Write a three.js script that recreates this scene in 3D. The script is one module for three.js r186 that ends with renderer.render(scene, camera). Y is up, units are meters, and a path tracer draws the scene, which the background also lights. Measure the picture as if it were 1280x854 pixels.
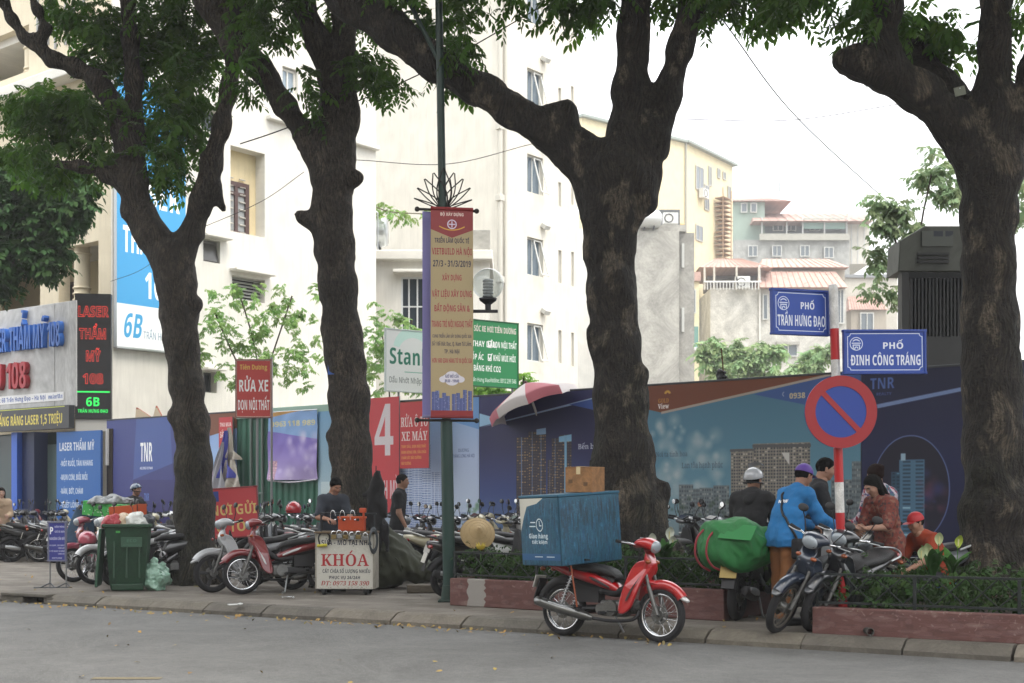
import * as THREE from 'three';
import { mergeGeometries, toCreasedNormals } from 'three/addons/utils/BufferGeometryUtils.js';
import { RoundedBoxGeometry } from 'three/addons/geometries/RoundedBoxGeometry.js';
import { ImprovedNoise } from 'three/addons/math/ImprovedNoise.js';
import { FontLoader } from 'three/addons/loaders/FontLoader.js';
import { TextGeometry } from 'three/addons/geometries/TextGeometry.js';

// ---------- camera, sky, sun, exposure ----------
const scene = new THREE.Scene();
const FOC = 1650, HY = 625, CX = 640, EYE = 1.35;            // focal length and horizon in photo pixels, eye height in metres
const camera = new THREE.PerspectiveCamera(2 * Math.atan(427 / FOC) * 180 / Math.PI, 1280 / 854, 0.5, 900);
camera.position.set(0, EYE, 0);
camera.lookAt(0, EYE, -10);
camera.setViewOffset(1280, 854, 0, 427 - HY, 1280, 854);     // shifted lens: verticals stay upright
camera.focus = 17; camera.userData.fStop = 3.2;
const renderer = new THREE.WebGLRenderer({ antialias: true });
renderer.toneMapping = THREE.LinearToneMapping;
renderer.toneMappingExposure = 2.25;
renderer.shadowMap.enabled = true;
{ // overcast sky, brighter towards the zenith
  const w = 64, h = 32, data = new Float32Array(w * h * 4);
  for (let y = 0; y < h; y++) for (let x = 0; x < w; x++) {
    const up = Math.sin(((y + 0.5) / h - 0.5) * Math.PI), L = up > 0 ? 2.0 * (1 + 2 * up) / 3 : 0.25, i = (y * w + x) * 4;
    data[i] = L * 0.985; data[i + 1] = L; data[i + 2] = L * 1.02; data[i + 3] = 1;
  }
  const t = new THREE.DataTexture(data, w, h, THREE.RGBAFormat, THREE.FloatType);
  t.mapping = THREE.EquirectangularReflectionMapping; t.magFilter = THREE.LinearFilter; t.needsUpdate = true;
  scene.background = t; scene.environment = t;
}
const sun = new THREE.DirectionalLight(0xfff3e2, 1.2);
sun.position.set(13, 34, -6); sun.target.position.set(0, 0, -20);
sun.castShadow = true; sun.shadow.radius = 45; sun.shadow.mapSize.set(2048, 2048);
Object.assign(sun.shadow.camera, { left: -40, right: 40, top: 40, bottom: -40, far: 160 });
scene.add(sun, sun.target);
scene.fog = new THREE.FogExp2(0xf2f3f5, 0.001);

// ---------- helpers ----------
const V = (x, y, z) => new THREE.Vector3(x, y, z), PI = Math.PI;
const W = (px, py, d) => V((px - CX) / FOC * d, EYE - (py - HY) / FOC * d, -d);      // photo pixel and distance to a place
const GD = (py, gy = 0) => FOC * (EYE - gy) / (py - HY);
const G = (px, py, gy = 0) => W(px, py, GD(py, gy));                                 // photo pixel to the ground
const rng = (s) => () => { s = (s + 0x6d2b79f5) | 0; let t = Math.imul(s ^ (s >>> 15), 1 | s); t = (t + Math.imul(t ^ (t >>> 7), 61 | t)) ^ t; return ((t ^ (t >>> 14)) >>> 0) / 4294967296; };
const R0 = rng(7), rr = (a, b, r = R0) => a + (b - a) * r();
const IN = new ImprovedNoise(), N3 = (x, y, z) => IN.noise(x, y, z);
const fbm = (x, y, z, o = 3) => { let s = 0, a = 0.5; for (let i = 0; i < o; i++) { s += a * N3(x, y, z); x *= 2.03; y *= 2.03; z *= 2.03; a *= 0.5; } return s; };
const sm = (a, b, x) => { x = Math.min(1, Math.max(0, (x - a) / (b - a))); return x * x * (3 - 2 * x); };
const lerp = (a, b, t) => a + (b - a) * t;

const used = {};
const numbered = (n) => { const k = used[n] = (used[n] ?? -1) + 1; return k ? n + '_' + String(k).padStart(3, '0') : n; };
const shadow = (m) => { m.castShadow = m.receiveShadow = true; return m; };
function tag(o, label, category, group, kind) { if (label) o.userData.label = label; if (category) o.userData.category = category; if (group) o.userData.group = group; if (kind) o.userData.kind = kind; return o; }
function thing(name, label, category, p = [0, 0, 0], turn = 0, group) {
  const o = new THREE.Group(); o.name = numbered(name); scene.add(o);
  if (p.isVector3) o.position.copy(p); else o.position.set(...p);
  o.rotation.y = turn; return tag(o, label, category, group);
}
function part(parent, name, geo, mat, label) {
  const m = shadow(new THREE.Mesh(Array.isArray(geo) ? merge(geo) : geo, mat)); m.name = name; if (label) m.userData.label = label; parent.add(m); return m;
}
function solo(name, geo, mat, label, category, group, kind) {
  const m = shadow(new THREE.Mesh(Array.isArray(geo) ? merge(geo) : geo, mat)); m.name = numbered(name); scene.add(m); return tag(m, label, category, group, kind);
}
function copyOf(o, label, group) {
  const c = o.clone(); c.name = numbered(o.name.replace(/_\d{3}$/, '')); scene.add(c); c.userData = { ...o.userData }; if (label) c.userData.label = label; if (group) c.userData.group = group; return c;
}
// geometry
function merge(list) {
  return mergeGeometries(list.flat(3).map((g) => { g = g.index ? g.toNonIndexed() : g; if (!g.attributes.uv) g.setAttribute('uv', new THREE.BufferAttribute(new Float32Array(g.attributes.position.count * 2), 2)); for (const k of Object.keys(g.attributes)) if (!['position', 'normal', 'uv'].includes(k)) g.deleteAttribute(k); return g; }), false);
}
const M4 = (p = [0, 0, 0], r = [0, 0, 0], s = [1, 1, 1]) => new THREE.Matrix4().compose(V(...p), new THREE.Quaternion().setFromEuler(new THREE.Euler(...r)), V(...s));
const at = (g, p, r, s) => g.applyMatrix4(M4(p, r, s));
function box(w, h, d, x = 0, y = 0, z = 0, rx = 0, ry = 0, rz = 0) { // uv in metres
  const g = new THREE.BoxGeometry(w, h, d), u = g.attributes.uv, n = g.attributes.normal;
  for (let i = 0; i < u.count; i++) { const ax = Math.abs(n.getX(i)) > 0.5, ay = Math.abs(n.getY(i)) > 0.5; u.setXY(i, u.getX(i) * (ax ? d : w), u.getY(i) * (ay ? d : h)); }
  return at(g, [x, y, z], [rx, ry, rz]);
}
const rbox = (w, h, d, r, x = 0, y = 0, z = 0, rx = 0, ry = 0, rz = 0, seg = 2) => at(new RoundedBoxGeometry(w, h, d, seg, r), [x, y, z], [rx, ry, rz]);
function cyl(a, b, r1, r2 = r1, n = 10, open = false) {
  const A = V(...a), B = V(...b), d = B.clone().sub(A), L = d.length(), g = new THREE.CylinderGeometry(r2, r1, L, n, 1, open);
  const u = g.attributes.uv; for (let i = 0; i < u.count; i++) u.setXY(i, u.getX(i) * 2 * PI * r1, u.getY(i) * L);
  g.applyQuaternion(new THREE.Quaternion().setFromUnitVectors(V(0, 1, 0), d.normalize())); g.translate((A.x + B.x) / 2, (A.y + B.y) / 2, (A.z + B.z) / 2); return g;
}
const pipe = (pts, r, n = 7, seg) => new THREE.TubeGeometry(new THREE.CatmullRomCurve3(pts.map((p) => p.isVector3 ? p : V(...p)), false, 'centripetal'), seg ?? pts.length * 5, r, n);
const ball = (r, x = 0, y = 0, z = 0, sx = 1, sy = 1, sz = 1, n = 14) => at(new THREE.SphereGeometry(r, n, Math.max(6, Math.round(n * 0.7))), [x, y, z], [0, 0, 0], [sx, sy, sz]);
const torus = (R, r, n = 24, m = 8, arc = 2 * PI) => new THREE.TorusGeometry(R, r, m, n, arc);
const lathe = (pts, n = 24) => new THREE.LatheGeometry(pts.map((p) => new THREE.Vector2(...p)), n);
function ext(pts, depth, bev = 0, holes = []) {
  const s = new THREE.Shape(pts.map((p) => new THREE.Vector2(...p))); for (const h of holes) s.holes.push(new THREE.Path(h.map((p) => new THREE.Vector2(...p))));
  return new THREE.ExtrudeGeometry(s, { depth, bevelEnabled: bev > 0, bevelSize: bev, bevelThickness: bev, bevelSegments: 2, curveSegments: 10 });
}
const curvy = (pts, n = 40, closed = true) => new THREE.SplineCurve((closed ? [...pts, pts[0]] : pts).map((p) => new THREE.Vector2(...p))).getPoints(n).slice(0, closed ? -1 : undefined).map((p) => [p.x, p.y]);
// loft along stations [x, y, halfWidth(z), halfHeight, angle] with a superelliptic section; angle tilts the section in the xy plane
function loft(st, n = 16, pw = 2.4, seg = 4, zc = 0) {
  const cs = [0, 1, 2, 3, 4].map((k) => new THREE.CatmullRomCurve3(st.map((s, i) => V(i, s[k] ?? 0, 0)), false, 'catmullrom', 0.5)), rows = (st.length - 1) * seg + 1, P = [], I = [], U = [];
  const val = (k, t) => cs[k].getPoint(t).y;
  for (let i = 0; i < rows; i++) {
    const t = i / (rows - 1), x = val(0, t), y = val(1, t), w = Math.max(0.002, val(2, t)), h = Math.max(0.002, val(3, t)), a = val(4, t);
    for (let j = 0; j < n; j++) {
      const q = j / n * 2 * PI, c = Math.cos(q), s = Math.sin(q), cz = Math.sign(c) * Math.abs(c) ** (2 / pw) * w, cy = Math.sign(s) * Math.abs(s) ** (2 / pw) * h;
      P.push(x - Math.sin(a) * cy, y + Math.cos(a) * cy, cz + zc); U.push(j / n * (w + h) * 3, t * rows * 0.05);
    }
  }
  for (let i = 0; i < rows - 1; i++) for (let j = 0; j < n; j++) { const a = i * n + j, b = i * n + (j + 1) % n; I.push(a, b, a + n, b, b + n, a + n); }
  for (const [e, f] of [[0, 0], [rows - 1, 1]]) { const c = P.length / 3; let x = 0, y = 0, z = 0; for (let j = 0; j < n; j++) { x += P[(e * n + j) * 3]; y += P[(e * n + j) * 3 + 1]; z += P[(e * n + j) * 3 + 2]; } P.push(x / n, y / n, z / n); U.push(0, 0); for (let j = 0; j < n; j++) { const a = e * n + j, b = e * n + (j + 1) % n; f ? I.push(a, b, c) : I.push(b, a, c); } }
  const g = new THREE.BufferGeometry(); g.setAttribute('position', new THREE.Float32BufferAttribute(P, 3)); g.setAttribute('uv', new THREE.Float32BufferAttribute(U, 2)); g.setIndex(I); g.computeVertexNormals();
  return g;
}
// signed-distance solids meshed by surface nets
const smin = (a, b, k) => { const h = Math.max(k - Math.abs(a - b), 0) / k; return Math.min(a, b) - h * h * k * 0.25; };
function capsule(p, b) { // b = {a, b, r1, r2}
  const ax = b.a.x, ay = b.a.y, az = b.a.z, dx = b.b.x - ax, dy = b.b.y - ay, dz = b.b.z - az;
  let t = ((p[0] - ax) * dx + (p[1] - ay) * dy + (p[2] - az) * dz) / (dx * dx + dy * dy + dz * dz + 1e-9); t = t < 0 ? 0 : t > 1 ? 1 : t;
  const x = p[0] - ax - dx * t, y = p[1] - ay - dy * t, z = (p[2] - az - dz * t) * (b.fz ?? 1);
  return Math.sqrt(x * x + y * y + z * z) - (b.r1 + (b.r2 - b.r1) * t);
}
function nets(f, lo, hi, cell, color) {
  const nx = Math.ceil((hi[0] - lo[0]) / cell) + 1, ny = Math.ceil((hi[1] - lo[1]) / cell) + 1, nz = Math.ceil((hi[2] - lo[2]) / cell) + 1, D = new Float32Array(nx * ny * nz), p = [0, 0, 0];
  const B = 4; // coarse blocks far from the surface are skipped
  for (let bz = 0; bz < nz; bz += B) for (let by = 0; by < ny; by += B) for (let bx = 0; bx < nx; bx += B) {
    p[0] = lo[0] + (bx + B / 2) * cell; p[1] = lo[1] + (by + B / 2) * cell; p[2] = lo[2] + (bz + B / 2) * cell;
    const c = f(p), far = Math.abs(c) > cell * B * 1.5 + 0.05 * cell * B;
    for (let z = bz; z < Math.min(nz, bz + B); z++) for (let y = by; y < Math.min(ny, by + B); y++) for (let x = bx; x < Math.min(nx, bx + B); x++) {
      if (!far) { p[0] = lo[0] + x * cell; p[1] = lo[1] + y * cell; p[2] = lo[2] + z * cell; }
      D[(z * ny + y) * nx + x] = far ? c : f(p);
    }
  }
  const id = new Int32Array(nx * ny * nz).fill(-1), P = [], I = [], o = [1, nx, nx * ny];
  for (let z = 0; z < nz - 1; z++) for (let y = 0; y < ny - 1; y++) for (let x = 0; x < nx - 1; x++) {
    const b = (z * ny + y) * nx + x; let m = 0, sx = 0, sy = 0, sz = 0, n = 0;
    for (let c = 0; c < 8; c++) if (D[b + (c & 1) + (c >> 1 & 1) * nx + (c >> 2) * o[2]] < 0) m |= 1 << c;
    if (m === 0 || m === 255) continue;
    for (let c = 0; c < 8; c++) for (let e = 1; e < 8; e <<= 1) if (!(c & e)) {
      const c2 = c | e; if ((m >> c & 1) === (m >> c2 & 1)) continue;
      const d1 = D[b + (c & 1) + (c >> 1 & 1) * nx + (c >> 2) * o[2]], d2 = D[b + (c2 & 1) + (c2 >> 1 & 1) * nx + (c2 >> 2) * o[2]], t = d1 / (d1 - d2);
      sx += (c & 1) + (e === 1 ? t : 0); sy += (c >> 1 & 1) + (e === 2 ? t : 0); sz += (c >> 2) + (e === 4 ? t : 0); n++;
    }
    id[b] = P.length / 3; P.push(lo[0] + (x + sx / n) * cell, lo[1] + (y + sy / n) * cell, lo[2] + (z + sz / n) * cell);
  }
  for (let z = 1; z < nz - 1; z++) for (let y = 1; y < ny - 1; y++) for (let x = 1; x < nx - 1; x++) {
    const b = (z * ny + y) * nx + x, s = D[b] < 0;
    for (let a = 0; a < 3; a++) {
      if ((D[b + o[a]] < 0) === s) continue;
      const u = o[(a + 1) % 3], v = o[(a + 2) % 3], q = [id[b - u - v], id[b - v], id[b], id[b - u]];
      if (q.some((k) => k < 0)) continue;
      s ? I.push(q[0], q[1], q[2], q[0], q[2], q[3]) : I.push(q[0], q[2], q[1], q[0], q[3], q[2]);
    }
  }
  const g = new THREE.BufferGeometry(); g.setAttribute('position', new THREE.Float32BufferAttribute(P, 3)); g.setIndex(I); g.computeVertexNormals();
  const n = g.attributes.normal, U = [], C = [];
  for (let i = 0; i < P.length; i += 3) { const ax = Math.abs(n.array[i]), az = Math.abs(n.array[i + 2]); U.push(ax > az ? P[i + 2] : P[i], P[i + 1]); if (color) C.push(...color(P[i], P[i + 1], P[i + 2], n.array[i], n.array[i + 1], n.array[i + 2])); }
  g.setAttribute('uv', new THREE.Float32BufferAttribute(U, 2)); if (color) g.setAttribute('color', new THREE.Float32BufferAttribute(C, 3));
  return g;
}
// textures
function canvas(w, h, draw) { const c = document.createElement('canvas'); c.width = w; c.height = h; const x = c.getContext('2d'); draw(x, w, h); return c; }
function ctex(w, h, draw, srgb = true) { const t = new THREE.CanvasTexture(canvas(w, h, draw)); if (srgb) t.colorSpace = THREE.SRGBColorSpace; t.magFilter = THREE.LinearFilter; t.wrapS = t.wrapT = THREE.RepeatWrapping; return t; }
function ntex(n, f, srgb = true) { // f(u, v) in 0..1 gives [r, g, b] in 0..255; u and v wrap
  const d = new Uint8Array(n * n * 4); for (let y = 0; y < n; y++) for (let x = 0; x < n; x++) { const c = f(x / n, y / n), i = (y * n + x) * 4, cl = (v) => v < 0 ? 0 : v > 255 ? 255 : v; d[i] = cl(c[0]); d[i + 1] = cl(c[1]); d[i + 2] = cl(c[2]); d[i + 3] = 255; }
  const t = new THREE.DataTexture(d, n, n); if (srgb) t.colorSpace = THREE.SRGBColorSpace; t.magFilter = THREE.LinearFilter; t.wrapS = t.wrapT = THREE.RepeatWrapping; t.needsUpdate = true; return t;
}
const wrapN = (u, v, f, s = 0) => { const a = u * 2 * PI, b = v * 2 * PI, k = f / 2 / PI; return fbm(Math.cos(a) * k + s, Math.sin(a) * k + Math.cos(b) * k, Math.sin(b) * k - s, 4); };
const rep = (t, u, v = u) => { t = t.clone(); t.repeat.set(u, v); t.needsUpdate = true; return t; };
// Vietnamese lettering: base letters from the font, tone and vowel marks as strokes
function vtext(x, str, px, py, size, o = {}) {
  const { font = 'sans-serif', weight = 'bold', color = '#fff', align = 'center', fit, sx = 1, italic = '', outline } = o;
  x.save(); x.font = italic + ' ' + weight + ' ' + size + 'px ' + font; x.textBaseline = 'alphabetic'; x.textAlign = 'left';
  const cl = []; for (const ch of str.normalize('NFD')) { const k = ch.codePointAt(0); if (k >= 0x300 && k < 0x340) cl[cl.length - 1].m.push(k); else cl.push({ c: ch, m: [] }); }
  let w = 0; for (const c of cl) { c.x = w; c.w = x.measureText(c.c).width; w += c.w; }
  const k = fit ? fit / w : sx; x.translate(px - (align === 'center' ? w * k / 2 : align === 'right' ? w * k : 0), py); x.scale(k, 1);
  x.fillStyle = x.strokeStyle = color; x.lineWidth = size * 0.075; x.lineCap = 'round';
  for (const c of cl) {
    const draw = (fill) => { fill ? x.fillText(c.c, c.x, 0) : x.strokeText(c.c, c.x, 0); };
    if (outline) { x.save(); x.lineWidth = size * 0.042; x.strokeStyle = outline; draw(0); x.restore(); } else draw(1);
    const low = c.c !== c.c.toUpperCase(), top = -size * (low ? 0.58 : 0.76), cx = c.x + c.w / 2, s = size * 0.14; let up = top - s * 0.6, hat = false;
    if (outline) { x.strokeStyle = outline; }
    for (const m of c.m) {
      x.beginPath(); const hx = hat ? cx + s * 1.1 : cx, hy = hat ? up - s * 0.7 : up;
      if (m === 0x302) { x.moveTo(cx - s, up + s * 0.4); x.lineTo(cx, up - s * 0.4); x.lineTo(cx + s, up + s * 0.4); hat = true; }
      else if (m === 0x306) { x.arc(cx, up - s * 0.3, s * 0.8, 0.2, PI - 0.2); hat = true; }
      else if (m === 0x301) { x.moveTo(hx - s * 0.4, hy + s * 0.5); x.lineTo(hx + s * 0.5, hy - s * 0.5); }
      else if (m === 0x300) { x.moveTo(hx - s * 0.5, hy - s * 0.5); x.lineTo(hx + s * 0.4, hy + s * 0.5); }
      else if (m === 0x309) { x.arc(hx, hy - s * 0.3, s * 0.5, PI, PI * 2.4); x.lineTo(hx, hy + s * 0.6); }
      else if (m === 0x303) { x.moveTo(cx - s, up + s * 0.3); x.quadraticCurveTo(cx - s * 0.4, up - s * 0.8, cx, up); x.quadraticCurveTo(cx + s * 0.4, up + s * 0.8, cx + s, up - s * 0.3); }
      else if (m === 0x323) { x.arc(cx, size * 0.14, size * 0.03, 0, 7); }
      else if (m === 0x31b) { const rx = c.x + c.w * 0.9; x.moveTo(rx, top + size * 0.06); x.quadraticCurveTo(rx + size * 0.1, top + size * 0.04, rx + size * 0.09, top - size * 0.09); }
      x.stroke();
    }
  }
  x.restore();
}
// materials
const mats = {};
function mat(hex, rough = 0.6, o = {}) { const k = hex + '|' + rough + '|' + JSON.stringify(o, (a, v) => v?.isTexture ? v.uuid : v); return mats[k] ??= new THREE.MeshPhysicalMaterial({ color: hex, roughness: rough, ...o }); }
const spots = ntex(256, (u, v) => { const n = wrapN(u, v, 6) * 0.6 + wrapN(u, v, 40, 3) * 0.4, k = 232 + n * 110; return [k, k, k * 0.99]; });          // faint unevenness
const grain = ntex(256, (u, v) => { const k = 128 + wrapN(u, v, 60) * 260; return [k, k, k]; }, false);
const grime = ntex(512, (u, v) => { const a = wrapN(u, v, 3, 1), b = wrapN(u, v, 16, 2), c = Math.abs(wrapN(u, v * 0.999, 30, 5)); let k = 228 + a * 46 + b * 34; const st = wrapN(u, v, 9, 9); if (st > 0.16) k -= (st - 0.16) * 160; k -= c * 16; return [k, k * 0.985, k * 0.955]; });
const streaks = ntex(512, (u, v) => { const a = u * 2 * PI; const n = fbm(Math.cos(a) * 9 + 3, Math.sin(a) * 9, v < 0.5 ? v * 4 : (1 - v) * 4, 4), b = wrapN(u, v, 5, 4); const k = 242 + n * 14 + b * 18; return [k, k * 0.985, k * 0.95]; });
const steel = mat(0xb8bbbd, 0.3, { metalness: 0.9 }), chrome = mat(0xd8dadd, 0.14, { metalness: 1 }), black = mat(0x16161a, 0.5), rubber = mat(0x17171a, 0.85, { bumpMap: rep(grain, 8), bumpScale: 0.001 }), darkIron = mat(0x23262a, 0.6, { metalness: 0.4 }), glassDark = mat(0x1a2128, 0.08, { specularIntensity: 1 });
const wallMat = (hex, r = 0.28, t = streaks) => mat(hex, 0.9, { map: rep(t, r), bumpMap: rep(grain, 3), bumpScale: 0.002 });
// plane standing along a line on plan: pixel to (run, height) on it
function plane(A, u) { // A, u: [x, z]
  const L = Math.hypot(...u), ux = u[0] / L, uz = u[1] / L, nx = -uz, nz = ux;
  const turn = Math.atan2(-uz, ux);
  const hit = (px, off = 0) => { const rx = (px - CX) / FOC, ax = A[0] + nx * off, az = A[1] + nz * off; return (ax * nx + az * nz) / (rx * nx - nz); };
  const run = (px) => { const d = hit(px), rx = (px - CX) / FOC; return (rx * d - A[0]) * ux + (-d - A[1]) * uz; };
  const up = (px, py) => EYE - (py - HY) / FOC * hit(px);
  const pos = (s, y = 0, off = 0) => V(A[0] + ux * s + nx * off, y, A[1] + uz * s + nz * off);
  return { A, turn, hit, run, up, pos, at: (px, py) => [run(px), up(px, py)], ground: (px, off = 0) => { const d = hit(px, off); return V((px - CX) / FOC * d, 0, -d); } };
}

// ---------- ground, road, kerb, pavement ----------
const ROAD = -0.13;
const kerbLine = plane([-7.45, -19.2], [12.1, 7.2]);
const asphaltTex = ntex(1024, (u, v) => { const f = wrapN(u, v, 220, 2), m = wrapN(u, v, 50, 5), c = wrapN(u, v, 4, 7), d = wrapN(u, v, 11, 1); let k = 89 + f * 24 + m * 14 + c * 13 + d * 12; return [k, k * 1.0, k * 0.985]; });
const asphaltBump = ntex(512, (u, v) => { const k = 128 + wrapN(u, v, 130, 2) * 240; return [k, k, k]; }, false);
const roadMat = mat(0xffffff, 0.82, { map: rep(asphaltTex, 1 / 3.7), bumpMap: rep(asphaltBump, 1 / 1.3), bumpScale: 0.006 });
function sheet(w, d, turn, p, seg = 1) { const g = new THREE.PlaneGeometry(w, d, seg, seg); const u = g.attributes.uv; for (let i = 0; i < u.count; i++) u.setXY(i, u.getX(i) * w, u.getY(i) * d); g.rotateX(-PI / 2); g.rotateY(turn); g.translate(...p); return g; }
solo('ground', sheet(1400, 1400, 0, [0, ROAD - 0.02, -300]), mat(0x8a867c, 0.95, { map: rep(spots, 0.2) }), null, null, null, 'structure');
{ const c = kerbLine.pos(7, ROAD, 15); solo('road', sheet(140, 30.4, kerbLine.turn, [c.x, ROAD, c.z]), roadMat, null, null, null, 'structure'); }
{ // pavement: slab with fine paving joints
  const pavTex = ctex(1024, 1024, (x, w) => {
    const r = rng(5), n = 8, c = w / n; x.fillStyle = '#5c564d'; x.fillRect(0, 0, w, w);
    for (let i = 0; i < n; i++) for (let j = 0; j < n; j++) { const k = 86 + r() * 24; x.fillStyle = `rgb(${k + 6},${k},${k - 8})`; x.fillRect(i * c + 2, j * c + 2, c - 4, c - 4); }
    for (let i = 0; i < 26000; i++) { const k = r(); x.fillStyle = k < 0.5 ? 'rgba(60,54,46,.16)' : 'rgba(190,184,170,.14)'; x.fillRect(r() * w, r() * w, 1 + r() * 4, 1 + r() * 3); }
    for (let i = 0; i < 130; i++) { x.fillStyle = 'rgba(52,46,40,' + 0.05 * (1 + r()) + ')'; x.beginPath(); x.ellipse(r() * w, r() * w, 8 + r() * 50, 6 + r() * 30, r() * 6, 0, 7); x.fill(); }
  });
  const c = kerbLine.pos(14, -0.1, -0.30 - 24), pm = mat(0xffffff, 0.92, { map: rep(pavTex, 1 / 2.8), bumpMap: rep(asphaltBump, 1.2), bumpScale: 0.004 });
  const g = box(100, 0.2, 48); g.rotateY(kerbLine.turn); g.translate(c.x, -0.1, c.z);
  solo('pavement', g, pm, null, null, null, 'structure');
}
{ // kerb of single stones with a sloped face
  const k = new THREE.Group(); k.name = 'kerb'; k.userData.kind = 'structure'; scene.add(k); k.position.copy(kerbLine.pos(0)); k.rotation.y = kerbLine.turn;
  const tones = [0x6f695f, 0x67625a, 0x756e64, 0x605b54].map((h) => mat(h, 0.9, { map: rep(spots, 0.9), bumpMap: rep(asphaltBump, 2), bumpScale: 0.005 }));
  const prof = [[0.31, -0.14], [0.31, 0.004], [0.20, 0.004], [0.13, -0.012], [0.005, -0.085], [0, -0.14]];
  const stones = [0, 1, 2].map((i) => { const g = ext(prof, 0.985 - i * 0.012, 0.004); g.rotateY(PI / 2); return g; });
  const d0 = kerbLine.run(25), d1 = kerbLine.run(57);
  for (let i = 0; i < 36; i++) { const s = -13 + i; if (s + 1 > d0 && s < d1) continue; const m = part(k, 'kerb_stone', stones[i % 3], tones[(i * 7 + (i >> 1)) % 4]); m.position.set(s, rr(-0.004, 0.003), rr(-0.006, 0.004)); m.scale.x = 1; m.name = 'kerb_stone'; }
  const s0 = Math.floor(d0 + 13) - 13, s1 = Math.ceil(d1 + 13) - 13, w = s1 - s0;      // the drain inlet under a lintel
  part(k, 'drain_lintel', [rbox(w - 0.02, 0.045, 0.31, 0.012, (s0 + s1) / 2, -0.016, -0.155), rbox((d0 - s0) + 0.06, 0.1, 0.28, 0.01, (s0 + d0) / 2, -0.088, -0.16), rbox(Math.max(0.1, s1 - d1) + 0.06, 0.1, 0.28, 0.01, (s1 + d1) / 2, -0.088, -0.16)], tones[1]);
  part(k, 'drain_shade', box(d1 - d0 + 0.1, 0.1, 0.02, (d0 + d1) / 2, -0.09, -0.29), mat(0x14120f, 0.95));  // panel painted near-black as the shade inside the inlet
}
// ---------- hoarding ----------
const FH = 3.3, hoard = plane([-9.85, -32.5], [16.4, 13.2]);
const ribBump = ctex(256, 8, (x, w, h) => { const g = x.createLinearGradient(0, 0, w, 0); for (let i = 0; i <= 16; i++) g.addColorStop(i / 16, i % 4 === 0 ? '#666' : '#888'); x.fillStyle = g; x.fillRect(0, 0, w, h); }, false);
const printMat = (t, rough = 0.5) => new THREE.MeshPhysicalMaterial({ map: t, roughness: rough, bumpMap: null });
function printed(w, h, k, draw) { const t = ctex(Math.min(2048, Math.round(w * k)), Math.round(h * k), draw); t.wrapS = t.wrapT = THREE.ClampToEdgeWrapping; return t; }
function faced(w, h, d, x = 0, y = 0, z = 0) { return [at(new THREE.PlaneGeometry(w, h), [x, y, z + d / 2 + 0.003]), box(w, h, d, x, y, z)]; } // print face, body
function hoardingPanel(label, a, b, draw, k = 150, top = FH) {
  const s0 = hoard.run(a), s1 = hoard.run(b), w = s1 - s0 - 0.012, o = thing('hoarding_panel', label, 'hoarding', hoard.pos((s0 + s1) / 2), hoard.turn, 'printed hoarding panels');
  const t = printed(w, top, k, (x, cw, ch) => { const q = (px, py) => [(hoard.run(px) - s0) * cw / w, (top - hoard.up(px, py)) * ch / top]; q.s = (px) => hoard.hit(px) / FOC * ch / top; draw(x, q, cw, ch); });
  // the vinyl is stretched over shallow ribs
  const n = Math.max(8, Math.round(w / 0.06)), g = new THREE.PlaneGeometry(w, top, n, 10), p = g.attributes.position;
  for (let i = 0; i < p.count; i++) { const X = p.getX(i), Y = p.getY(i); p.setZ(i, 0.045 + 0.004 * Math.cos(X * 2 * PI / 0.24) ** 6 + 0.012 * fbm(X * 1.3 + a, Y * 1.1, 2)); }
  g.computeVertexNormals(); g.translate(0, top / 2, 0);
  part(o, 'printed_vinyl', g, printMat(t));
  part(o, 'back_board', box(w, top - 0.01, 0.03, 0, top / 2, 0), mat(0x6a6d6e, 0.7));
  part(o, 'top_rail', rbox(w, 0.035, 0.07, 0.008, 0, top + 0.018, 0.02), mat(0x4a4c50, 0.5, { metalness: 0.5 }));
  for (const f of [-0.35, 0.35]) part(o, 'support_post', cyl([w * f, 0, -0.06], [w * f, top - 0.03, -0.06], 0.03), steel);
  return o;
}
const poly = (x, pts, fill) => { x.fillStyle = fill; x.beginPath(); pts.forEach((p, i) => i ? x.lineTo(...p) : x.moveTo(...p)); x.closePath(); x.fill(); };
const vgrad = (x, h, stops) => { const g = x.createLinearGradient(0, 0, 0, h); stops.forEach(([t, c]) => g.addColorStop(t, c)); return g; };
function printTower(x, x0, y0, x1, y1, c, floors, cols, lit) { // a printed picture of a tower block
  x.fillStyle = c[0]; x.fillRect(x0, y0, x1 - x0, y1 - y0); const w = (x1 - x0) / cols, h = (y1 - y0) / floors, r = rng(Math.round(x0 * 3 + y0));
  for (let i = 0; i < cols; i++) { if (i % 3 === 2) { x.fillStyle = c[2]; x.fillRect(x0 + i * w, y0, w * 0.35, y1 - y0); } for (let j = 0; j < floors; j++) { x.fillStyle = r() < lit ? c[3] : c[1]; x.fillRect(x0 + (i + 0.3) * w, y0 + (j + 0.35) * h, w * 0.6, h * 0.45); } }
}
const clouds = (x, n, seed, box_, col) => { const r = rng(seed); for (let i = 0; i < n; i++) { const px = lerp(box_[0], box_[2], r()), py = lerp(box_[1], box_[3], r()), s = (box_[3] - box_[1]) * (0.05 + 0.14 * r()); const g = x.createRadialGradient(px, py, 0, px, py, s); g.addColorStop(0, col); g.addColorStop(1, col.replace(/[\d.]+\)$/, '0)')); x.fillStyle = g; x.fillRect(px - s, py - s, 2 * s, 2 * s); } };
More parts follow.
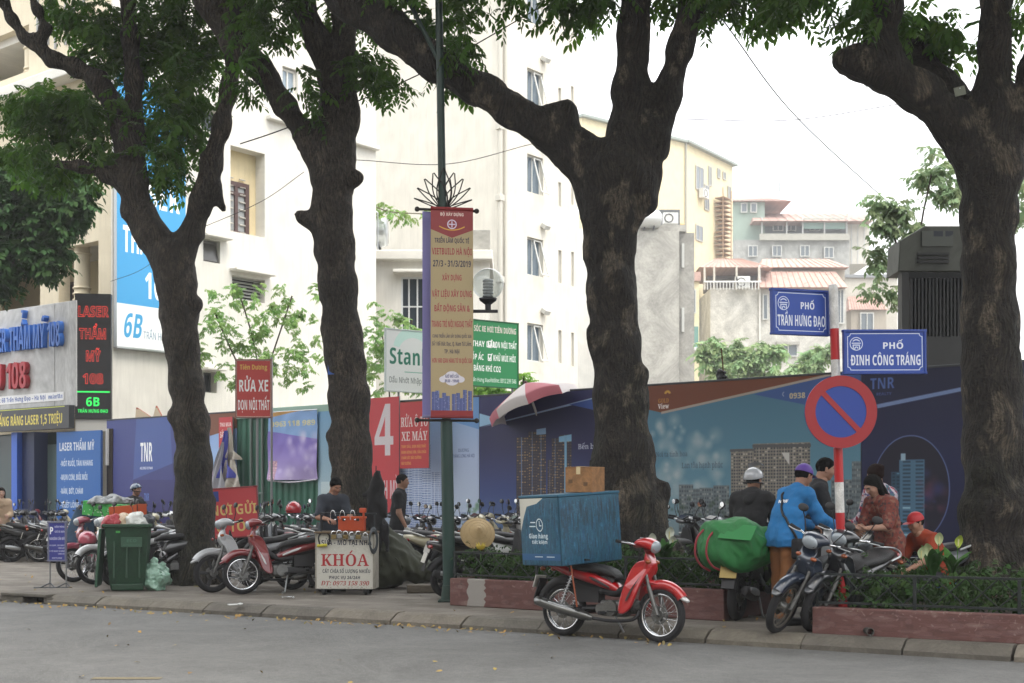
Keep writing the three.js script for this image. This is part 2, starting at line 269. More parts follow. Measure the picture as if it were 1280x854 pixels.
hoardingPanel('violet blue hoarding panel with white company name left of the leftmost tree', 135, 264, (x, q, w, h) => {
  x.fillStyle = vgrad(x, h, [[0, '#3d4888'], [0.5, '#393f80'], [1, '#2f2b5e']]); x.fillRect(0, 0, w, h);
  poly(x, [q(172, 522), q(214, 518), q(218, 600), q(168, 600)], 'rgba(86,126,190,.4)'); poly(x, [q(168, 600), q(264, 560), q(264, 700), q(168, 690)], 'rgba(40,32,92,.5)');
  const s = q.s(185); vtext(x, 'TNR', ...q(184.5, 577), 33 * s, { fit: 25 * s }); vtext(x, 'HOLDINGS VIETNAM', ...q(184.5, 587), 4.6 * s, { fit: 26 * s, weight: 'normal' });
  vtext(x, 'TNR', ...q(185, 626), 13 * s, { fit: 10 * s, color: '#5b7fc6' }); vtext(x, 'TNR', ...q(238, 577), 33 * s, { fit: 24 * s, color: 'rgba(255,255,255,.5)' });
});
hoardingPanel('narrow hoarding panel with brown band and pink towers right of the leftmost tree', 264, 298, (x, q, w, h) => {
  x.fillStyle = vgrad(x, h, [[0, '#88a8dc'], [0.5, '#aac6ea'], [1, '#c8d4e6']]); x.fillRect(0, 0, w, h); poly(x, [[0, 0], [w, 0], q(298, 535), q(264, 545)], '#7c4a34');
  printTower(x, ...q(262, 588), ...q(271, 700), ['#b79bb8', '#8d7da8', '#d9b3bd', '#e9d8df'], 26, 6, 0.2); printTower(x, ...q(273, 582), ...q(281, 700), ['#b996b0', '#8d7da8', '#d9b3bd', '#e9d8df'], 26, 5, 0.2);
});
{ // green corrugated sheet wall
  const s0 = hoard.run(298), s1 = hoard.run(470), w = s1 - s0, o = thing('corrugated_fence', 'dark green corrugated steel fence between the first and second tree', 'fence', hoard.pos((s0 + s1) / 2), hoard.turn);
  const n = Math.round(w / 0.02), g = new THREE.PlaneGeometry(w, FH, n, 1), p = g.attributes.position; for (let i = 0; i < p.count; i++) { const t = ((p.getX(i) / 0.2) % 1 + 1) % 1; p.setZ(i, 0.03 * (sm(0.1, 0.25, t) - sm(0.6, 0.75, t))); }
  const u = g.attributes.uv; for (let i = 0; i < u.count; i++) u.setXY(i, u.getX(i) * w, u.getY(i) * FH);
  g.computeVertexNormals(); g.translate(0, FH / 2, 0); part(o, 'sheet', g, mat(0x2f6b5a, 0.5, { map: rep(streaks, 0.4), side: THREE.DoubleSide }));
  part(o, 'flashing', rbox(w, 0.2, 0.05, 0.01, 0, FH - 0.05, 0.045), mat(0x8fae9f, 0.5));
  for (const px of [318, 332]) part(o, 'post', cyl([hoard.run(px) - (s0 + s1) / 2, 0, 0.09], [hoard.run(px) - (s0 + s1) / 2, FH, 0.09], 0.035), mat(0x6f7d78, 0.5, { metalness: 0.4 }));
  part(o, 'rail', cyl([hoard.run(305) - (s0 + s1) / 2, 1.45, 0.1], [hoard.run(334) - (s0 + s1) / 2, 1.5, 0.1], 0.025), mat(0x6f7d78, 0.5, { metalness: 0.4 }));
}
hoardingPanel('pale blue hoarding panel with printed white tower blocks beside the lamp post', 470, 601, (x, q, w, h) => {
  x.fillStyle = vgrad(x, h, [[0, '#8fb4e2'], [0.35, '#b8c8e8'], [1, '#cddbe8']]); x.fillRect(0, 0, w, h); poly(x, [[0, 0], q(536, 497), q(536, 505), q(500, 524), q(470, 522)], '#8a5a38'); poly(x, [q(560, 495), q(601, 490), q(601, 537), q(560, 525)], '#6fa0da');
  for (const [a, b, t] of [[503, 517, 548], [517, 529, 570], [529, 540, 556], [541, 556, 590], [575, 590, 640]]) printTower(x, ...q(a, t), ...q(b, 700), ['#c2cfe6', '#5f78b8', '#e8eef8', '#34509c'], 46, 8, 0.3);
  const s = q.s(585); vtext(x, 'DƯƠNG', ...q(581, 565), 5 * s, { color: '#51639c', weight: 'normal' }); vtext(x, 'THĂNG LONG HÀ NỘI', ...q(581, 572), 5 * s, { color: '#3c4d8c', weight: 'normal', fit: 37 * s });
  clouds(x, 30, 9, [...q(575, 630), ...q(601, 660)], 'rgba(80,130,80,0.5)');
}, 130);
hoardingPanel('night blue hoarding panel with two lit towers behind the blue delivery box', 601, 790, (x, q, w, h) => {
  x.fillStyle = vgrad(x, h, [[0, '#1a1c46'], [0.3, '#25275a'], [0.55, '#374a86'], [0.8, '#6884a8'], [1, '#42424f']]); x.fillRect(0, 0, w, h);
  poly(x, [[0, 0], q(790, 478), q(790, 484), q(634, 526), q(601, 517)], '#252760'); poly(x, [q(601, 517), q(632, 526), q(601, 534)], '#9cc6e8'); poly(x, [q(632, 526), q(790, 485), q(790, 489), q(601, 535)], '#a8bfe0'); poly(x, [q(713, 506), q(790, 488), q(790, 523)], '#3c5aa8');
  const T = ['#373340', '#54494c', '#6c88b0', '#a8875c'];
  for (const [a, b, t] of [[647, 662, 547], [662, 673, 540], [673, 684, 536], [686, 692, 575], [691, 701, 548], [701, 716, 544]]) printTower(x, ...q(a, t), ...q(b, 690), T, 42, 5, 0.35);
  poly(x, [q(672, 537), q(684, 535), q(684, 543), q(672, 544)], '#8fb4d8'); poly(x, [q(700, 546), q(716, 543), q(716, 552), q(700, 553)], '#8cc0e0'); poly(x, [q(707, 546), q(710, 546), q(710, 690), q(707, 690)], '#86b8d8');
  const s = q.s(730); vtext(x, 'Bến bờ', ...q(736, 561), 9 * s, { font: 'serif', italic: 'italic', weight: 'normal', color: '#dfe6f4' });
}, 130);
hoardingPanel('teal sky hoarding panel with brown band and grey towers between the two right trees', 790, 1078, (x, q, w, h) => {
  x.fillStyle = vgrad(x, h, [[0, '#477a94'], [0.5, '#6493a8'], [0.85, '#a3aeb0'], [1, '#7f8a84']]); x.fillRect(0, 0, w, h);
  clouds(x, 60, 4, [...q(800, 545), ...q(905, 625)], 'rgba(226,222,216,0.32)'); clouds(x, 14, 12, [...q(815, 525), ...q(855, 590)], 'rgba(232,226,220,0.4)');
  poly(x, [[0, 0], q(1048, 460), q(1040, 468.6), q(828, 516), q(790, 507)], '#7a4026'); poly(x, [q(1060, 463), q(1040, 469), q(943, 493.5), q(1012, 507), q(1078, 524), q(1078, 460)], '#3b5d9e'); poly(x, [q(1041, 467), q(1041, 470), q(828, 518), q(828, 515)], '#b8a99c');
  const s = q.s(830); for (let i = 0; i < 9; i++) { const [cx, cy] = q(836, 493), a = -PI * (0.1 + i * 0.1); x.strokeStyle = '#e8b23a'; x.lineWidth = s; x.beginPath(); x.moveTo(cx + Math.cos(a) * 2 * s, cy + Math.sin(a) * 2 * s); x.lineTo(cx + Math.cos(a) * 5 * s, cy + Math.sin(a) * 5 * s); x.stroke(); }
  vtext(x, 'GOLD', ...q(831, 503.5), 7 * s, { font: 'serif', color: '#c98a34', fit: 16 * s }); vtext(x, 'View', ...q(831, 511), 8 * s, { font: 'serif', fit: 16 * s });
  const p = q.s(990); vtext(x, '0938', ...q(998, 498.5), 9.5 * p, { color: '#d8c69a', fit: 22 * p }); x.strokeStyle = '#d8dce8'; x.lineWidth = p * 0.8; x.beginPath(); x.arc(...q(982, 493), 2.6 * p, 1.8, 4.6); x.stroke();
  vtext(x, 'Nơi ta tinh hoa', ...q(841, 571), 9 * s, { font: 'serif', italic: 'italic', weight: 'normal', color: '#3f4d5a', fit: 46 * s }); vtext(x, 'Lan tỏa hạnh phúc', ...q(879, 585), 9.5 * s, { font: 'serif', italic: 'italic', weight: 'normal', color: '#3f4d5a', fit: 58 * s });
  const T = ['#8b857c', '#3d4048', '#a9a297', '#c7beb0'];
  for (const [a, b, t] of [[800, 812, 600], [831, 836, 604], [850, 868, 606], [868, 876, 611], [876, 893, 610], [893, 913, 607], [1040, 1066, 600], [1066, 1078, 577]]) printTower(x, ...q(a, t), ...q(b, 700), ['#6f7a80', '#4c565c', '#87908f', '#9aa09b'], 18, 6, 0.2);
  printTower(x, ...q(915, 562), ...q(945, 700), T, 34, 10, 0.15); printTower(x, ...q(943, 555), ...q(1014, 700), T, 36, 20, 0.12); poly(x, [q(914, 562), q(945, 561), q(945, 564), q(914, 565)], '#5c5c5e'); poly(x, [q(942, 556), q(1015, 555), q(1015, 559), q(942, 560)], '#5c5c5e'); poly(x, [q(978, 566), q(988, 566), q(988, 582)], '#d6d3ce');
  clouds(x, 40, 21, [...q(820, 622), ...q(915, 650)], 'rgba(52,74,52,0.5)');
}, 110);
hoardingPanel('navy hoarding panel with a round picture of a tower behind the right tree', 1078, 1450, (x, q, w, h) => {
  x.fillStyle = vgrad(x, h, [[0, '#151a3e'], [0.4, '#161e4c'], [1, '#131638']]); x.fillRect(0, 0, w, h);
  poly(x, [q(1097, 506), q(1200, 485), q(1450, 440), q(1450, 446), q(1200, 490), q(1098, 511)], '#7d93c0'); const s = q.s(1105); vtext(x, 'TNR', ...q(1104, 487), 19 * s, { fit: 32 * s, color: '#5472b8' }); vtext(x, 'REALTY', ...q(1106, 495), 4 * s, { fit: 20 * s, color: '#4b62a0' });
  const [cx, cy] = q(1139, 612), rx = q(1188, 612)[0] - cx, ry = q(1139, 545)[1] - cy; x.save(); x.beginPath(); x.ellipse(cx, cy, rx, Math.abs(ry), 0, 0, 7); x.clip(); x.fillStyle = '#15132c'; x.fillRect(0, 0, w, h); clouds(x, 12, 3, [...q(1095, 590), ...q(1185, 660)], 'rgba(52,60,120,0.5)');
  printTower(x, ...q(1125, 575), ...q(1157, 700), ['#4f7590', '#2a4358', '#7fa6bc', '#9cc4d6'], 26, 2, 0.1); printTower(x, ...q(1115, 590), ...q(1126, 700), ['#2f4f66', '#1d3346', '#3c6078', '#5a86a0'], 26, 2, 0.1); poly(x, [q(1127, 567), q(1133, 567), q(1133, 576), q(1127, 576)], '#9db9cc'); clouds(x, 20, 6, [...q(1150, 600), ...q(1185, 660)], 'rgba(150,70,90,0.25)');
  x.restore(); x.strokeStyle = '#6c82b4'; x.lineWidth = 1.3 * s; x.beginPath(); x.ellipse(cx, cy, rx, Math.abs(ry), 0, 0, 7); x.stroke();
}, 90);

// ---------- buildings ----------
const U = [0.779, 0.627], Wd = [0.627, -0.779];           // along the street, and away from it
function wall(parent, pl, px0, px1, h, holes, m, thick = 0.3, name = 'wall', y0 = 0) { // holes as photo pixel boxes
  const s0 = pl.run(px0), s1 = pl.run(px1), w = s1 - s0;
  const hs = holes.map(([a, b, c, d]) => { const x0 = pl.run(a) - s0, x1 = pl.run(c) - s0, yt = pl.up((a + c) / 2, b), yb = pl.up((a + c) / 2, d); return [[x0, yb], [x1, yb], [x1, yt], [x0, yt]]; });
  const g = ext([[0, y0], [w, y0], [w, h], [0, h]], thick, 0, hs); g.translate(s0, 0, -thick); const p = part(parent, name, g, m); return p;
}
function pane(parent, w, h, x, y, z, o = {}) { // a window: frame with panes as sub-parts; centre x, y
  const { bars = [0.5], cross = [], fm = mat(0xd8d6cf, 0.5), gm = mat(0x2b343b, 0.12, { specularIntensity: 1 }), t = 0.06, d = 0.07, name = 'window', open = 0, backing } = o;
  const g = [box(w, t, d, 0, h / 2 - t / 2, 0), box(w, t, d, 0, -h / 2 + t / 2, 0), box(t, h - 2 * t, d, -w / 2 + t / 2, 0, 0), box(t, h - 2 * t, d, w / 2 - t / 2, 0, 0)];
  for (const b of bars) g.push(box(t * 0.8, h - 2 * t, d * 0.9, (b - 0.5) * w, 0, 0)); for (const c of cross) g.push(box(w - 2 * t, t * 0.7, d * 0.8, 0, (c - 0.5) * h, 0));
  const m = part(parent, name, g, fm); m.position.set(x, y, z); const e = [0, ...bars, 1];
  for (let i = 0; i < e.length - 1; i++) { const q = part(m, 'pane', box((e[i + 1] - e[i]) * w - t * 0.5, h - t, 0.012), gm); q.position.set(((e[i] + e[i + 1]) / 2 - 0.5) * w, 0, -0.005); if (open && i === 0) { q.rotation.x = -0.25 * open; q.position.z = 0.08; } }
  return m;
}
const cream = wallMat(0xd8d0be), white = wallMat(0xdfe0e0), ivory = wallMat(0xdad9d5), grey = wallMat(0xa5a39d, 0.16, spots), yellow = wallMat(0xe0d7b8);  // yellow is paled to paint haze into the far houses
const indoorShade = mat(0x2a2826, 0.95);  // for sheets behind windows, painted dark as unlit indoors
{ // street building with the clinic, left
  const pl = plane([-10.3, -34], U), o = thing('street_building', 'cream building with deep balconies behind the clinic sign on the far left', 'building', pl.pos(0), pl.turn);
  const holes = [[73, 306, 123, 400], [-30, 330, 50, 392], [-70, 52, 36, 108], [45, 22, 118, 36], [-60, -30, 40, 8]];
  wall(o, pl, -140, 139, 17, holes, cream, 0.35);
  const lx = (px) => pl.run(px);
  part(o, 'balcony_back', box(16, 17, 0.2, -8.4, 8.5, -2), wallMat(0xc8bea4)); part(o, 'side_wall', box(0.3, 17, 2.3, -0.16, 8.5, -1.4), cream);
  for (const py of [306, 108, 20]) part(o, 'floor_slab', box(14, 0.22, 1.9, -7.4, pl.up(90, py) + 0.15, -1.2), white);
  for (const [px, a, b] of [[88, 306, 400], [26, 52, 108], [-20, 306, 392]]) { const y0 = pl.up(px, b), y1 = pl.up(px, a); const c = part(o, 'column', [cyl([lx(px), y0, -0.35], [lx(px), y1, -0.35], 0.21, 0.21, 18), ...[0.28, 0.36, 0.44, 0.9].map((f) => at(torus(0.22, 0.03, 18, 6), [lx(px), lerp(y0, y1, f), -0.35], [PI / 2, 0, 0]))], cream); }
  for (const [a, b] of [[-2, 95]]) part(o, 'cornice', rbox(lx(b) - lx(a) + 3, 0.3, 0.5, 0.04, lx(40), pl.up(40, 113), 0.2), white);
  const door = (px, py0, py1, w) => pane(o, w, pl.up(px, py0) - pl.up(px, py1), lx(px), (pl.up(px, py0) + pl.up(px, py1)) / 2, -1.85, { fm: mat(0x54453a, 0.6), bars: [0.5], name: 'balcony_door' });
  door(112, 365, 400, 1.2); door(100, 22, 40, 1.6); door(18, 342, 392, 1.4); door(14, 60, 108, 1.4);
  for (const px of [48, 70, 92]) part(o, 'window', [box(0.06, 1.4, 0.1, lx(px), pl.up(px, 29), 0), box(0.06, 1.4, 0.1, lx(px) + 0.5, pl.up(px, 29), 0)], mat(0x8d8f90, 0.4));
  const lamp = thing('balcony_lamp', 'round white globe lamp under the balcony ceiling of the cream building', 'lamp', pl.pos(lx(121), pl.up(121, 346), -1)); part(lamp, 'globe', ball(0.2), mat(0xc9ccca, 0.2)); part(lamp, 'stem', cyl([0, 0.15, 0], [0, 0.75, 0], 0.02), darkIron);
}
{ // clean white side wall running away from the street
  const pl = plane([-10.3, -34], Wd), o = thing('white_building', 'white building with brown shuttered window and blue sign, left', 'building', pl.pos(0), pl.turn);
  const R = [[288, 187, 331, 293], [254, 300, 275, 328], [290, 347, 331, 376], [353, 85, 372, 116], [252, 138, 284, 166], [254, 465, 271, 491]];
  wall(o, pl, 140.2, 470, 19, R, white, 0.5);
  const L = (px) => pl.run(px), mid = (a, b, c, d) => [L(c) - L(a), pl.up((a + c) / 2, b) - pl.up((a + c) / 2, d), (L(a) + L(c)) / 2, (pl.up((a + c) / 2, b) + pl.up((a + c) / 2, d)) / 2];
  part(o, 'recess_back', box(L(331) - L(288) + 0.2, 3, 0.1, (L(288) + L(331)) / 2, pl.up(310, 240), -0.46), wallMat(0xdccfae));
  part(o, 'indoor_shade', box(9, 14, 0.1, 5.3, 7, -0.62), indoorShade);
  const brown = mat(0x4a3431, 0.55), w1 = mid(289, 225, 321, 293), win = pane(o, w1[0], w1[1], w1[2], w1[3], -0.38, { fm: brown, bars: [0.5], cross: [0.78], t: 0.14, d: 0.1, gm: mat(0x8d9090, 0.25), name: 'shuttered_window' });
  for (const s of [-1, 1]) for (let i = 0; i < 8; i++) part(win, 'slat', box(w1[0] * 0.22, 0.03, 0.05, s * w1[0] * 0.24, -w1[1] * 0.42 + i * w1[1] * 0.14, 0.03, 0.5), mat(0xb9b6ae, 0.5));
  const w2 = mid(255, 301, 275, 328); pane(o, w2[0], w2[1], w2[2], w2[3], -0.2, { fm: mat(0x6a6864, 0.5), bars: [], cross: [0.6], gm: mat(0x4b4a48, 0.2), open: 1 });
  const w3 = mid(290, 347, 331, 376), sh = part(o, 'louvre_shutter', [box(w3[0], 0.05, 0.08, 0, w3[1] / 2, 0), box(w3[0], 0.05, 0.08, 0, -w3[1] / 2, 0), box(0.05, w3[1] - 0.05, 0.08, -w3[0] / 2, 0, 0), box(0.05, w3[1] - 0.05, 0.08, w3[0] / 2, 0, 0)], mat(0xb6b6b0, 0.5)); sh.position.set(w3[2], w3[3], -0.2); for (let i = 0; i < 7; i++) part(sh, 'slat', box(w3[0], 0.02, 0.09, 0, -w3[1] / 2 + (i + 0.5) * w3[1] / 7, 0, 0.6), mat(0x9c9d98, 0.5));
  const w4 = mid(353, 86, 372, 116); pane(o, w4[0], w4[1], w4[2], w4[3], -0.15, { gm: mat(0x8a98a4, 0.15) });
  const w5 = mid(252, 138, 284, 166); pane(o, w5[0], w5[1], w5[2], w5[3], -0.3, { fm: mat(0x6f7276, 0.5), bars: [0.33, 0.66] });
  const w6 = mid(254, 465, 271, 491); pane(o, w6[0], w6[1], w6[2], w6[3], -0.3, { fm: mat(0x55575a, 0.5), bars: [0.5], gm: mat(0x1c2024, 0.2) });
  for (const [a, py, b] of [[250, 297, 283], [287, 341, 337], [251, 462, 275]]) part(o, 'hood', rbox(L(b) - L(a), 0.08, 0.32, 0.02, (L(a) + L(b)) / 2, pl.up((a + b) / 2, py), 0.15), white);
  part(o, 'roof_edge', [rbox(12, 0.25, 0.3, 0.03, 5, 19.1, -0.1)], white);
  part(o, 'ledge', rbox(L(470) - L(333), 0.14, 0.22, 0.03, (L(333) + L(470)) / 2, pl.up(345, 150), 0.08), white);
  // the tall blue sign on it
  const s = thing('wall_sign', 'tall sky blue and white wall sign on white building, partly behind the leftmost tree', 'sign', pl.pos((L(141) + L(227)) / 2), pl.turn), sw = L(227) - L(141), yT = pl.up(141, 92), yB = pl.up(141, 433);
  const t = printed(sw, yT - yB, 130, (x, w, h) => {
    const q = (px, py) => [(L(px) - L(141)) / sw * w, (yT - pl.up(px, py)) / (yT - yB) * h], k = h / (yT - yB) * 34.5 / FOC;
    x.fillStyle = '#3c9ad2'; x.fillRect(0, 0, w, h); poly(x, [q(141, 379), q(227, 391), q(227, 470), q(141, 470)], '#eef1f2');
    vtext(x, 'LASER', ...q(186, 262), 46 * k, { fit: sw / (yT - yB) * h * 0.8 }); vtext(x, 'THẨM MỸ', ...q(187, 322), 46 * k, { fit: sw / (yT - yB) * h * 0.88 }); vtext(x, '108', ...q(193, 376), 46 * k, { fit: 42 * k });
    vtext(x, '6B', ...q(160, 423), 42 * k, { color: '#3a9bd0', fit: 28 * k, italic: 'italic' }); vtext(x, 'TRẦN HƯNG ĐẠO', ...q(200, 427), 13 * k, { color: '#6f8aa4', fit: 62 * k, weight: 'normal' });
  });
  const [f, b] = faced(sw, yT - yB, 0.14, 0, (yT + yB) / 2, 0.1); part(s, 'print_face', f, printMat(t)); part(s, 'board', b, mat(0xb8bec2, 0.6)); part(s, 'border', [rbox(sw, 0.05, 0.16, 0.01, 0, yB - 0.03, 0.1)], steel);
}
{ // tall plain block in the middle
  const C = [-0.567, -52], pf = plane(C, U), ps = plane(C, Wd), o = thing('tall_block', 'tall ivory apartment block with a column of tilted windows behind the lamp post', 'building', ps.pos(0), ps.turn);
  const wins = [-25, 88, 195, 298, 405].map((y) => [659, y, 679, y + (y < 0 ? 55 : 47)]), slits = [[698, 110, 701.5, 150], [698, 228, 701.5, 258], [698, 313, 702, 354], [698, 413, 702, 454], [714, 108, 717, 152], [714, 210, 717, 256], [714, 315, 717.5, 358], [714, 416, 717.5, 458]];
  wall(o, ps, 622.2, 722, 24, [...wins, ...slits], ivory, 0.35);
  part(o, 'indoor_shade', box(5.2, 23, 0.1, 2.7, 11.6, -0.5), indoorShade);
  const L = (px) => ps.run(px);
  const shape = ext([[0, 0], [24, 0], [24, 24], [0, 24]], 0.3); const gb = new THREE.Group(); // street-side wall turned round the corner
  const fw = part(o, 'wall', shape, ivory, 'large windowless side of the block'); fw.rotation.y = pf.turn - ps.turn + PI; fw.position.set(0, 0, 0);
  for (const [a, b, c, d] of wins) { const w = L(c) - L(a), x = (L(a) + L(c)) / 2, yt = ps.up(669, b), yb = ps.up(669, d); const m = pane(o, w, yt - yb, x, (yt + yb) / 2, -0.2, { fm: mat(0xc9cac6, 0.5), bars: [0.5], gm: mat(0x55636e, 0.1, { specularIntensity: 1 }) }); const q = part(m, 'open_sash', [box(w * 0.48, 0.05, 0.04, 0, (yt - yb) / 2 - 0.03, 0), box(w * 0.48, 0.05, 0.04, 0, -(yt - yb) / 2 + 0.03, 0), box(0.05, yt - yb, 0.04, -w * 0.22, 0, 0), box(0.05, yt - yb, 0.04, w * 0.22, 0, 0)], mat(0xc9cac6, 0.5)); q.position.set(w * 0.22, -0.02, 0.32); q.rotation.x = -0.28;
    part(o, 'vent_hood', rbox(0.34, 0.2, 0.3, 0.03, x + 0.5, yt + 0.55, 0.15, 0.6), mat(0xb9b9b4, 0.6)); }
  for (const [a, b, c, d] of slits) pane(o, L(c) - L(a), ps.up(a, b) - ps.up(a, d), (L(a) + L(c)) / 2, (ps.up(a, b) + ps.up(a, d)) / 2, -0.15, { bars: [], t: 0.03, gm: mat(0x9aa2a6, 0.2) });
  part(o, 'drain_pipe', [cyl([-0.1, 0, 0.22], [-0.1, 24, 0.22], 0.09), cyl([0.35, 0, 0.12], [0.35, 24, 0.12], 0.07), ...[3, 6.5, 10, 13.2, 16].map((y) => rbox(0.3, 0.25, 0.25, 0.02, -0.1, y, 0.2))], mat(0xbdbab0, 0.6));
  part(o, 'roof_edge', rbox(5.6, 0.3, 0.5, 0.04, 2.7, 24.1, -0.1), ivory);
}
{ // low annex with a roof terrace
  const d = 44, P = (px, py) => W(px, py, d), o = thing('terrace_annex', 'low white annex with a roof terrace between the second tree and the banner', 'building', [P(490, 0).x, 0, -d]), X = (px) => P(px, 0).x - P(490, 0).x, Y = (py) => P(0, py).y;
  const x0 = X(430), x1 = X(612), g = ext([[x0, 0], [x1, 0], [x1, Y(326)], [x0, Y(326)]], 0.25, 0, [[[X(501), Y(420)], [X(532), Y(420)], [X(532), Y(346)], [X(501), Y(346)]]]); g.translate(0, 0, -0.25); part(o, 'wall', g, white);
  part(o, 'slab', rbox(x1 - x0 + 0.2, Y(315) - Y(327), 4, 0.04, (x0 + x1) / 2, Y(321), -1.6), white); part(o, 'indoor_shade', box(x1 - x0, Y(330), 0.1, (x0 + x1) / 2, Y(330) / 2, -0.6), indoorShade);
  pane(o, X(532) - X(501), Y(346) - Y(420), X(516.5), (Y(346) + Y(420)) / 2, -0.12, { bars: [0.32, 0.66], fm: mat(0xcfd2d2, 0.5), cross: [0.5] });
  part(o, 'hood', rbox(X(535) - X(492), 0.1, 0.5, 0.02, X(514), Y(341), 0.2), white); part(o, 'awning_slab', rbox(X(465) - X(440), 0.2, 0.9, 0.03, X(452), Y(340), 0.4), grey);
  part(o, 'parapet', rbox(X(612) - X(555), Y(285) - Y(316), 0.2, 0.02, X(584), (Y(285) + Y(316)) / 2, -0.4), grey);
  const tk = thing('water_tank', 'steel water tank with a blue badge on the terrace right of the second tree', 'tank', [P(454, 0).x, Y(312), -d - 1]); part(tk, 'barrel', at(lathe([[0, -0.75], [0.45, -0.72], [0.5, -0.6], [0.52, 0], [0.5, 0.6], [0.45, 0.72], [0, 0.75]]), [0, 0.78, 0], [0, 0, PI / 2]), mat(0xb9bcbd, 0.3, { metalness: 0.7 })); part(tk, 'badge', at(new THREE.CircleGeometry(0.3, 20), [-0.05, 0.98, 0.545], [-0.25, 0, 0]), mat(0x3f79b8, 0.5)); part(tk, 'stand', [cyl([-0.5, 0, 0.3], [-0.4, 0.5, 0.3], 0.03), cyl([0.5, 0, 0.3], [0.4, 0.5, 0.3], 0.03), cyl([-0.5, 0, -0.3], [-0.4, 0.5, -0.3], 0.03), cyl([0.5, 0, -0.3], [0.4, 0.5, -0.3], 0.03)], darkIron);
  const rl = thing('terrace_railing', 'thin steel railing frame on the annex terrace beside the water tank', 'railing', [P(461, 0).x, Y(315), -d + 0.2]); for (const [px, py] of [[447, 247], [455, 254], [463, 261], [473, 268]]) part(rl, 'post', cyl([P(px, 0).x - P(461, 0).x, 0, 0], [P(px, 0).x - P(461, 0).x, Y(py) - Y(315), 0], 0.02), steel); part(rl, 'top_rail', cyl([P(447, 0).x - P(461, 0).x, Y(247) - Y(315), 0], [P(473, 0).x - P(461, 0).x, Y(268) - Y(315), 0], 0.025), steel); part(rl, 'low_rail', cyl([P(447, 0).x - P(461, 0).x, 0.5, 0], [P(473, 0).x - P(461, 0).x, 0.5, 0], 0.02), steel);
}
// boxes of the far blocks, haze painted into their paler colours: front face between photo pixels at a distance
const FAR = 1.4; // the blocks beyond the site are moved this much farther, and enlarged, for haze
function block(o, name, px0, py0, px1, py1, d, depth, m, base) { d *= FAR; depth *= FAR; const a = W(px0, py1, d), b = W(px1, py0, d), y0 = base ? a.y : 0; return part(o, name, box(b.x - a.x, b.y - y0, depth, (a.x + b.x) / 2 - o.position.x, (b.y + y0) / 2, -d - depth / 2 - o.position.z), m); }
function far(name, label, px, d) { d *= FAR; return thing(name, label, 'building', [W(px, 0, d).x, 0, -d]); }
function roofTo(o, name, px0, px1, pyEave, pyRidge, d, depth, m, hip = 0) { d *= FAR; depth *= FAR; // pitched tiled roof, ridge along x
  const a = W(px0, pyEave, d), b = W(px1, pyRidge, d), w = b.x - a.x, h = b.y - a.y, k = hip * w, P = [[-w / 2, 0, 0], [w / 2, 0, 0], [w / 2 - k, h, -depth / 2], [-w / 2 + k, h, -depth / 2], [-w / 2, 0, -depth], [w / 2, 0, -depth]];
  const g = new THREE.BufferGeometry(); g.setAttribute('position', new THREE.Float32BufferAttribute([[0, 1, 2], [0, 2, 3], [4, 3, 2], [4, 2, 5], [0, 3, 4], [1, 5, 2], [0, 4, 5], [0, 5, 1]].flat().flatMap((i) => P[i]), 3)); g.setAttribute('uv', new THREE.Float32BufferAttribute([[0, 1, 2], [0, 2, 3], [4, 3, 2], [4, 2, 5], [0, 3, 4], [1, 5, 2], [0, 4, 5], [0, 5, 1]].flat().flatMap((i) => [P[i][0], P[i][1] * 2]), 2)); g.computeVertexNormals();
  g.translate((a.x + b.x) / 2 - o.position.x, a.y, -d - o.position.z); const r = part(o, name, g, m);
  for (let i = 1; i < 14; i++) { const t = i / 14 - 0.5; part(r, 'roof_rib', cyl([(a.x + b.x) / 2 - o.position.x + t * w, a.y + 0.03, -d - o.position.z + 0.02], [(a.x + b.x) / 2 - o.position.x + t * w * (1 - 2 * hip), b.y + 0.03, -d - o.position.z - depth / 2], 0.05, 0.05, 4), m); }
  return r;
}
const hazedRoof = mat(0xb5968f, 0.8, { map: rep(grime, 0.2) }), hazedRoof2 = mat(0xc0a098, 0.8, { map: rep(grime, 0.2) });  // roof reds paled so the colour carries haze
const farWin = (o, px0, py0, px1, py1, d, opt = {}) => { d *= FAR; const a = W(px0, py1, d), b = W(px1, py0, d); return pane(o, b.x - a.x, b.y - a.y, (a.x + b.x) / 2 - o.position.x, (a.y + b.y) / 2, -d - o.position.z + 0.1, { t: 0.1, d: 0.16, fm: mat(0xb9bab6, 0.6), gm: mat(0x5d666c, 0.15), ...opt }); };
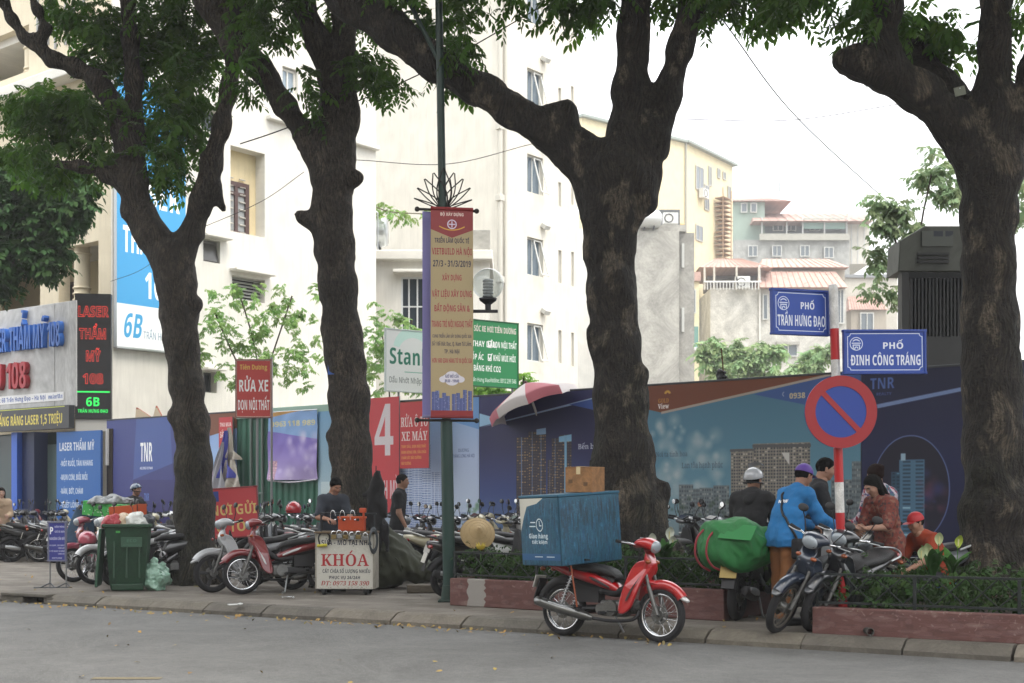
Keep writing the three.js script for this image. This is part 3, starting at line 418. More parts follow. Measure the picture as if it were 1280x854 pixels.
{
  const o = far('concrete_block', 'narrow bare concrete tower with a steel tank on top, right of the third tree', 832, 70);
  block(o, 'wall', 782, 289, 849, 600, 70, 8, grey); block(o, 'side_wall', 849.2, 291, 868, 600, 70.4, 7, wallMat(0x96948f, 0.16, spots)); block(o, 'parapet', 790, 281, 858, 289, 70.1, 7, grey, true); block(o, 'rear_wall', 700, 286, 758, 600, 80, 4, white);
  block(o, 'roof_room', 816, 262, 850, 281, 73, 2, mat(0x55585a, 0.8), true); for (const [y0, y1] of [[305, 335], [385, 415]]) farWin(o, 852, y0, 855, y1, 70.4, { bars: [] });
  const t = thing('water_tank', 'horizontal steel water tank on the bare concrete tower', 'tank', W(811, 287, 70 * FAR)); const s = 70 * FAR / FOC; part(t, 'barrel', at(lathe([[0, -15 * s], [9 * s, -14 * s], [11.5 * s, -11 * s], [11.5 * s, 11 * s], [9 * s, 14 * s], [0, 15 * s]]), [0, 13 * s, 0.1], [0, 0.3, PI / 2]), mat(0xc2c4c4, 0.35, { metalness: 0.6 })); part(t, 'stand', [box(0.08, 0.3, 0.6, -0.35, 0.1, 0.1), box(0.08, 0.3, 0.6, 0.35, 0.1, 0.1)], darkIron);
  const a = thing('air_conditioner', 'white air conditioner on the roof of the bare concrete tower', 'air conditioner', W(838, 281, 71 * FAR)); a.scale.setScalar(FAR); part(a, 'case', rbox(0.8, 0.6, 0.35, 0.03, 0, 0.32, 0), mat(0xc9c9c4, 0.5)); part(a, 'fan_grille', at(torus(0.22, 0.03, 16, 5), [-0.1, 0.32, 0.19]), darkIron);
}
{
  const A = [6.54, -123.9], B = [17.57, -133], C = [23.77, -142.1], H = 37.3, o = thing('yellow_block', 'tall pale yellow block with a rusty stair, hazy behind the third tree', 'building', [B[0], 0, B[1]]);
  const p1 = plane(A, [B[0] - A[0], B[1] - A[1]]), p2 = plane(B, [C[0] - B[0], C[1] - B[1]]), l1 = Math.hypot(B[0] - A[0], B[1] - A[1]), l2 = Math.hypot(C[0] - B[0], C[1] - B[1]);
  const put = (g, pl, m, name) => { const q = part(o, name, g, m); q.rotation.y = pl.turn; q.position.set(pl.A[0] - B[0], 0, pl.A[1] - B[1]); return q; };
  put(box(l1, H, 0.4, l1 / 2, H / 2, -0.2), p1, yellow, 'wall'); put(box(l2, H, 0.4, l2 / 2, H / 2, -0.2), p2, yellow, 'wall'); put([rbox(l1 + 0.4, 0.3, 0.8, 0.05, l1 / 2, H + 0.1, 0)], p1, mat(0x8d9691, 0.7), 'eave'); put([rbox(l2 + 0.6, 0.3, 0.8, 0.05, l2 / 2, H + 0.1, 0.1)], p2, mat(0x8d9691, 0.7), 'eave'); put(box(l2, H - 1, 5, l2 / 2, H / 2 - 1, -3.2), p2, yellow, 'core');
  for (const y of [11, 20, 29]) put(rbox(l1, 0.18, 0.1, 0.02, l1 / 2, y, 0.04), p1, wallMat(0xc9b576), 'string_course'); put(cyl([l1 - 0.2, 0, 0.15], [l1 - 0.2, H, 0.15], 0.1), p1, mat(0x9b9a92, 0.6), 'drain_pipe');
  const wn = (px, py0, px1, py1) => { const s0 = p2.run(px), s1 = p2.run(px1), y1 = p2.up(px, py0), y0 = p2.up(px, py1), g = new THREE.Group(), m = pane(o, s1 - s0, y1 - y0, 0, 0, 0, { t: 0.12, gm: mat(0x6d747a, 0.2), fm: mat(0xa6a59d, 0.6) }); m.rotation.y = p2.turn; const q = p2.pos((s0 + s1) / 2, (y0 + y1) / 2, 0.08); m.position.set(q.x - B[0], q.y, q.z - B[1]); };
  wn(869, 206, 879, 236); wn(885, 207, 889, 232); wn(896, 210, 900, 222); wn(903, 214, 907, 224); wn(869, 280, 878, 300); wn(880, 230, 886, 262); wn(909, 232, 913, 250);
  const q = p2.pos(p2.run(875), p2.up(875, 249), 0.45), a = thing('air_conditioner', 'white air conditioner below a window of the yellow block', 'air conditioner', q, p2.turn); a.scale.setScalar(FAR); part(a, 'case', rbox(0.9, 0.7, 0.4, 0.03, 0, 0.35, 0), mat(0xc9c9c4, 0.5)); part(a, 'fan_grille', at(torus(0.25, 0.03, 16, 5), [-0.1, 0.35, 0.2]), darkIron);
  const st = thing('fire_stair', 'rusty outside stair climbing the side of the yellow block', 'stair', p2.pos(p2.run(897), 0, 0.7), p2.turn), y0 = p2.up(897, 330), y1 = p2.up(897, 250), rust = mat(0x9a8068, 0.9); for (let i = 0; i < 16; i++) part(st, 'step', box(1.7, 0.1, 1.1, (i % 8 < 4 ? 1 : -1) * 0.15, lerp(y0, y1, i / 15), 0), rust); part(st, 'stringer', [box(0.1, y1 - y0 + 1, 0.08, -1.0, (y0 + y1) / 2 + 0.5, 0.4), box(0.1, y1 - y0 + 1, 0.08, 1.0, (y0 + y1) / 2 + 0.5, 0.4)], rust);
}
{
  const o = far('rooftop_house', 'hazy grey building with long red metal roofs on top, centre right', 1005, 120);
  block(o, 'wall', 918, 300, 1062, 600, 120, 9, wallMat(0xa2a3a1, 0.15, spots)); block(o, 'upper_wall', 917, 250, 956, 300, 121, 8, wallMat(0x8fa39e, 0.15), true); roofTo(o, 'gable_roof', 912, 990, 251, 234, 120.5, 9, hazedRoof, 0.15);
  block(o, 'veranda', 956, 274, 1060, 300, 121.5, 6, mat(0x6c7475, 0.7), true); roofTo(o, 'long_roof', 942, 1092, 276, 252, 119, 10, hazedRoof, 0.06); block(o, 'gable_end', 1060, 268, 1087, 330, 120.5, 7, wallMat(0xc9c9c6), true);
  block(o, 'balcony_front', 950, 292, 1062, 300, 119.5, 0.3, wallMat(0xa9aaa6), true); block(o, 'green_screen', 1003, 273, 1057, 286, 119.8, 0.2, mat(0x7d9b94, 0.7), true); for (const px of [952, 983, 1003, 1030, 1058]) block(o, 'post', px, 272, px + 1.5, 300, 119.6, 0.15, mat(0xb5b7b5, 0.6), true);
  for (const px of [926, 938]) farWin(o, px, 254, px + 8, 266, 120.9, { bars: [] }); for (const px of [966, 982, 1012]) farWin(o, px, 276, px + 13, 289, 121.3); for (const [a, b] of [[935, 307], [965, 307], [1000, 307], [1030, 309]]) farWin(o, a, b, a + 12, b + 14, 119.9);
  block(o, 'chimney', 1050.5, 214, 1054, 262, 121, 0.3, steel, true); block(o, 'mast', 974.5, 226, 975.5, 240, 119, 0.1, darkIron, true); for (const x of [1064, 1072, 1080]) block(o, 'rib', x, 268, x + 1, 330, 120.45, 0.04, mat(0xaeb0ae, 0.6), true);
}
{
  const o = far('tiled_house', 'pale house with two hipped red roofs and an open roof terrace behind the street signs', 970, 90);
  block(o, 'wall', 888, 360, 1058, 600, 90, 8, wallMat(0xc6c4be, 0.2, spots)); block(o, 'terrace_back', 884, 330, 955, 362, 93, 2, mat(0x74706c, 0.9), true); roofTo(o, 'hip_roof', 874, 968, 334, 312, 89.5, 7, hazedRoof2, 0.3); roofTo(o, 'hip_roof', 950, 1062, 334, 314, 91, 6, hazedRoof2, 0.12); roofTo(o, 'lower_roof', 950, 1060, 359, 333, 89.2, 4, hazedRoof2, 0.06); block(o, 'upper_room', 960, 331, 1056, 350, 92, 4, wallMat(0xb9b4ac), true);
  for (const px of [880, 892, 920, 948]) block(o, 'post', px, 333, px + 2, 362, 89.4, 0.2, wallMat(0xc4c2bc), true); block(o, 'terrace_rail', 880, 351, 952, 353, 89.3, 0.1, mat(0xc2c3c0, 0.6), true); for (let px = 884; px < 952; px += 4) block(o, 'baluster', px, 353, px + 0.9, 362, 89.3, 0.08, mat(0xc2c3c0, 0.6), true);
  farWin(o, 973, 430, 997, 446, 89.9); farWin(o, 1046, 362, 1055, 405, 89.9); farWin(o, 953, 368, 960, 400, 89.9, { bars: [] }); block(o, 'hood', 971, 427, 1000, 431, 89.6, 0.6, grey, true); block(o, 'drain_pipe', 949, 331, 951, 470, 89.8, 0.15, mat(0xc8c6c0, 0.6), true);
  const a = thing('air_conditioner', 'white air conditioner standing on the open roof terrace under a red roof', 'air conditioner', W(928, 361, 89.6 * FAR)); a.scale.setScalar(FAR); part(a, 'case', rbox(1.0, 0.8, 0.4, 0.03, 0, 0.42, 0), mat(0xc9c9c4, 0.5)); part(a, 'fan_grille', at(torus(0.28, 0.03, 16, 5), [-0.1, 0.42, 0.2]), darkIron);
  const y = far('yellow_annex', 'small yellow house with a red lean-to roof beside the concrete tower', 866, 84); block(y, 'wall', 856, 350, 874, 600, 84, 5, yellow); block(y, 'roof', 855, 340, 876, 351, 83.7, 5.5, hazedRoof2, true); block(y, 'green_box', 856, 408, 873, 434, 83.2, 0.8, mat(0x5f8a80, 0.6), true); block(y, 'ledge', 856, 434, 874, 438, 83.1, 1, mat(0xd0d2d0, 0.6), true); farWin(y, 859, 362, 870, 392, 83.9);
  const s = far('side_house', 'grey house with a small red roof right of the street name pole', 1090, 97); block(s, 'wall', 1056, 347, 1122, 600, 97, 6, wallMat(0xbdbcb8, 0.2)); block(s, 'front_room', 1064, 386, 1108, 600, 95.5, 1.5, wallMat(0xa8a29a)); roofTo(s, 'red_roof', 1062, 1110, 387, 367, 95.2, 3, hazedRoof2, 0.1); farWin(s, 1075, 391, 1092, 414, 95.4); farWin(s, 1058, 375, 1063, 402, 96.9, { bars: [] }); block(s, 'roof_slab', 1054, 343, 1124, 347, 96.8, 6.4, mat(0x7b7f82, 0.7), true);
}
{ // dark generator housing behind the hoarding, right
  const d = 23, P = (px, py) => W(px, py, d), o = thing('generator_housing', 'grey metal generator housing lettered EDI above the right end of hoarding', 'generator', [P(1165, 0).x, 0, -d]), X = (px) => P(px, 0).x - P(1165, 0).x, Y = (py) => P(0, py).y;
  const g1 = mat(0x25282b, 0.6, { map: rep(grime, 0.4) }), g2 = mat(0x121417, 0.55), lg = mat(0x474c48, 0.6, { map: rep(grime, 0.4) });
  const hood = ext([[X(1124), Y(338)], [X(1126), Y(302)], [X(1156), Y(284)], [X(1215), Y(284)], [X(1258), Y(300)], [X(1258), Y(338)]], 0.7, 0.02); hood.translate(0, 0, -0.7); part(o, 'hood', hood, lg);
  part(o, 'frame', [box(X(1137) - X(1128), Y(338), 0.25, X(1132.5), Y(338) / 2, -0.14), box(X(1256) - X(1138), 0.12, 0.6, X(1197), Y(338) - 0.065, -0.35), box(X(1256) - X(1128), Y(420), 0.6, X(1192), Y(420) / 2, -0.36)], g1);
  for (let i = 0; i < 26; i++) part(o, 'fin', box(0.03, Y(343) - Y(420), 0.4, X(1141) + i * (X(1254) - X(1141)) / 25, (Y(343) + Y(420)) / 2, -0.25), g2); part(o, 'core', box(X(1254) - X(1139), Y(343) - Y(420), 0.14, X(1196.5), (Y(343) + Y(420)) / 2, -0.55), g2);
  const t = printed(1.2, 0.35, 200, (x, w, h) => { x.fillStyle = '#454a46'; x.fillRect(0, 0, w, h); vtext(x, 'EDI', w / 2, h * 0.82, h * 0.85, { color: '#161d2c', fit: w * 0.66, font: 'monospace' }); }); part(o, 'nameplate', box(X(1191) - X(1152), Y(289) - Y(308), 0.03, X(1171), Y(299), 0.035), new THREE.MeshPhysicalMaterial({ map: t, roughness: 0.6 }));
  part(o, 'vent_panel', [box(X(1186) - X(1147), 0.04, 0.05, X(1166), Y(318), 0.04), box(X(1186) - X(1147), 0.04, 0.05, X(1166), Y(323), 0.04), box(X(1186) - X(1147), 0.04, 0.05, X(1166), Y(328), 0.04)], g2);
}

// unseen house rows behind the camera, placed to keep low sky off the pavement
{ const cols = [0xb8ad98, 0xa8a49c, 0xb3a08a]; for (let i = 0; i < 3; i++) { const w = 19.6, h = [15, 18, 14][i], o = thing('unseen_house_row', ['unseen beige house row behind the viewer, left, shading the pavement', 'unseen tall grey house row behind the viewer, shading the pavement', 'unseen tan house row behind the viewer, right, shading the pavement'][i], 'building', kerbLine.pos(-22 + i * 20, 0, 19.5 + i * 0.3), kerbLine.turn + PI), m = wallMat(cols[i], 0.2); part(o, 'wall', box(w, h, 6, 0, h / 2, -3), m); part(o, 'cornice', rbox(w + 0.1, 0.4, 0.6, 0.05, 0, h + 0.1, 0), m); for (let f = 0; f < 4; f++) for (let k = 0; k < 6; k++) pane(o, 1.4, 1.8, -8 + k * 3.2, 2 + f * 3.4, 0.04, {}); } }

// ---------- clinic front and signs ----------
const font3 = await new FontLoader().loadAsync('fonts/droid/droid_sans_bold.typeface.json');
function letters(str, size, depth, sx) { // raised letters, marks as little bars; starts at x = 0
  const out = []; let x = 0;
  const bar = (a, b) => { const w = size * 0.1; return at(new THREE.BoxGeometry(Math.hypot(b[0] - a[0], b[1] - a[1]) + w, w, depth), [(a[0] + b[0]) / 2, (a[1] + b[1]) / 2, depth / 2], [0, 0, Math.atan2(b[1] - a[1], b[0] - a[0])]); };
  for (const ch of str.normalize('NFD')) {
    const k = ch.codePointAt(0);
    if (k >= 0x300 && k < 0x340) { const c = x - size * 0.36, t = size * 1.14, s = size * 0.16, e = size * 0.24; if (k === 0x302) out.push(bar([c - s, t - s * 0.4], [c, t + s * 0.4]), bar([c, t + s * 0.4], [c + s, t - s * 0.4])); if (k === 0x309) out.push(bar([c, t + e], [c + s, t + e * 1.8]), bar([c - s * 0.7, t + e * 1.9], [c + s, t + e * 1.9])); if (k === 0x303) out.push(bar([c - s * 1.3, t], [c - s * 0.3, t + s * 0.6]), bar([c - s * 0.3, t + s * 0.6], [c + s * 0.4, t]), bar([c + s * 0.4, t], [c + s * 1.3, t + s * 0.6])); continue; }
    if (ch === ' ') { x += size * 0.4; continue; }
    const g = new TextGeometry(ch, { font: font3, size, depth, curveSegments: 4, bevelEnabled: false }); g.computeBoundingBox(); const b = g.boundingBox; g.translate(x - b.min.x, 0, 0); out.push(g); x += b.max.x - b.min.x + size * 0.1;
  }
  const g = merge(out); g.scale(sx, 1, 1); g.userData.w = x * sx; return g;
}
{
  const A = W(95, 0, 33), B = W(0, 0, 34.96), pl = plane([A.x, A.z], [A.x - B.x, A.z - B.z]), L = (px) => pl.run(px), o = thing('clinic_fascia', 'white fascia board with raised blue and red clinic lettering, far left', 'sign', pl.pos(0), pl.turn), s0 = L(-70);
  const wht = mat(0xc5c6c8, 0.45, { map: rep(spots, 0.4) });
  for (const [a, b] of [[-70, -5], [-5, 68], [68, 94.5]]) part(o, 'panel', rbox(L(b) - L(a) - 0.012, 2.66, 0.35, 0.01, (L(a) + L(b)) / 2, 5.02, -0.18), wht);
  const t1 = letters('LASER THẨM MỸ 108', 0.62, 0.14, 1), w1 = L(81) - L(-13); t1.scale(w1 / t1.userData.w, 1, 1); t1.translate(L(-13), pl.up(40, 437), 0); part(o, 'blue_lettering', t1, mat(0x2a62b4, 0.4));
  const t2 = letters('LIỆU 108'.replace('Ệ', 'E'), 0.68, 0.14, 1), w2 = L(39) - L(-24); t2.scale(w2 / t2.userData.w, 1, 1); t2.translate(L(-24), pl.up(15, 487), 0); part(o, 'red_lettering', t2, mat(0xa01e2c, 0.4));
  const sT = printed(L(80) - L(-60), 0.22, 180, (x, w, h) => { x.fillStyle = '#e4e5e7'; x.fillRect(0, 0, w, h); vtext(x, 'Địa chỉ: 6B Trần Hưng Đạo – Hà Nội', w * 0.6, h * 0.75, h * 0.7, { color: '#2b4a96', fit: w * 0.5, align: 'center' }); vtext(x, 'www.laser108.vn', w * 0.93, h * 0.75, h * 0.7, { color: '#2b4a96', fit: w * 0.12 }); });
  part(o, 'small_print', at(new THREE.PlaneGeometry(L(80) - L(-60), 0.22), [(L(80) + L(-60)) / 2, pl.up(40, 498), 0.008]), printMat(sT));
  // scrolling letter strip beneath
  const y0 = 3.14, y1 = 3.72, w = L(93) - s0, st = thing('scrolling_sign', 'dark LED strip with yellow lettering under the white fascia board', 'sign', pl.pos((L(93) + s0) / 2, 0, 0.08), pl.turn), tt = printed(w, 0.58, 180, (x, cw, h) => { x.fillStyle = '#2b2c30'; x.fillRect(0, 0, cw, h); vtext(x, 'TẨY TRẮNG RĂNG LASER 1,5 TRIỆU', cw * 0.955, h * 0.76, h * 0.58, { color: '#d8c64a', fit: cw * 0.58, align: 'right' }); x.fillStyle = '#b8c23a'; x.fillRect(0, h * 0.03, cw * 0.97, h * 0.04); });
  part(st, 'letter_face', at(new THREE.PlaneGeometry(w, 0.58), [0, (y0 + y1) / 2, 0.083]), new THREE.MeshPhysicalMaterial({ map: tt, roughness: 0.3 })); part(st, 'case', box(w, 0.58, 0.16, 0, (y0 + y1) / 2, 0), darkIron);
  // shop front under it
  const sf = thing('shop_front', 'glass and blue clinic shop front under the LED strip', 'shop front', pl.pos(0, 0, -0.3), pl.turn), gl = mat(0x3a4a4a, 0.1, { specularIntensity: 1 });
  const bx = (n, a, b, c0, c1, z, m, th = 0.1) => part(sf, n, box(L(b) - L(a), c1 - c0, th, (L(a) + L(b)) / 2, (c0 + c1) / 2, z), m);
  bx('glass_door', -70, 4, 0, 3.12, -0.3, gl); bx('glass_door', 5, 13.5, 0, 3.12, -0.3, gl); bx('door_frame', 4, 5, 0, 3.12, -0.25, steel); bx('blue_pillar', 14, 21, 0, 3.12, 0, mat(0x2f5fc0, 0.45), 0.6); bx('navy_pillar', 21.2, 36, 0, 3.12, -0.1, mat(0x14234c, 0.45), 0.5); bx('glass_pane', 36.3, 72, 0, 3.12, -0.3, gl); bx('gap_shade_strip', 127, 134, 0, 3.1, 0, mat(0x2d2420, 0.7), 0.3); bx('drain_pipe', 128.5, 130.5, 2.2, 3.1, 0.2, mat(0xc9c9c9, 0.5), 0.06);  // dark end strip is painted as the shaded gap beside the poster
  const pw = L(71) - L(37), pt = printed(pw, 2.6, 150, (x, w, h) => { // a smiling woman, and orange lines
    x.fillStyle = '#55696a'; x.fillRect(0, 0, w, h); ['VẾT THÂM', 'NÁM DA', 'TRẺ HÓA DA'].forEach((t, i) => vtext(x, t, w * 0.3, h * (0.26 + i * 0.15), h * 0.1, { color: '#d98a2e', fit: w * 0.44 }));
    x.fillStyle = '#4a2c20'; x.beginPath(); x.ellipse(w * 0.86, h * 0.4, w * 0.24, h * 0.26, 0, 0, 7); x.fill(); x.fillStyle = '#d9a78c'; x.beginPath(); x.ellipse(w * 0.9, h * 0.42, w * 0.16, h * 0.19, 0, 0, 7); x.fill(); x.beginPath(); x.ellipse(w * 0.72, h * 0.6, w * 0.09, h * 0.13, 0.4, 0, 7); x.fill(); x.fillStyle = '#fff'; x.fillRect(w * 0.84, h * 0.5, w * 0.12, h * 0.025); x.fillStyle = '#33221c'; x.fillRect(w * 0.82, h * 0.37, w * 0.05, h * 0.015); x.fillRect(w * 0.93, h * 0.37, w * 0.05, h * 0.015); x.fillStyle = '#d8d6cc'; x.fillRect(w * 0.62, h * 0.75, w * 0.4, h * 0.25); x.fillStyle = '#6a5a48'; x.fillRect(w * 0.55, h * 0.7, w * 0.2, h * 0.3);
  }); part(sf, 'window_poster', box(pw, 2.6, 0.01, (L(37) + L(71)) / 2, 1.5, -0.23), printMat(pt));
  const bw = L(127) - L(72), bt = printed(bw, 2.4, 170, (x, w, h) => { x.fillStyle = '#2160a8'; x.fillRect(0, 0, w, h); vtext(x, 'LASER THẨM MỸ', w * 0.46, h * 0.2, h * 0.12, { fit: w * 0.8, color: '#d9dde4' });['-NỐT RUỒI, TÀN NHANG', '-MỤN CƠM, ĐỒI MỒI', '-NÁM, BỚT, CHÀM', '-TRIỆT LÔNG, SẸO'].forEach((t, i) => vtext(x, t, w * 0.09, h * (0.36 + i * 0.145), h * 0.085, { align: 'left', color: '#cfd6e2', fit: w * [0.74, 0.62, 0.52, 0.6][i] })); });
  const bp = thing('clinic_poster', 'blue poster board listing skin treatments in white, left of the violet hoarding', 'poster', pl.pos((L(72) + L(127)) / 2, 1.86), pl.turn); const [f, b] = faced(bw, 2.4, 0.06); part(bp, 'print_face', f, printMat(bt)); part(bp, 'board', b, mat(0x1b4a86, 0.5));
  // the black upright LED sign
  const c = pl.pos((L(95) + L(139)) / 2, 0, 0.5), lw = 0.88, ly0 = 3.42, ly1 = 6.45, ld = 33.2, u = thing('led_sign', 'tall black LED sign with red and green outlined letters, left', 'sign', W(117, 625, ld).setY(0), 0.12), LH = (py) => EYE - (py - HY) / FOC * ld;
  const draw = (bg) => (x, w, h) => { x.fillStyle = bg; x.fillRect(0, 0, w, h); const Y = (py) => (LH(368) - LH(py)) / (LH(368) - LH(524)) * h, red = bg === '#000' ? '#ff2a1c' : '#e04a40', gr = bg === '#000' ? '#1dff50' : '#3ce070'; vtext(x, 'LASER', w / 2, Y(396.5), h * 0.115, { outline: red, fit: w * 0.86 }); vtext(x, 'THẨM', w / 2, Y(424.5), h * 0.115, { outline: red, fit: w * 0.76 }); vtext(x, 'MỸ', w / 2, Y(452), h * 0.115, { outline: red, fit: w * 0.42 }); vtext(x, '108', w / 2, Y(480), h * 0.11, { outline: red, fit: w * 0.58 }); x.fillStyle = gr; x.fillRect(w * 0.03, Y(489.5), w * 0.94, h * 0.012); vtext(x, '6B', w / 2, Y(508), h * 0.1, { color: gr, fit: w * 0.4 }); vtext(x, 'TRẦN HƯNG ĐẠO', w / 2, Y(516.5), h * 0.04, { color: gr, fit: w * 0.84 }); };
  const H = LH(368) - LH(524); u.position.y = LH(524);
  part(u, 'lamp_face', at(new THREE.PlaneGeometry(lw, H), [0, H / 2, 0.104]), new THREE.MeshPhysicalMaterial({ map: printed(lw, H, 170, draw('#25262a')), emissiveMap: printed(lw, H, 170, draw('#000')), emissive: 0xffffff, emissiveIntensity: 0.28, roughness: 0.4 })); part(u, 'case', rbox(lw, H, 0.2, 0.01, 0, H / 2, 0), mat(0x222327, 0.5)); part(u, 'foot_box', rbox(lw, 0.3, 0.2, 0.01, 0, -0.16, -0.04), mat(0xb9b8b2, 0.6));
  const aw = thing('striped_awning', 'small rust striped awning peaks above the violet hoarding panel', 'awning', hoard.pos(hoard.run(170), FH + 0.03, -0.4), hoard.turn), am = mat(0xffffff, 0.8, { map: ctex(64, 64, (x) => { for (let i = 0; i < 4; i++) { x.fillStyle = i % 2 ? '#c9b8a0' : '#8a4a38'; x.fillRect(0, i * 16, 64, 16); } }), side: THREE.DoubleSide }), ru = (px) => hoard.run(px) - hoard.run(170);
  for (const [a, b, py] of [[153, 175, 510], [175, 187, 508]]) { const h = hoard.up(a, py) - FH, g = ext([[ru(a), 0], [ru(b), 0], [a === 153 ? ru(a) + 0.05 : ru(b) - 0.25, h]], 0.04); part(aw, 'awning_peak', g, am); }
}
// boards on posts
function board(name, label, cat, c, turn, w, h, draw, o = {}) {
  const { k = 300, frame = 0x777777, posts = [], th = 0.03, tilt = 0, post = mat(0x8a8c8d, 0.45, { metalness: 0.5 }), lean = 0, group } = o, g = thing(name, label, cat, c, turn, group), t = printed(w, h, k, draw); g.rotation.order = 'YXZ'; g.rotation.x = tilt; g.rotation.z = lean;
  const [f, b] = faced(w, h, th); part(g, 'print_face', f, printMat(t, o.rough ?? 0.5)); part(g, 'panel', b, mat(o.back ?? frame, 0.6)); if (o.rim) part(g, 'rim', [rbox(w + 0.04, 0.025, th + 0.03, 0.005, 0, h / 2, 0), rbox(w + 0.04, 0.025, th + 0.03, 0.005, 0, -h / 2, 0), rbox(0.025, h, th + 0.03, 0.005, -w / 2, 0, 0), rbox(0.025, h, th + 0.03, 0.005, w / 2, 0, 0)], mat(frame, 0.5));
  for (const [x, y0, y1, z = -0.04] of posts) part(g, 'post', cyl([x, y0, z], [x, y1, z], o.pr ?? 0.025), post); return g;
}
{
  const d = 26.4, s = d / FOC, c = W(317, 486, d); board('car_wash_sign', 'red RỬA XE sign board on thin posts between the first and second tree', 'sign', c, 0.02, 44 * s, 72 * s, (x, w, h) => { x.fillStyle = '#c94f4c'; x.fillRect(0, 0, w, h); x.strokeStyle = '#e3c8b8'; x.lineWidth = w * 0.02; x.strokeRect(w * 0.02, h * 0.013, w * 0.96, h * 0.974); vtext(x, 'Tiên Dương', w / 2, h * 0.17, h * 0.12, { color: '#e8c964', fit: w * 0.78 }); vtext(x, 'RỬA XE', w / 2, h * 0.55, h * 0.28, { fit: w * 0.86 }); vtext(x, 'DỌN NỘI THẤT', w / 2, h * 0.87, h * 0.24, { fit: w * 0.9 }); }, { posts: [[22 * s, -165 * s, 40 * s], [4 * s, -165 * s, -20 * s]], rim: 1, frame: 0x8d6a62, k: 420 });
  const q = (px, py, off) => hoard.pos(hoard.run(px), hoard.up(px, py), off), wd = (a, b) => hoard.run(b) - hoard.run(a), hg = (px, a, b) => hoard.up(px, a) - hoard.up(px, b);
  board('scrap_sign', 'narrow red sign with white lines hanging right of the leftmost tree', 'sign', q(288, 551, 0.12), hoard.turn, wd(280, 297), hg(288, 522, 580), (x, w, h) => { x.fillStyle = '#c0393e'; x.fillRect(0, 0, w, h);['THU MUA', 'SẮT VỤN', 'NHÔM', 'ĐỒNG'].forEach((t, i) => vtext(x, t, w / 2, h * (0.2 + i * 0.24), h * [0.12, 0.18, 0.17, 0.17][i], { fit: w * [0.84, 0.86, 0.7, 0.6][i], color: '#e8dcd6' })); });
  { // purple printed poster, cloth loosely hung
    const w = wd(343, 403), h = hg(372, 515, 600), t = printed(w, h, 200, (x, cw, ch) => { x.fillStyle = vgrad(x, ch, [[0, '#6f6ab8'], [0.5, '#8270c0'], [1, '#b8a8d6']]); x.fillRect(0, 0, cw, ch); poly(x, [[0, 0], [cw, 0], [cw, ch * 0.42], [0, ch * 0.28]], '#84a8d8'); poly(x, [[0, 0], [cw * 0.7, 0], [0, ch * 0.08]], '#b4884a'); vtext(x, '0963 118 989', cw * 0.5, ch * 0.22, ch * 0.11, { color: '#d8cf9a', fit: cw * 0.92 }); clouds(x, 26, 5, [cw * 0.25, ch * 0.35, cw, ch], 'rgba(225,215,240,0.45)'); printTower(x, cw * 0.02, ch * 0.72, cw * 0.09, ch, ['#c49ab4', '#8d7da8', '#d9b3bd', '#e9d8df'], 12, 3, 0.2); printTower(x, cw * 0.1, ch * 0.72, cw * 0.2, ch, ['#cc9aa8', '#8d7da8', '#d9b3bd', '#e9d8df'], 12, 4, 0.2); });
    const g = new THREE.PlaneGeometry(w, h, 24, 16), p = g.attributes.position; for (let i = 0; i < p.count; i++) { const X = p.getX(i) / w, Y = p.getY(i) / h; p.setZ(i, 0.02 * Math.sin(X * 9 + Y * 4) + 0.05 * fbm(X * 3, Y * 3, 1) - 0.08 * sm(0.3, 0.5, -Y) * Math.sin(X * 5)); p.setY(i, p.getY(i) - 0.05 * (0.25 - X * X) * (Y < 0 ? 1 : 0)); } g.computeVertexNormals();
    const o = thing('hanging_poster', 'purple cloud poster with a yellow phone number hung on green fence', 'poster', q(373, 557, 0.18), hoard.turn); part(o, 'printed_cloth', g, new THREE.MeshPhysicalMaterial({ map: t, roughness: 0.6, side: THREE.DoubleSide })); part(o, 'hem', pipe([[-w / 2, -h / 2 - 0.02, 0.01], [0, -h / 2 - 0.06, 0.03], [w / 2, -h / 2 - 0.01, 0.01]], 0.014), mat(0xd4cfd8, 0.7)); part(o, 'top_batten', cyl([-w / 2, h / 2, -0.02], [w / 2, h / 2, -0.02], 0.015), steel);
  }
  board('pale_blue_board', 'pale blue board on the green fence at the left side of second trunk', 'board', q(421, 577, 0.1), hoard.turn, wd(403, 440), hg(421, 516, 642), (x, w, h) => { x.fillStyle = vgrad(x, h, [[0, '#6f9fc4'], [1, '#b4c8cc']]); x.fillRect(0, 0, w, h); x.fillStyle = 'rgba(240,244,240,.4)'; x.fillRect(w * 0.1, h * 0.7, w * 0.5, h * 0.12); }, { k: 120 });
  { // torn banner bunched on the post
    const o = thing('torn_banner', 'torn white and blue banner cloth bunched on a post by the green fence', 'banner', q(296, 570, 0.3), hoard.turn), cl = (pts, m) => { const n = pts.length, P = [], I = [], Uv = []; for (let i = 0; i <= 12; i++) for (let j = 0; j <= 14; j++) { const t = i / 12, f = j / 14 * (n - 1), k = Math.min(n - 2, Math.floor(f)), e = f - k, a = [lerp(pts[k][0], pts[k + 1][0], e), lerp(pts[k][1], pts[k + 1][1], e), lerp(pts[k][2], pts[k + 1][2], e)]; P.push(lerp(a[0], a[1], t), a[2], 0.05 * Math.sin(t * 11 + j * 0.5) * (0.3 + j / 14)); Uv.push(t, j / 14); } for (let i = 0; i < 12; i++) for (let j = 0; j < 14; j++) { const b = i * 15 + j; I.push(b, b + 1, b + 15, b + 1, b + 16, b + 15); } const g = new THREE.BufferGeometry(); g.setAttribute('position', new THREE.Float32BufferAttribute(P, 3)); g.setAttribute('uv', new THREE.Float32BufferAttribute(Uv, 2)); g.setIndex(I); g.computeVertexNormals(); return g; };
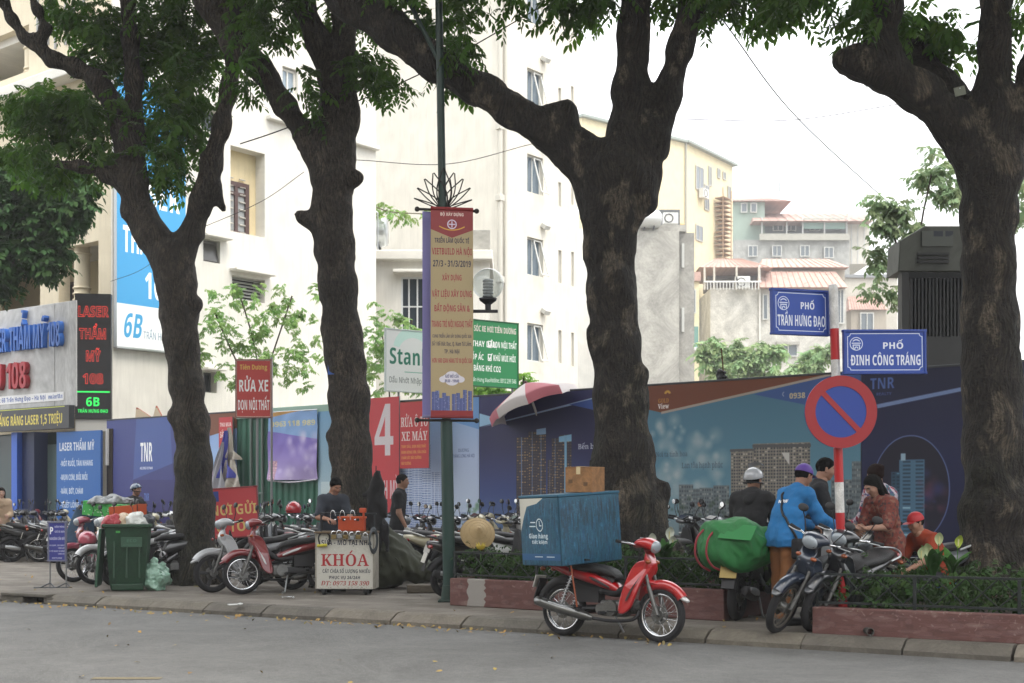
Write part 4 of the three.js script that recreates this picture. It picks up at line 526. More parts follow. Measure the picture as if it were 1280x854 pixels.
    const c1 = mat(0xb9bccb, 0.75, { side: THREE.DoubleSide, map: rep(grime, 1) }), c2 = mat(0x4a4fa6, 0.7, { side: THREE.DoubleSide }), c3 = mat(0xcfcac4, 0.75, { side: THREE.DoubleSide, map: rep(grime, 1) });
    part(o, 'white_fold', cl([[0.05, 0.15, 0.62], [-0.05, 0.3, 0.1], [-0.1, 0.5, -0.1]], c3), c3); const b = part(o, 'blue_fold', cl([[0.0, 0.1, 0.55], [-0.2, 0.15, -0.2], [-0.3, 0.4, -0.5]], c2), c2); b.position.z = 0.05; const e = part(o, 'grey_fold', cl([[-0.02, 0.03, 0.3], [-0.35, 0.0, -0.3], [-0.55, 0.1, -0.95]], c1), c1); e.position.z = 0.1; const f = part(o, 'grey_fold', cl([[0.0, 0.3, -0.1], [-0.1, 0.5, -0.5], [-0.25, 0.5, -0.95]], c3), c3); f.position.z = 0.03;
  }
  board('number_banner', 'tall red banner with a large white number 4 right of the second tree', 'banner', q(487, 570, 0.14), hoard.turn, wd(469, 506), hg(487, 505, 650), (x, w, h) => { x.fillStyle = '#c83c44'; x.fillRect(0, 0, w, h); vtext(x, '4', w * 0.5, h * 0.5, h * 0.62, { fit: w * 0.66, color: '#dcd2d6' }); vtext(x, 'BÁNH MÌ', w * 0.5, h * 0.87, h * 0.22, { fit: w * 0.9, color: '#dcc4c8' }); }, { k: 220 });
  board('motorbike_wash_sign', 'red RỬA Ô TÔ XE MÁY sign left of the green lamp post', 'sign', q(536, 545, 0.4), hoard.turn, wd(518, 554), hg(536, 505, 587), (x, w, h) => { x.fillStyle = '#c2353a'; x.fillRect(0, 0, w, h); vtext(x, 'RỬA Ô TÔ', w * 0.5, h * 0.37, h * 0.2, { fit: w * 0.94, font: 'serif', color: '#e6dcd8' }); vtext(x, 'XE MÁY', w * 0.5, h * 0.58, h * 0.19, { fit: w * 0.9, font: 'serif', color: '#e6dcd8' });['THAY DẦU, DỌN NỘI THẤT', 'ĐÁNH BÓNG SƠN, SỬA CHỮA', 'CHĂM SÓC BẢO DƯỠNG', 'BẢO DƯỠNG'].forEach((t, i) => vtext(x, t, w * 0.05, h * (0.69 + i * 0.085), h * 0.06, { align: 'left', color: '#e0a24a', fit: w * [0.86, 0.86, 0.7, 0.34][i] })); }, { k: 300 });
  // behind the hoarding
  const d2 = 27, s2 = d2 / FOC, t2 = 0.62;
  board('green_service_board', 'green board of car services in white letters right of the street banner', 'sign', W(617, 443, d2), t2, 74 * s2, 82 * s2, (x, w, h) => { x.fillStyle = '#1d8a50'; x.fillRect(0, 0, w, h); vtext(x, 'CHĂM SÓC XE HƠI TIÊN DƯƠNG', w * 0.96, h * 0.17, h * 0.12, { fit: w * 1.1, align: 'right', color: '#eedbd8' }); vtext(x, 'THAY DẦU', w * 0.3, h * 0.4, h * 0.12, { fit: w * 0.5 }); vtext(x, 'DỌN NỘI THẤT', w * 0.97, h * 0.4, h * 0.13, { fit: w * 0.5, align: 'right' }); vtext(x, 'LỐP ẮC', w * 0.14, h * 0.6, h * 0.12, { fit: w * 0.3 }); vtext(x, 'KHỬ MÙI HÔI', w * 0.95, h * 0.6, h * 0.13, { fit: w * 0.47, align: 'right' }); vtext(x, 'BẰNG KHÍ CO2', w * 0.36, h * 0.77, h * 0.12, { fit: w * 0.56 }); vtext(x, 'Trần Hưng Đạo', w * 0.22, h * 0.93, h * 0.08, { weight: 'normal', fit: w * 0.4 }); vtext(x, 'Hotline: 0912 299 346', w * 0.96, h * 0.93, h * 0.09, { weight: 'normal', fit: w * 0.54, align: 'right' }); for (const y of [0.31, 0.51]) { x.strokeStyle = '#fff'; x.lineWidth = h * 0.016; x.strokeRect(w * 0.38, h * y, w * 0.06, h * 0.09); x.beginPath(); x.moveTo(w * 0.38, h * (y + 0.03)); x.lineTo(w * 0.41, h * (y + 0.08)); x.lineTo(w * 0.46, h * (y - 0.02)); x.stroke(); } }, { posts: [[-0.5, -5, 0.6], [0.5, -5, 0.6]], rim: 1, frame: 0x0f5c34, k: 340 });
  board('white_brand_board', 'white board lettered Stanl with a green curve, partly behind the street banner', 'sign', W(515, 452, d2 + 0.4), t2, 78 * s2, 78 * s2, (x, w, h) => { x.fillStyle = '#d9dedd'; x.fillRect(0, 0, w, h); x.fillStyle = '#bfe0d8'; x.beginPath(); x.arc(w * 0.5, h * 0.32, w * 0.36, 3.3, 6.0); x.lineTo(w * 0.9, h * 0.4); x.arc(w * 0.52, h * 0.42, w * 0.3, 5.8, 3.6, true); x.fill(); vtext(x, 'Stanley', w * 0.06, h * 0.56, h * 0.36, { align: 'left', color: '#17705a', fit: w * 1.0 }); x.strokeStyle = '#7ab4a4'; x.lineWidth = h * 0.014; x.beginPath(); x.moveTo(w * 0.35, h * 0.68); x.lineTo(w, h * 0.68); x.stroke(); vtext(x, 'Dầu Nhớt Nhập Khẩu', w * 0.06, h * 0.86, h * 0.13, { align: 'left', color: '#4c5a58', weight: 'normal', fit: w * 0.84 }); }, { posts: [[-0.3, -5, 0], [0.4, -5, 0]], rim: 1, frame: 0xb8c2c0, k: 280 });
}
{ // parasol lying tilted across the top of the hoarding
  const px = 672, d = hoard.hit(px), s = d / FOC, o = thing('parasol', 'red and white parasol tilted over the top of the night blue hoarding', 'parasol', W(px + 2, 489, d).addScaledVector(V(-0.627, 0, 0.779), 0.2), hoard.turn), n = 8, r = 58 * s, hgt = 25 * s;
  const q = new THREE.Quaternion().setFromEuler(new THREE.Euler(0.14, 0, 0.34)), up = V(0, -14 * s, 0);
  const red = mat(0xb0606a, 0.7, { side: THREE.DoubleSide }), wh = mat(0xccc4c2, 0.7, { side: THREE.DoubleSide });
  const P = (a, f, dy = 0) => V(Math.cos(a) * r * f, hgt * (1 - f ** 1.2) + dy, Math.sin(a) * r * f).applyQuaternion(q).add(up);
  for (let i = 0; i < n; i++) {
    const Pn = [], I = [], a0 = (i + 0.3) / n * 2 * PI, a1 = (i + 1.3) / n * 2 * PI, sg = (k, f) => f * (1 - 0.1 * Math.sin(k / 6 * PI) * f); for (let j = 0; j <= 6; j++) for (let k = 0; k <= 6; k++) Pn.push(...P(lerp(a0, a1, k / 6), sg(k, j / 6)).toArray());
    for (let k = 0; k <= 6; k++) Pn.push(...P(lerp(a0, a1, k / 6), sg(k, 1) * 1.01, -11 * s).toArray());
    for (let j = 0; j < 7; j++) for (let k = 0; k < 6; k++) { const b = j * 7 + k; I.push(b, b + 1, b + 7, b + 1, b + 8, b + 7); } const g = new THREE.BufferGeometry(); g.setAttribute('position', new THREE.Float32BufferAttribute(Pn, 3)); g.setIndex(I); g.computeVertexNormals(); part(o, 'canopy_panel', g, i % 2 ? wh : red);
  }
  for (let i = 0; i < n; i++) part(o, 'rib', cyl(P((i + 0.3) / n * 2 * PI, 0.05, -0.02).toArray(), P((i + 0.3) / n * 2 * PI, 0.98, -0.015).toArray(), 0.008, 0.006, 5), steel); part(o, 'finial', ball(0.035, P(0, 0).x, P(0, 0).y + 0.01, P(0, 0).z), mat(0x5a3a38, 0.6));
  part(o, 'pole', cyl(P(0, 0, -0.03).toArray(), [0.5, -o.position.y, -1.2], 0.022), mat(0xc0c0c0, 0.4, { metalness: 0.6 }));
}
{ // lamp post with street banners
  const d = 17.5, s = d / FOC, B = W(562, 752, d), o = thing('lamp_post', 'dark green lamp post with a globe lamp and wire lotus', 'lamp post', [B.x, 0, B.z]), lean = (548.5 - 562) * s / (752 * s), X = (y) => lean * y, gm = mat(0x17352f, 0.45, { map: rep(grime, 1) });
  const pt = (px, py, z = 0) => { const v = W(px, py, d); return [v.x - B.x, v.y, z]; };
  o.userData.label = 'dark green lamp post with a globe lamp and a wire lotus ornament';
  const wornT = ctex(256, 1024, (x, w, h) => { x.fillStyle = '#17352f'; x.fillRect(0, 0, w, h); const r = rng(12); for (let i = 0; i < 420; i++) { x.fillStyle = ['rgba(120,130,124,.5)', 'rgba(60,78,70,.5)', 'rgba(20,26,24,.5)'][i % 3]; x.beginPath(); x.ellipse(w * (0.35 + 0.5 * r() * r()), h * (0.25 + 0.45 * r()), 1 + r() * 5, 1 + r() * 12, r(), 0, 7); x.fill(); } }); wornT.repeat.set(1 / 0.53, 1 / 2.4); part(o, 'lower_pole', cyl([0, 0, 0], [X(2.4), 2.4, 0], 0.085, 0.078, 16), mat(0xffffff, 0.5, { map: wornT })); part(o, 'pole', [cyl([X(2.4), 2.4, 0], [X(10), 10, 0], 0.06, 0.045, 14)], gm); part(o, 'base', [cyl([0, 0, 0], [0, 0.22, 0], 0.12, 0.1, 16), rbox(0.3, 0.03, 0.3, 0.01, 0, 0.015, 0)], gm);
  const arm = pt(612, 390, 0.1); part(o, 'arm', [rbox(0.62, 0.04, 0.05, 0.008, arm[0] - 0.2, arm[1], 0.06), cyl([arm[0] - 0.02, arm[1], 0.06], [arm[0] - 0.02, arm[1] + 0.1, 0.06], 0.04), lathe([[0.03, 0.08], [0.11, 0.14], [0.12, 0.17], [0, 0.17]]).translate(arm[0] - 0.02, arm[1], 0.06)], black);
  const gl = part(o, 'globe', at(new THREE.SphereGeometry(0.21, 32, 20), [arm[0] - 0.02, arm[1] + 0.36, 0.06]), new THREE.MeshPhysicalMaterial({ color: 0xe8ecec, roughness: 0.08, transmission: 0.92, thickness: 0, ior: 1.4 })); part(gl, 'bulb', [cyl([arm[0] - 0.02, arm[1] + 0.16, 0.06], [arm[0] - 0.02, arm[1] + 0.42, 0.06], 0.05, 0.06, 12), ...[0, 1, 2, 3, 4, 5].map((i) => at(torus(0.06, 0.014, 16, 6), [arm[0] - 0.02, arm[1] + 0.2 + i * 0.04, 0.06], [PI / 2, 0, 0]))], mat(0x9a9d9c, 0.4));
  part(o, 'brace', cyl(pt(548, 75), pt(500, -20), 0.03), gm);
  // wire lotus
  const wi = mat(0x2c2826, 0.6, { metalness: 0.4 }), c0 = pt(555, 266, 0.02); const petal = (dx, h, w, z) => { const pts = []; for (let i = 0; i <= 16; i++) { const t = i / 16, u = t < 0.5 ? t * 2 : (1 - t) * 2, sd = t < 0.5 ? -1 : 1; pts.push([c0[0] + dx * u ** 1.3 + sd * w * Math.sin(u * PI) * 0.5 * (1 - 0.3 * u), c0[1] + h * u + 0.02, z * u]); } return pipe(pts, 0.0085, 5, 40); };
  for (const [dx, h, w] of [[0, 0.56, 0.22], [-0.14, 0.5, 0.2], [0.14, 0.5, 0.2], [-0.26, 0.42, 0.18], [0.26, 0.42, 0.18], [-0.36, 0.3, 0.15], [0.36, 0.3, 0.15], [-0.4, 0.16, 0.1], [0.38, 0.14, 0.1], [-0.06, 0.42, 0.16], [0.08, 0.42, 0.16]]) part(o, 'lotus_petal', petal(dx, h, w, 0.06), wi);
  const turn = 0.16, rail = (py, w) => { const a = pt(559, py, 0.06); return [cyl([a[0] - w / 2, a[1], 0.06 + w / 2 * turn], [a[0] + w / 2, a[1], 0.06 - w / 2 * turn], 0.018), ball(0.034, a[0] - w / 2, a[1], 0.06 + w / 2 * turn), ball(0.034, a[0] + w / 2, a[1], 0.06 - w / 2 * turn)]; };
  part(o, 'banner_rail', rail(264, 0.78), wi); part(o, 'banner_rail', rail(526, 0.78), wi);
  const bw = 0.56, bh = 258 * s, drawB = (x, w, h) => {
    x.fillStyle = '#ac9a74'; x.fillRect(0, 0, w, h); x.fillStyle = '#8e383a'; x.fillRect(0, 0, w, h * 0.1); poly(x, [[0, h * 0.1], [w, h * 0.1], [w * 0.5, h * 0.14]], '#8e383a'); vtext(x, 'BỘ XÂY DỰNG', w * 0.5, h * 0.035, h * 0.022, { fit: w * 0.56, color: '#e8dcd0' }); x.strokeStyle = '#d8d4e8'; x.lineWidth = w * 0.025; x.beginPath(); x.arc(w * 0.5, h * 0.075, w * 0.1, 0, 7); x.moveTo(w * 0.42, h * 0.075); x.lineTo(w * 0.58, h * 0.075); x.moveTo(w * 0.5, h * 0.06); x.lineTo(w * 0.5, h * 0.09); x.stroke(); x.strokeStyle = '#d8a840'; x.beginPath(); x.moveTo(w * 0.2, h * 0.085); x.quadraticCurveTo(w * 0.5, h * 0.12, w * 0.8, h * 0.085); x.stroke();
    for (const [t, y, sz, f, c] of [['TRIỂN LÃM QUỐC TẾ', 0.165, 0.03, 0.82, '#2f2a40'], ['VIETBUILD HÀ NỘI', 0.222, 0.043, 0.94, '#98363c'], ['27/3 - 31/3/2019', 0.28, 0.042, 0.9, '#2a2740'], ['XÂY DỰNG', 0.345, 0.038, 0.46, '#98363c'], ['VẬT LIỆU XÂY DỰNG', 0.425, 0.042, 0.94, '#98363c'], ['BẤT ĐỘNG SẢN &', 0.495, 0.042, 0.84, '#98363c'], ['TRANG TRÍ NỘI NGOẠI THẤT', 0.57, 0.042, 0.96, '#98363c'], ['CUNG TRIỂN LÃM XÂY DỰNG QUỐC GIA', 0.62, 0.022, 0.92, '#3a3444'], ['Số 1 Đỗ Đức Dục, Q. Nam Từ Liêm,', 0.658, 0.028, 0.94, '#3a3444'], ['TP. Hà Nội', 0.695, 0.028, 0.36, '#3a3444'], ['HƠN 1600 GIAN HÀNG TỪ 18 QUỐC GIA', 0.742, 0.03, 0.94, '#98363c']]) vtext(x, t, w * 0.5, h * y, h * sz, { fit: w * f, color: c });
    x.fillStyle = '#d8d4dc'; for (const [a, b, r] of [[0.4, 0.815, 0.13], [0.6, 0.815, 0.13], [0.5, 0.805, 0.16], [0.5, 0.825, 0.16], [0.3, 0.82, 0.1], [0.7, 0.82, 0.1]]) { x.beginPath(); x.ellipse(w * a, h * b, w * r, w * r * 0.75, 0, 0, 7); x.fill(); } vtext(x, 'GIỜ MỞ CỬA', w * 0.5, h * 0.812, h * 0.02, { fit: w * 0.32, color: '#3a3a66' }); vtext(x, '8h30 - 19h00', w * 0.5, h * 0.835, h * 0.02, { fit: w * 0.34, color: '#3a3a66' });
    for (const [a, t] of [[0.02, 0.88], [0.11, 0.875], [0.2, 0.91], [0.27, 0.885], [0.36, 0.9], [0.5, 0.89], [0.6, 0.885], [0.68, 0.91], [0.76, 0.87], [0.88, 0.875]]) printTower(x, w * a, h * t, w * (a + 0.09), h * 0.975, ['#565f92', '#3d4678', '#7b86b4', '#8a94bc'], 14, 3, 0.15); x.fillStyle = '#8a2628'; x.fillRect(0, h * 0.97, w, h * 0.03);
  };
  const bt = printed(bw, bh, 360, drawB), cloth = (sd) => { const g = new THREE.PlaneGeometry(bw, bh, 14, 30), p = g.attributes.position; for (let i = 0; i < p.count; i++) { const Y = p.getY(i) / bh; p.setZ(i, 0.018 * Math.sin(p.getX(i) * 8 + Y * 3 + sd) * (0.5 - Math.abs(Y)) * 2 + 0.03 * (0.25 - Y * Y)); } g.computeVertexNormals(); return g; };
  const bm = new THREE.MeshPhysicalMaterial({ map: bt, roughness: 0.6, side: THREE.DoubleSide, transmission: 0 }), back = new THREE.MeshPhysicalMaterial({ map: bt, color: 0xb8b4e0, roughness: 0.7, side: THREE.DoubleSide });
  const a = W(565.5, 393, d), f = thing('street_banner', 'yellow and red exhibition banner hanging on the front of the lamp post', 'banner', [a.x, a.y, -d + 0.14], turn); part(f, 'printed_cloth', cloth(0), bm); part(f, 'top_sleeve', cyl([-bw / 2, bh / 2, 0], [bw / 2, bh / 2, 0], 0.022), mat(0x8a2a2c, 0.7)); part(f, 'bottom_sleeve', cyl([-bw / 2, -bh / 2, 0], [bw / 2, -bh / 2, 0], 0.022), mat(0x7a2628, 0.7));
  const b2 = W(553, 391, d), g2 = thing('street_banner', 'pale violet back banner showing as a strip behind the exhibition banner', 'banner', [b2.x, b2.y, -d - 0.16], turn + 0.06); part(g2, 'printed_cloth', cloth(2).rotateY(PI), mat(0x8c88c0, 0.7, { side: THREE.DoubleSide })); part(g2, 'bottom_sleeve', cyl([-bw / 2, -bh / 2, 0], [bw / 2, -bh / 2, 0], 0.022), mat(0x8d8ab0, 0.7));
}
{ // striped sign pole, right
  const d = 13.5, s = d / FOC, B = W(1053.5, 752, d), o = thing('sign_pole', 'red and white striped pole carrying two blue street name plates', 'sign pole', [B.x, 0, B.z]), X = (py) => (1041.5 - 1053.5) * s * (752 - py) / (752 - 357), Y = (py) => EYE - (py - HY) * s, rp = mat(0xa0161c, 0.4), wp = mat(0xd0cfcd, 0.4, { map: rep(spots, 2) });
  const bands = [[357, 411, wp], [411, 450, rp], [450, 560, wp], [560, 603, rp], [603, 641, wp], [641, 677, rp], [677, 714, wp], [714, 760, rp]]; for (const [a, b, m] of bands) part(o, 'band', cyl([X(b), Math.max(0.02, Y(b)), 0], [X(a), Y(a), 0], 0.046, 0.046, 18), m); part(o, 'pole_cap', ball(0.046, X(357), Y(357), 0, 1, 0.3, 1), steel); part(o, 'foot', cyl([X(775), 0, 0], [X(770), 0.1, 0], 0.1, 0.09), grey);
  const plate = (two) => (x, w, h) => {
    x.fillStyle = '#1c3f92'; x.fillRect(0, 0, w, h); x.strokeStyle = '#cfd4e0'; x.lineWidth = h * 0.018; const m = h * 0.07, c = h * 0.07; x.beginPath(); x.moveTo(m + c, m); x.lineTo(w - m - c, m); x.arc(w - m, m, c, PI, PI / 2, true); x.lineTo(w - m, h - m - c); x.arc(w - m, h - m, c, -PI / 2, PI, true); x.lineTo(m + c, h - m); x.arc(m, h - m, c, 0, -PI / 2, true); x.lineTo(m, m + c); x.arc(m, m, c, PI / 2, 0, true); x.stroke();
    const ex = h * 0.28, ey = h * 0.31, r = h * 0.15; x.beginPath(); x.arc(ex, ey, r, 0.25 * PI + 0.5, 0.75 * PI - 0.5 + 2 * PI); x.stroke(); x.lineWidth = h * 0.024; x.beginPath(); x.moveTo(ex - r * 0.75, ey - r * 0.1); x.lineTo(ex + r * 0.75, ey - r * 0.1); x.moveTo(ex - r * 0.55, ey - r * 0.4); x.quadraticCurveTo(ex, ey - r * 0.9, ex + r * 0.55, ey - r * 0.4); x.moveTo(ex - r * 0.6, ey + r * 0.2); x.lineTo(ex + r * 0.6, ey + r * 0.2); x.moveTo(ex - r * 0.5, ey + r * 0.9); x.lineTo(ex - r * 0.5, ey + r * 0.3); x.moveTo(ex + r * 0.5, ey + r * 0.9); x.lineTo(ex + r * 0.5, ey + r * 0.3); x.moveTo(ex - r * 0.25, ey + r * 0.9); x.arc(ex, ey + r * 0.75, r * 0.25, PI, 0); x.stroke();
    vtext(x, 'PHỐ', w * (two ? 0.6 : 0.62), h * 0.43, h * 0.22, { fit: w * 0.27, color: '#d3d6de' }); vtext(x, two ? 'ĐINH CÔNG TRÁNG' : 'TRẦN HƯNG ĐẠO', w * 0.51, h * 0.82, h * 0.34, { fit: w * 0.88, color: '#d3d6de' });
  };
  const pl1 = W(999.5, 391, d); board('street_name_plate', 'blue TRẦN HƯNG ĐẠO street name plate left of the striped pole', 'street sign', [pl1.x, pl1.y, -d + 0.02], 0.42, 0.675, 0.445, plate(0), { th: 0.03, frame: 0x1c3a86, lean: 0.02, k: 420, rim: 1 });
  const pl2 = W(1104, 440.5, d); board('street_name_plate', 'blue ĐINH CÔNG TRÁNG street name plate right of the striped pole', 'street sign', [pl2.x + 0.005, pl2.y, -d + 0.03], 0.08, 0.84, 0.43, plate(1), { th: 0.03, frame: 0x1c3a86, lean: 0.012, k: 420, rim: 1 });
  const n = W(1051, 515, d - 0.08), sg = thing('no_parking_sign', 'round blue no parking sign with red rim and one red slash', 'sign', n, 0.03), rd = mat(0x8e1218, 0.45), bl = mat(0x0f3488, 0.45), r = 0.37;
  part(sg, 'disc', cyl([0, 0, -0.012], [0, 0, 0.006], r, r, 48), bl); const ring = ext(Array.from({ length: 64 }, (_, i) => [Math.cos(i / 32 * PI) * r, Math.sin(i / 32 * PI) * r]), 0.004, 0, [Array.from({ length: 64 }, (_, i) => [Math.cos(i / 32 * PI) * 0.262, Math.sin(i / 32 * PI) * 0.262])]); ring.translate(0, 0, 0.0095); part(sg, 'rim', ring, rd); part(sg, 'slash', box(0.53, 0.055, 0.004, 0, 0, 0.0105, 0, 0, -0.80), rd); part(sg, 'clamp', box(0.12, 0.05, 0.06, 0, -0.1, -0.04), steel);
}
{ // parking sign, leaning price board
  const d = 20.25, s = d / FOC; board('parking_sign', 'violet P parking price sign on thin stand at the kerb, far left', 'sign', W(71.5, 677, d), 0.04, 21 * s, 48 * s, (x, w, h) => { x.fillStyle = '#3a3f8c'; x.fillRect(0, 0, w, h); vtext(x, 'P', w * 0.17, h * 0.31, h * 0.26, { fit: w * 0.24 }); const L = (t, y, z, f, a = 'center') => vtext(x, t, a === 'right' ? w * 0.96 : w * 0.5, h * y, h * z, { fit: w * f, align: a, color: '#c8cae0' }); L('ĐIỂM TRÔNG', 0.14, 0.06, 0.6, 'right'); L('GIỮ XE MÁY', 0.27, 0.07, 0.6, 'right'); L('NGHIÊM CẤM ĐỖ', 0.46, 0.09, 0.9); L('XE ĐẠP, XE MÁY', 0.62, 0.05, 0.9); L('3.000Đ/LƯỢT', 0.69, 0.05, 0.4, 'right'); L('Ô TÔ NGÀY VÀ ĐÊM', 0.77, 0.05, 0.9); L('5.000Đ/LƯỢT', 0.84, 0.05, 0.4, 'right'); L('HOTLINE', 0.95, 0.05, 0.6); }, { k: 700, frame: 0x6c6f86, rim: 1, pr: 0.012, posts: [[-10 * s, -58 * s, 24 * s], [10 * s, -58 * s, 24 * s]] });
  const o = scene.children[scene.children.length - 1]; for (const x of [-10, 10]) part(o, 'foot', [cyl([x * s, -52 * s, -0.04], [x * s - 0.12, -57.5 * s, 0.06], 0.01), cyl([x * s, -52 * s, -0.04], [x * s + 0.1, -57.5 * s, 0.04], 0.01), cyl([x * s - 0.22, -57.5 * s, 0.05], [x * s + 0.1, -57.5 * s, 0.0], 0.012)], mat(0x55575a, 0.5, { metalness: 0.5 }));
  const d2 = 22.6, s2 = d2 / FOC; board('parking_board', 'red board lettered NƠI GỬI Ô TÔ leaning right of the leftmost tree', 'sign', W(291, 641, d2), 0.1, 62 * s2, 62 * s2, (x, w, h) => { x.fillStyle = '#c03c42'; x.fillRect(0, 0, w, h); x.fillStyle = '#27408c'; x.fillRect(w * 0.0, h * 0.05, w * 0.24, h * 0.21); vtext(x, 'P', w * 0.08, h * 0.23, h * 0.19, {}); vtext(x, 'NƠI GỬI', w * 0.52, h * 0.54, h * 0.28, { fit: w * 0.92, color: '#d8bd74' }); vtext(x, 'Ô TÔ', w * 0.45, h * 0.88, h * 0.28, { fit: w * 0.6, color: '#d8bd74' }); }, { lean: 0.07, tilt: -0.1, k: 320, frame: 0x8a3236, rim: 1, posts: [[-25 * s2, -56 * s2, 0], [25 * s2, -56 * s2, 0]] });
}
// overhead wires
{ const wr = mat(0x2a2a2c, 0.7), line = (pts, r, label) => solo('wire', pipe(pts, r, 5, 30), wr, label, 'wire', 'overhead wires');
  line([W(900, 20, 20), W(990, 140, 26), W(1120, 262, 34)], 0.012, 'thick twisted wire slanting down to the right across the white sky'); line([W(850, 149, 40), W(990, 150, 40), W(1125, 130, 40)], 0.014, 'thin level wire across the white sky at right'); line([W(300, 180, 22), W(345, 165, 22), W(520, 95, 22), W(700, -5, 22)], 0.011, 'wire rising to the right behind the second tree past the lamp post'); line([W(445, 200, 30), W(560, 205, 30), W(665, 180, 30)], 0.009, 'thin sagging wire across the plain ivory wall'); line([W(240, 290, 30), W(330, 250, 30), W(380, 215, 30)], 0.008, 'thin wire across the brown shuttered window'); line([W(138, 352, 30), W(175, 338, 30), W(214, 310, 30)], 0.006, 'thin wire crossing the tall sky blue wall sign'); }

// ---------- trees and plants ----------
const barkBump = ntex(512, (u, v) => { const a = u * 2 * PI, b = v * 2 * PI; const n = fbm(Math.cos(a) * 5, Math.sin(a) * 5 + Math.cos(b) * 1.3, Math.sin(b) * 1.3, 4), m = wrapN(u, v, 40, 4); const k = 128 + n * 260 + m * 110; return [k, k, k]; }, false);
const barkMap = ntex(512, (u, v) => { const a = u * 2 * PI, b = v * 2 * PI; const n = fbm(Math.cos(a) * 7, Math.sin(a) * 7 + Math.cos(b) * 2, Math.sin(b) * 2, 4), m = wrapN(u, v, 50, 8); const k = 190 + n * 240 + m * 130; return [k, k, k]; });
const barkMat = new THREE.MeshPhysicalMaterial({ color: 0xffffff, vertexColors: true, roughness: 0.95, map: rep(barkMap, 1.1), bumpMap: rep(barkBump, 1.1), bumpScale: 0.04 });
function leafSpray(n, len, lw, ll, droop, seed) { // a feather of leaflets along a drooping stalk, along +x
  const r = rng(seed), P = [], I = [];
  const leaf = (o, dir, up, l, w) => { const s = dir.clone().cross(up).normalize(), b = P.length / 3; for (const [t, k, h] of [[0, 0, 0], [0.35, -1, 0.12], [0.35, 0, 0], [0.35, 1, 0.12], [0.75, -0.75, 0], [0.75, 0, -0.1], [0.75, 0.75, 0], [1, 0, -0.25]]) { const q = o.clone().addScaledVector(dir, t * l).addScaledVector(s, k * w / 2).addScaledVector(up, h * w); P.push(q.x, q.y, q.z); } I.push(b, b + 2, b + 1, b, b + 3, b + 2, b + 1, b + 2, b + 4, b + 2, b + 5, b + 4, b + 2, b + 3, b + 5, b + 3, b + 6, b + 5, b + 4, b + 5, b + 7, b + 5, b + 6, b + 7); };
  for (let i = 0; i < n; i++) { const t = (i + 0.6) / n, o = V(t * len, -droop * t * t * len, 0), sd = i % 2 ? 1 : -1, last = i === n - 1; const dir = V(last ? 1 : 0.55, -0.35 - droop * 0.5 - r() * 0.3, last ? 0 : sd * (0.75 + r() * 0.2)).normalize(); leaf(o, dir, V(r() * 0.4 - 0.2, 1, r() * 0.4 - 0.2).normalize(), ll * (0.8 + r() * 0.4), lw * (0.8 + r() * 0.4)); }
  const g = new THREE.BufferGeometry(); g.setAttribute('position', new THREE.Float32BufferAttribute(P, 3)); g.setIndex(I); g.computeVertexNormals(); return g;
}
const sprayA = leafSpray(11, 0.30, 0.042, 0.11, 0.5, 3), sprayB = leafSpray(7, 0.2, 0.06, 0.12, 0.3, 9), sprayC = leafSpray(5, 0.07, 0.022, 0.042, 0.1, 4), sprayT = leafSpray(6, 0.5, 0.16, 0.3, 0.4, 8);
const leafMat = (hex, tr = 0.35) => new THREE.MeshPhysicalMaterial({ color: hex, roughness: 0.9, specularIntensity: 0.35, transmission: tr, thickness: 0, side: THREE.DoubleSide });
function crown(parent, geo, m, blobs, seed, scale, name = 'crown') { // blobs: [centre in the parent's own space, rx, ry, rz, number]
  const r = rng(seed), list = [], q = new THREE.Quaternion(), e = new THREE.Euler(), col = new THREE.Color();
  for (const [c, rx, ry, rz, n] of blobs) for (let k = 0; k < n;) {
    let x, y, z; do { x = r() * 2 - 1; y = r() * 2 - 1; z = r() * 2 - 1; } while (x * x + y * y + z * z > 1);
    const tx = c.x + x * rx, ty = c.y + y * ry, tz = c.z + z * rz, m = 5 + Math.floor(r() * 8), hue = r();         // a twig with a tuft of sprays
    for (let j = 0; j < m && k < n; j++, k++) { const s = scale * (0.75 + r() * 0.5); e.set((r() - 0.5) * 0.9, r() * 2 * PI, -0.1 - r() * 0.75 + (r() < 0.3 ? 0.8 : 0), 'YXZ'); q.setFromEuler(e); list.push([new THREE.Matrix4().compose(V(tx + (r() - 0.5) * 0.3 * scale, ty + (r() - 0.5) * 0.3 * scale, tz + (r() - 0.5) * 0.3 * scale), q, V(s, s, s)), 0.65 + 0.4 * hue + 0.25 * r(), 0.9 + 0.25 * r()]); }
  }
  const im = shadow(new THREE.InstancedMesh(geo, m, list.length)); list.forEach(([mt, b, g], i) => { im.setMatrixAt(i, mt); im.setColorAt(i, col.setRGB(b * (1.9 - g) , b, b * 0.8 )); }); im.name = name; parent.add(im); if (parent !== scene) im.userData.kind = 'stuff'; return im;
}
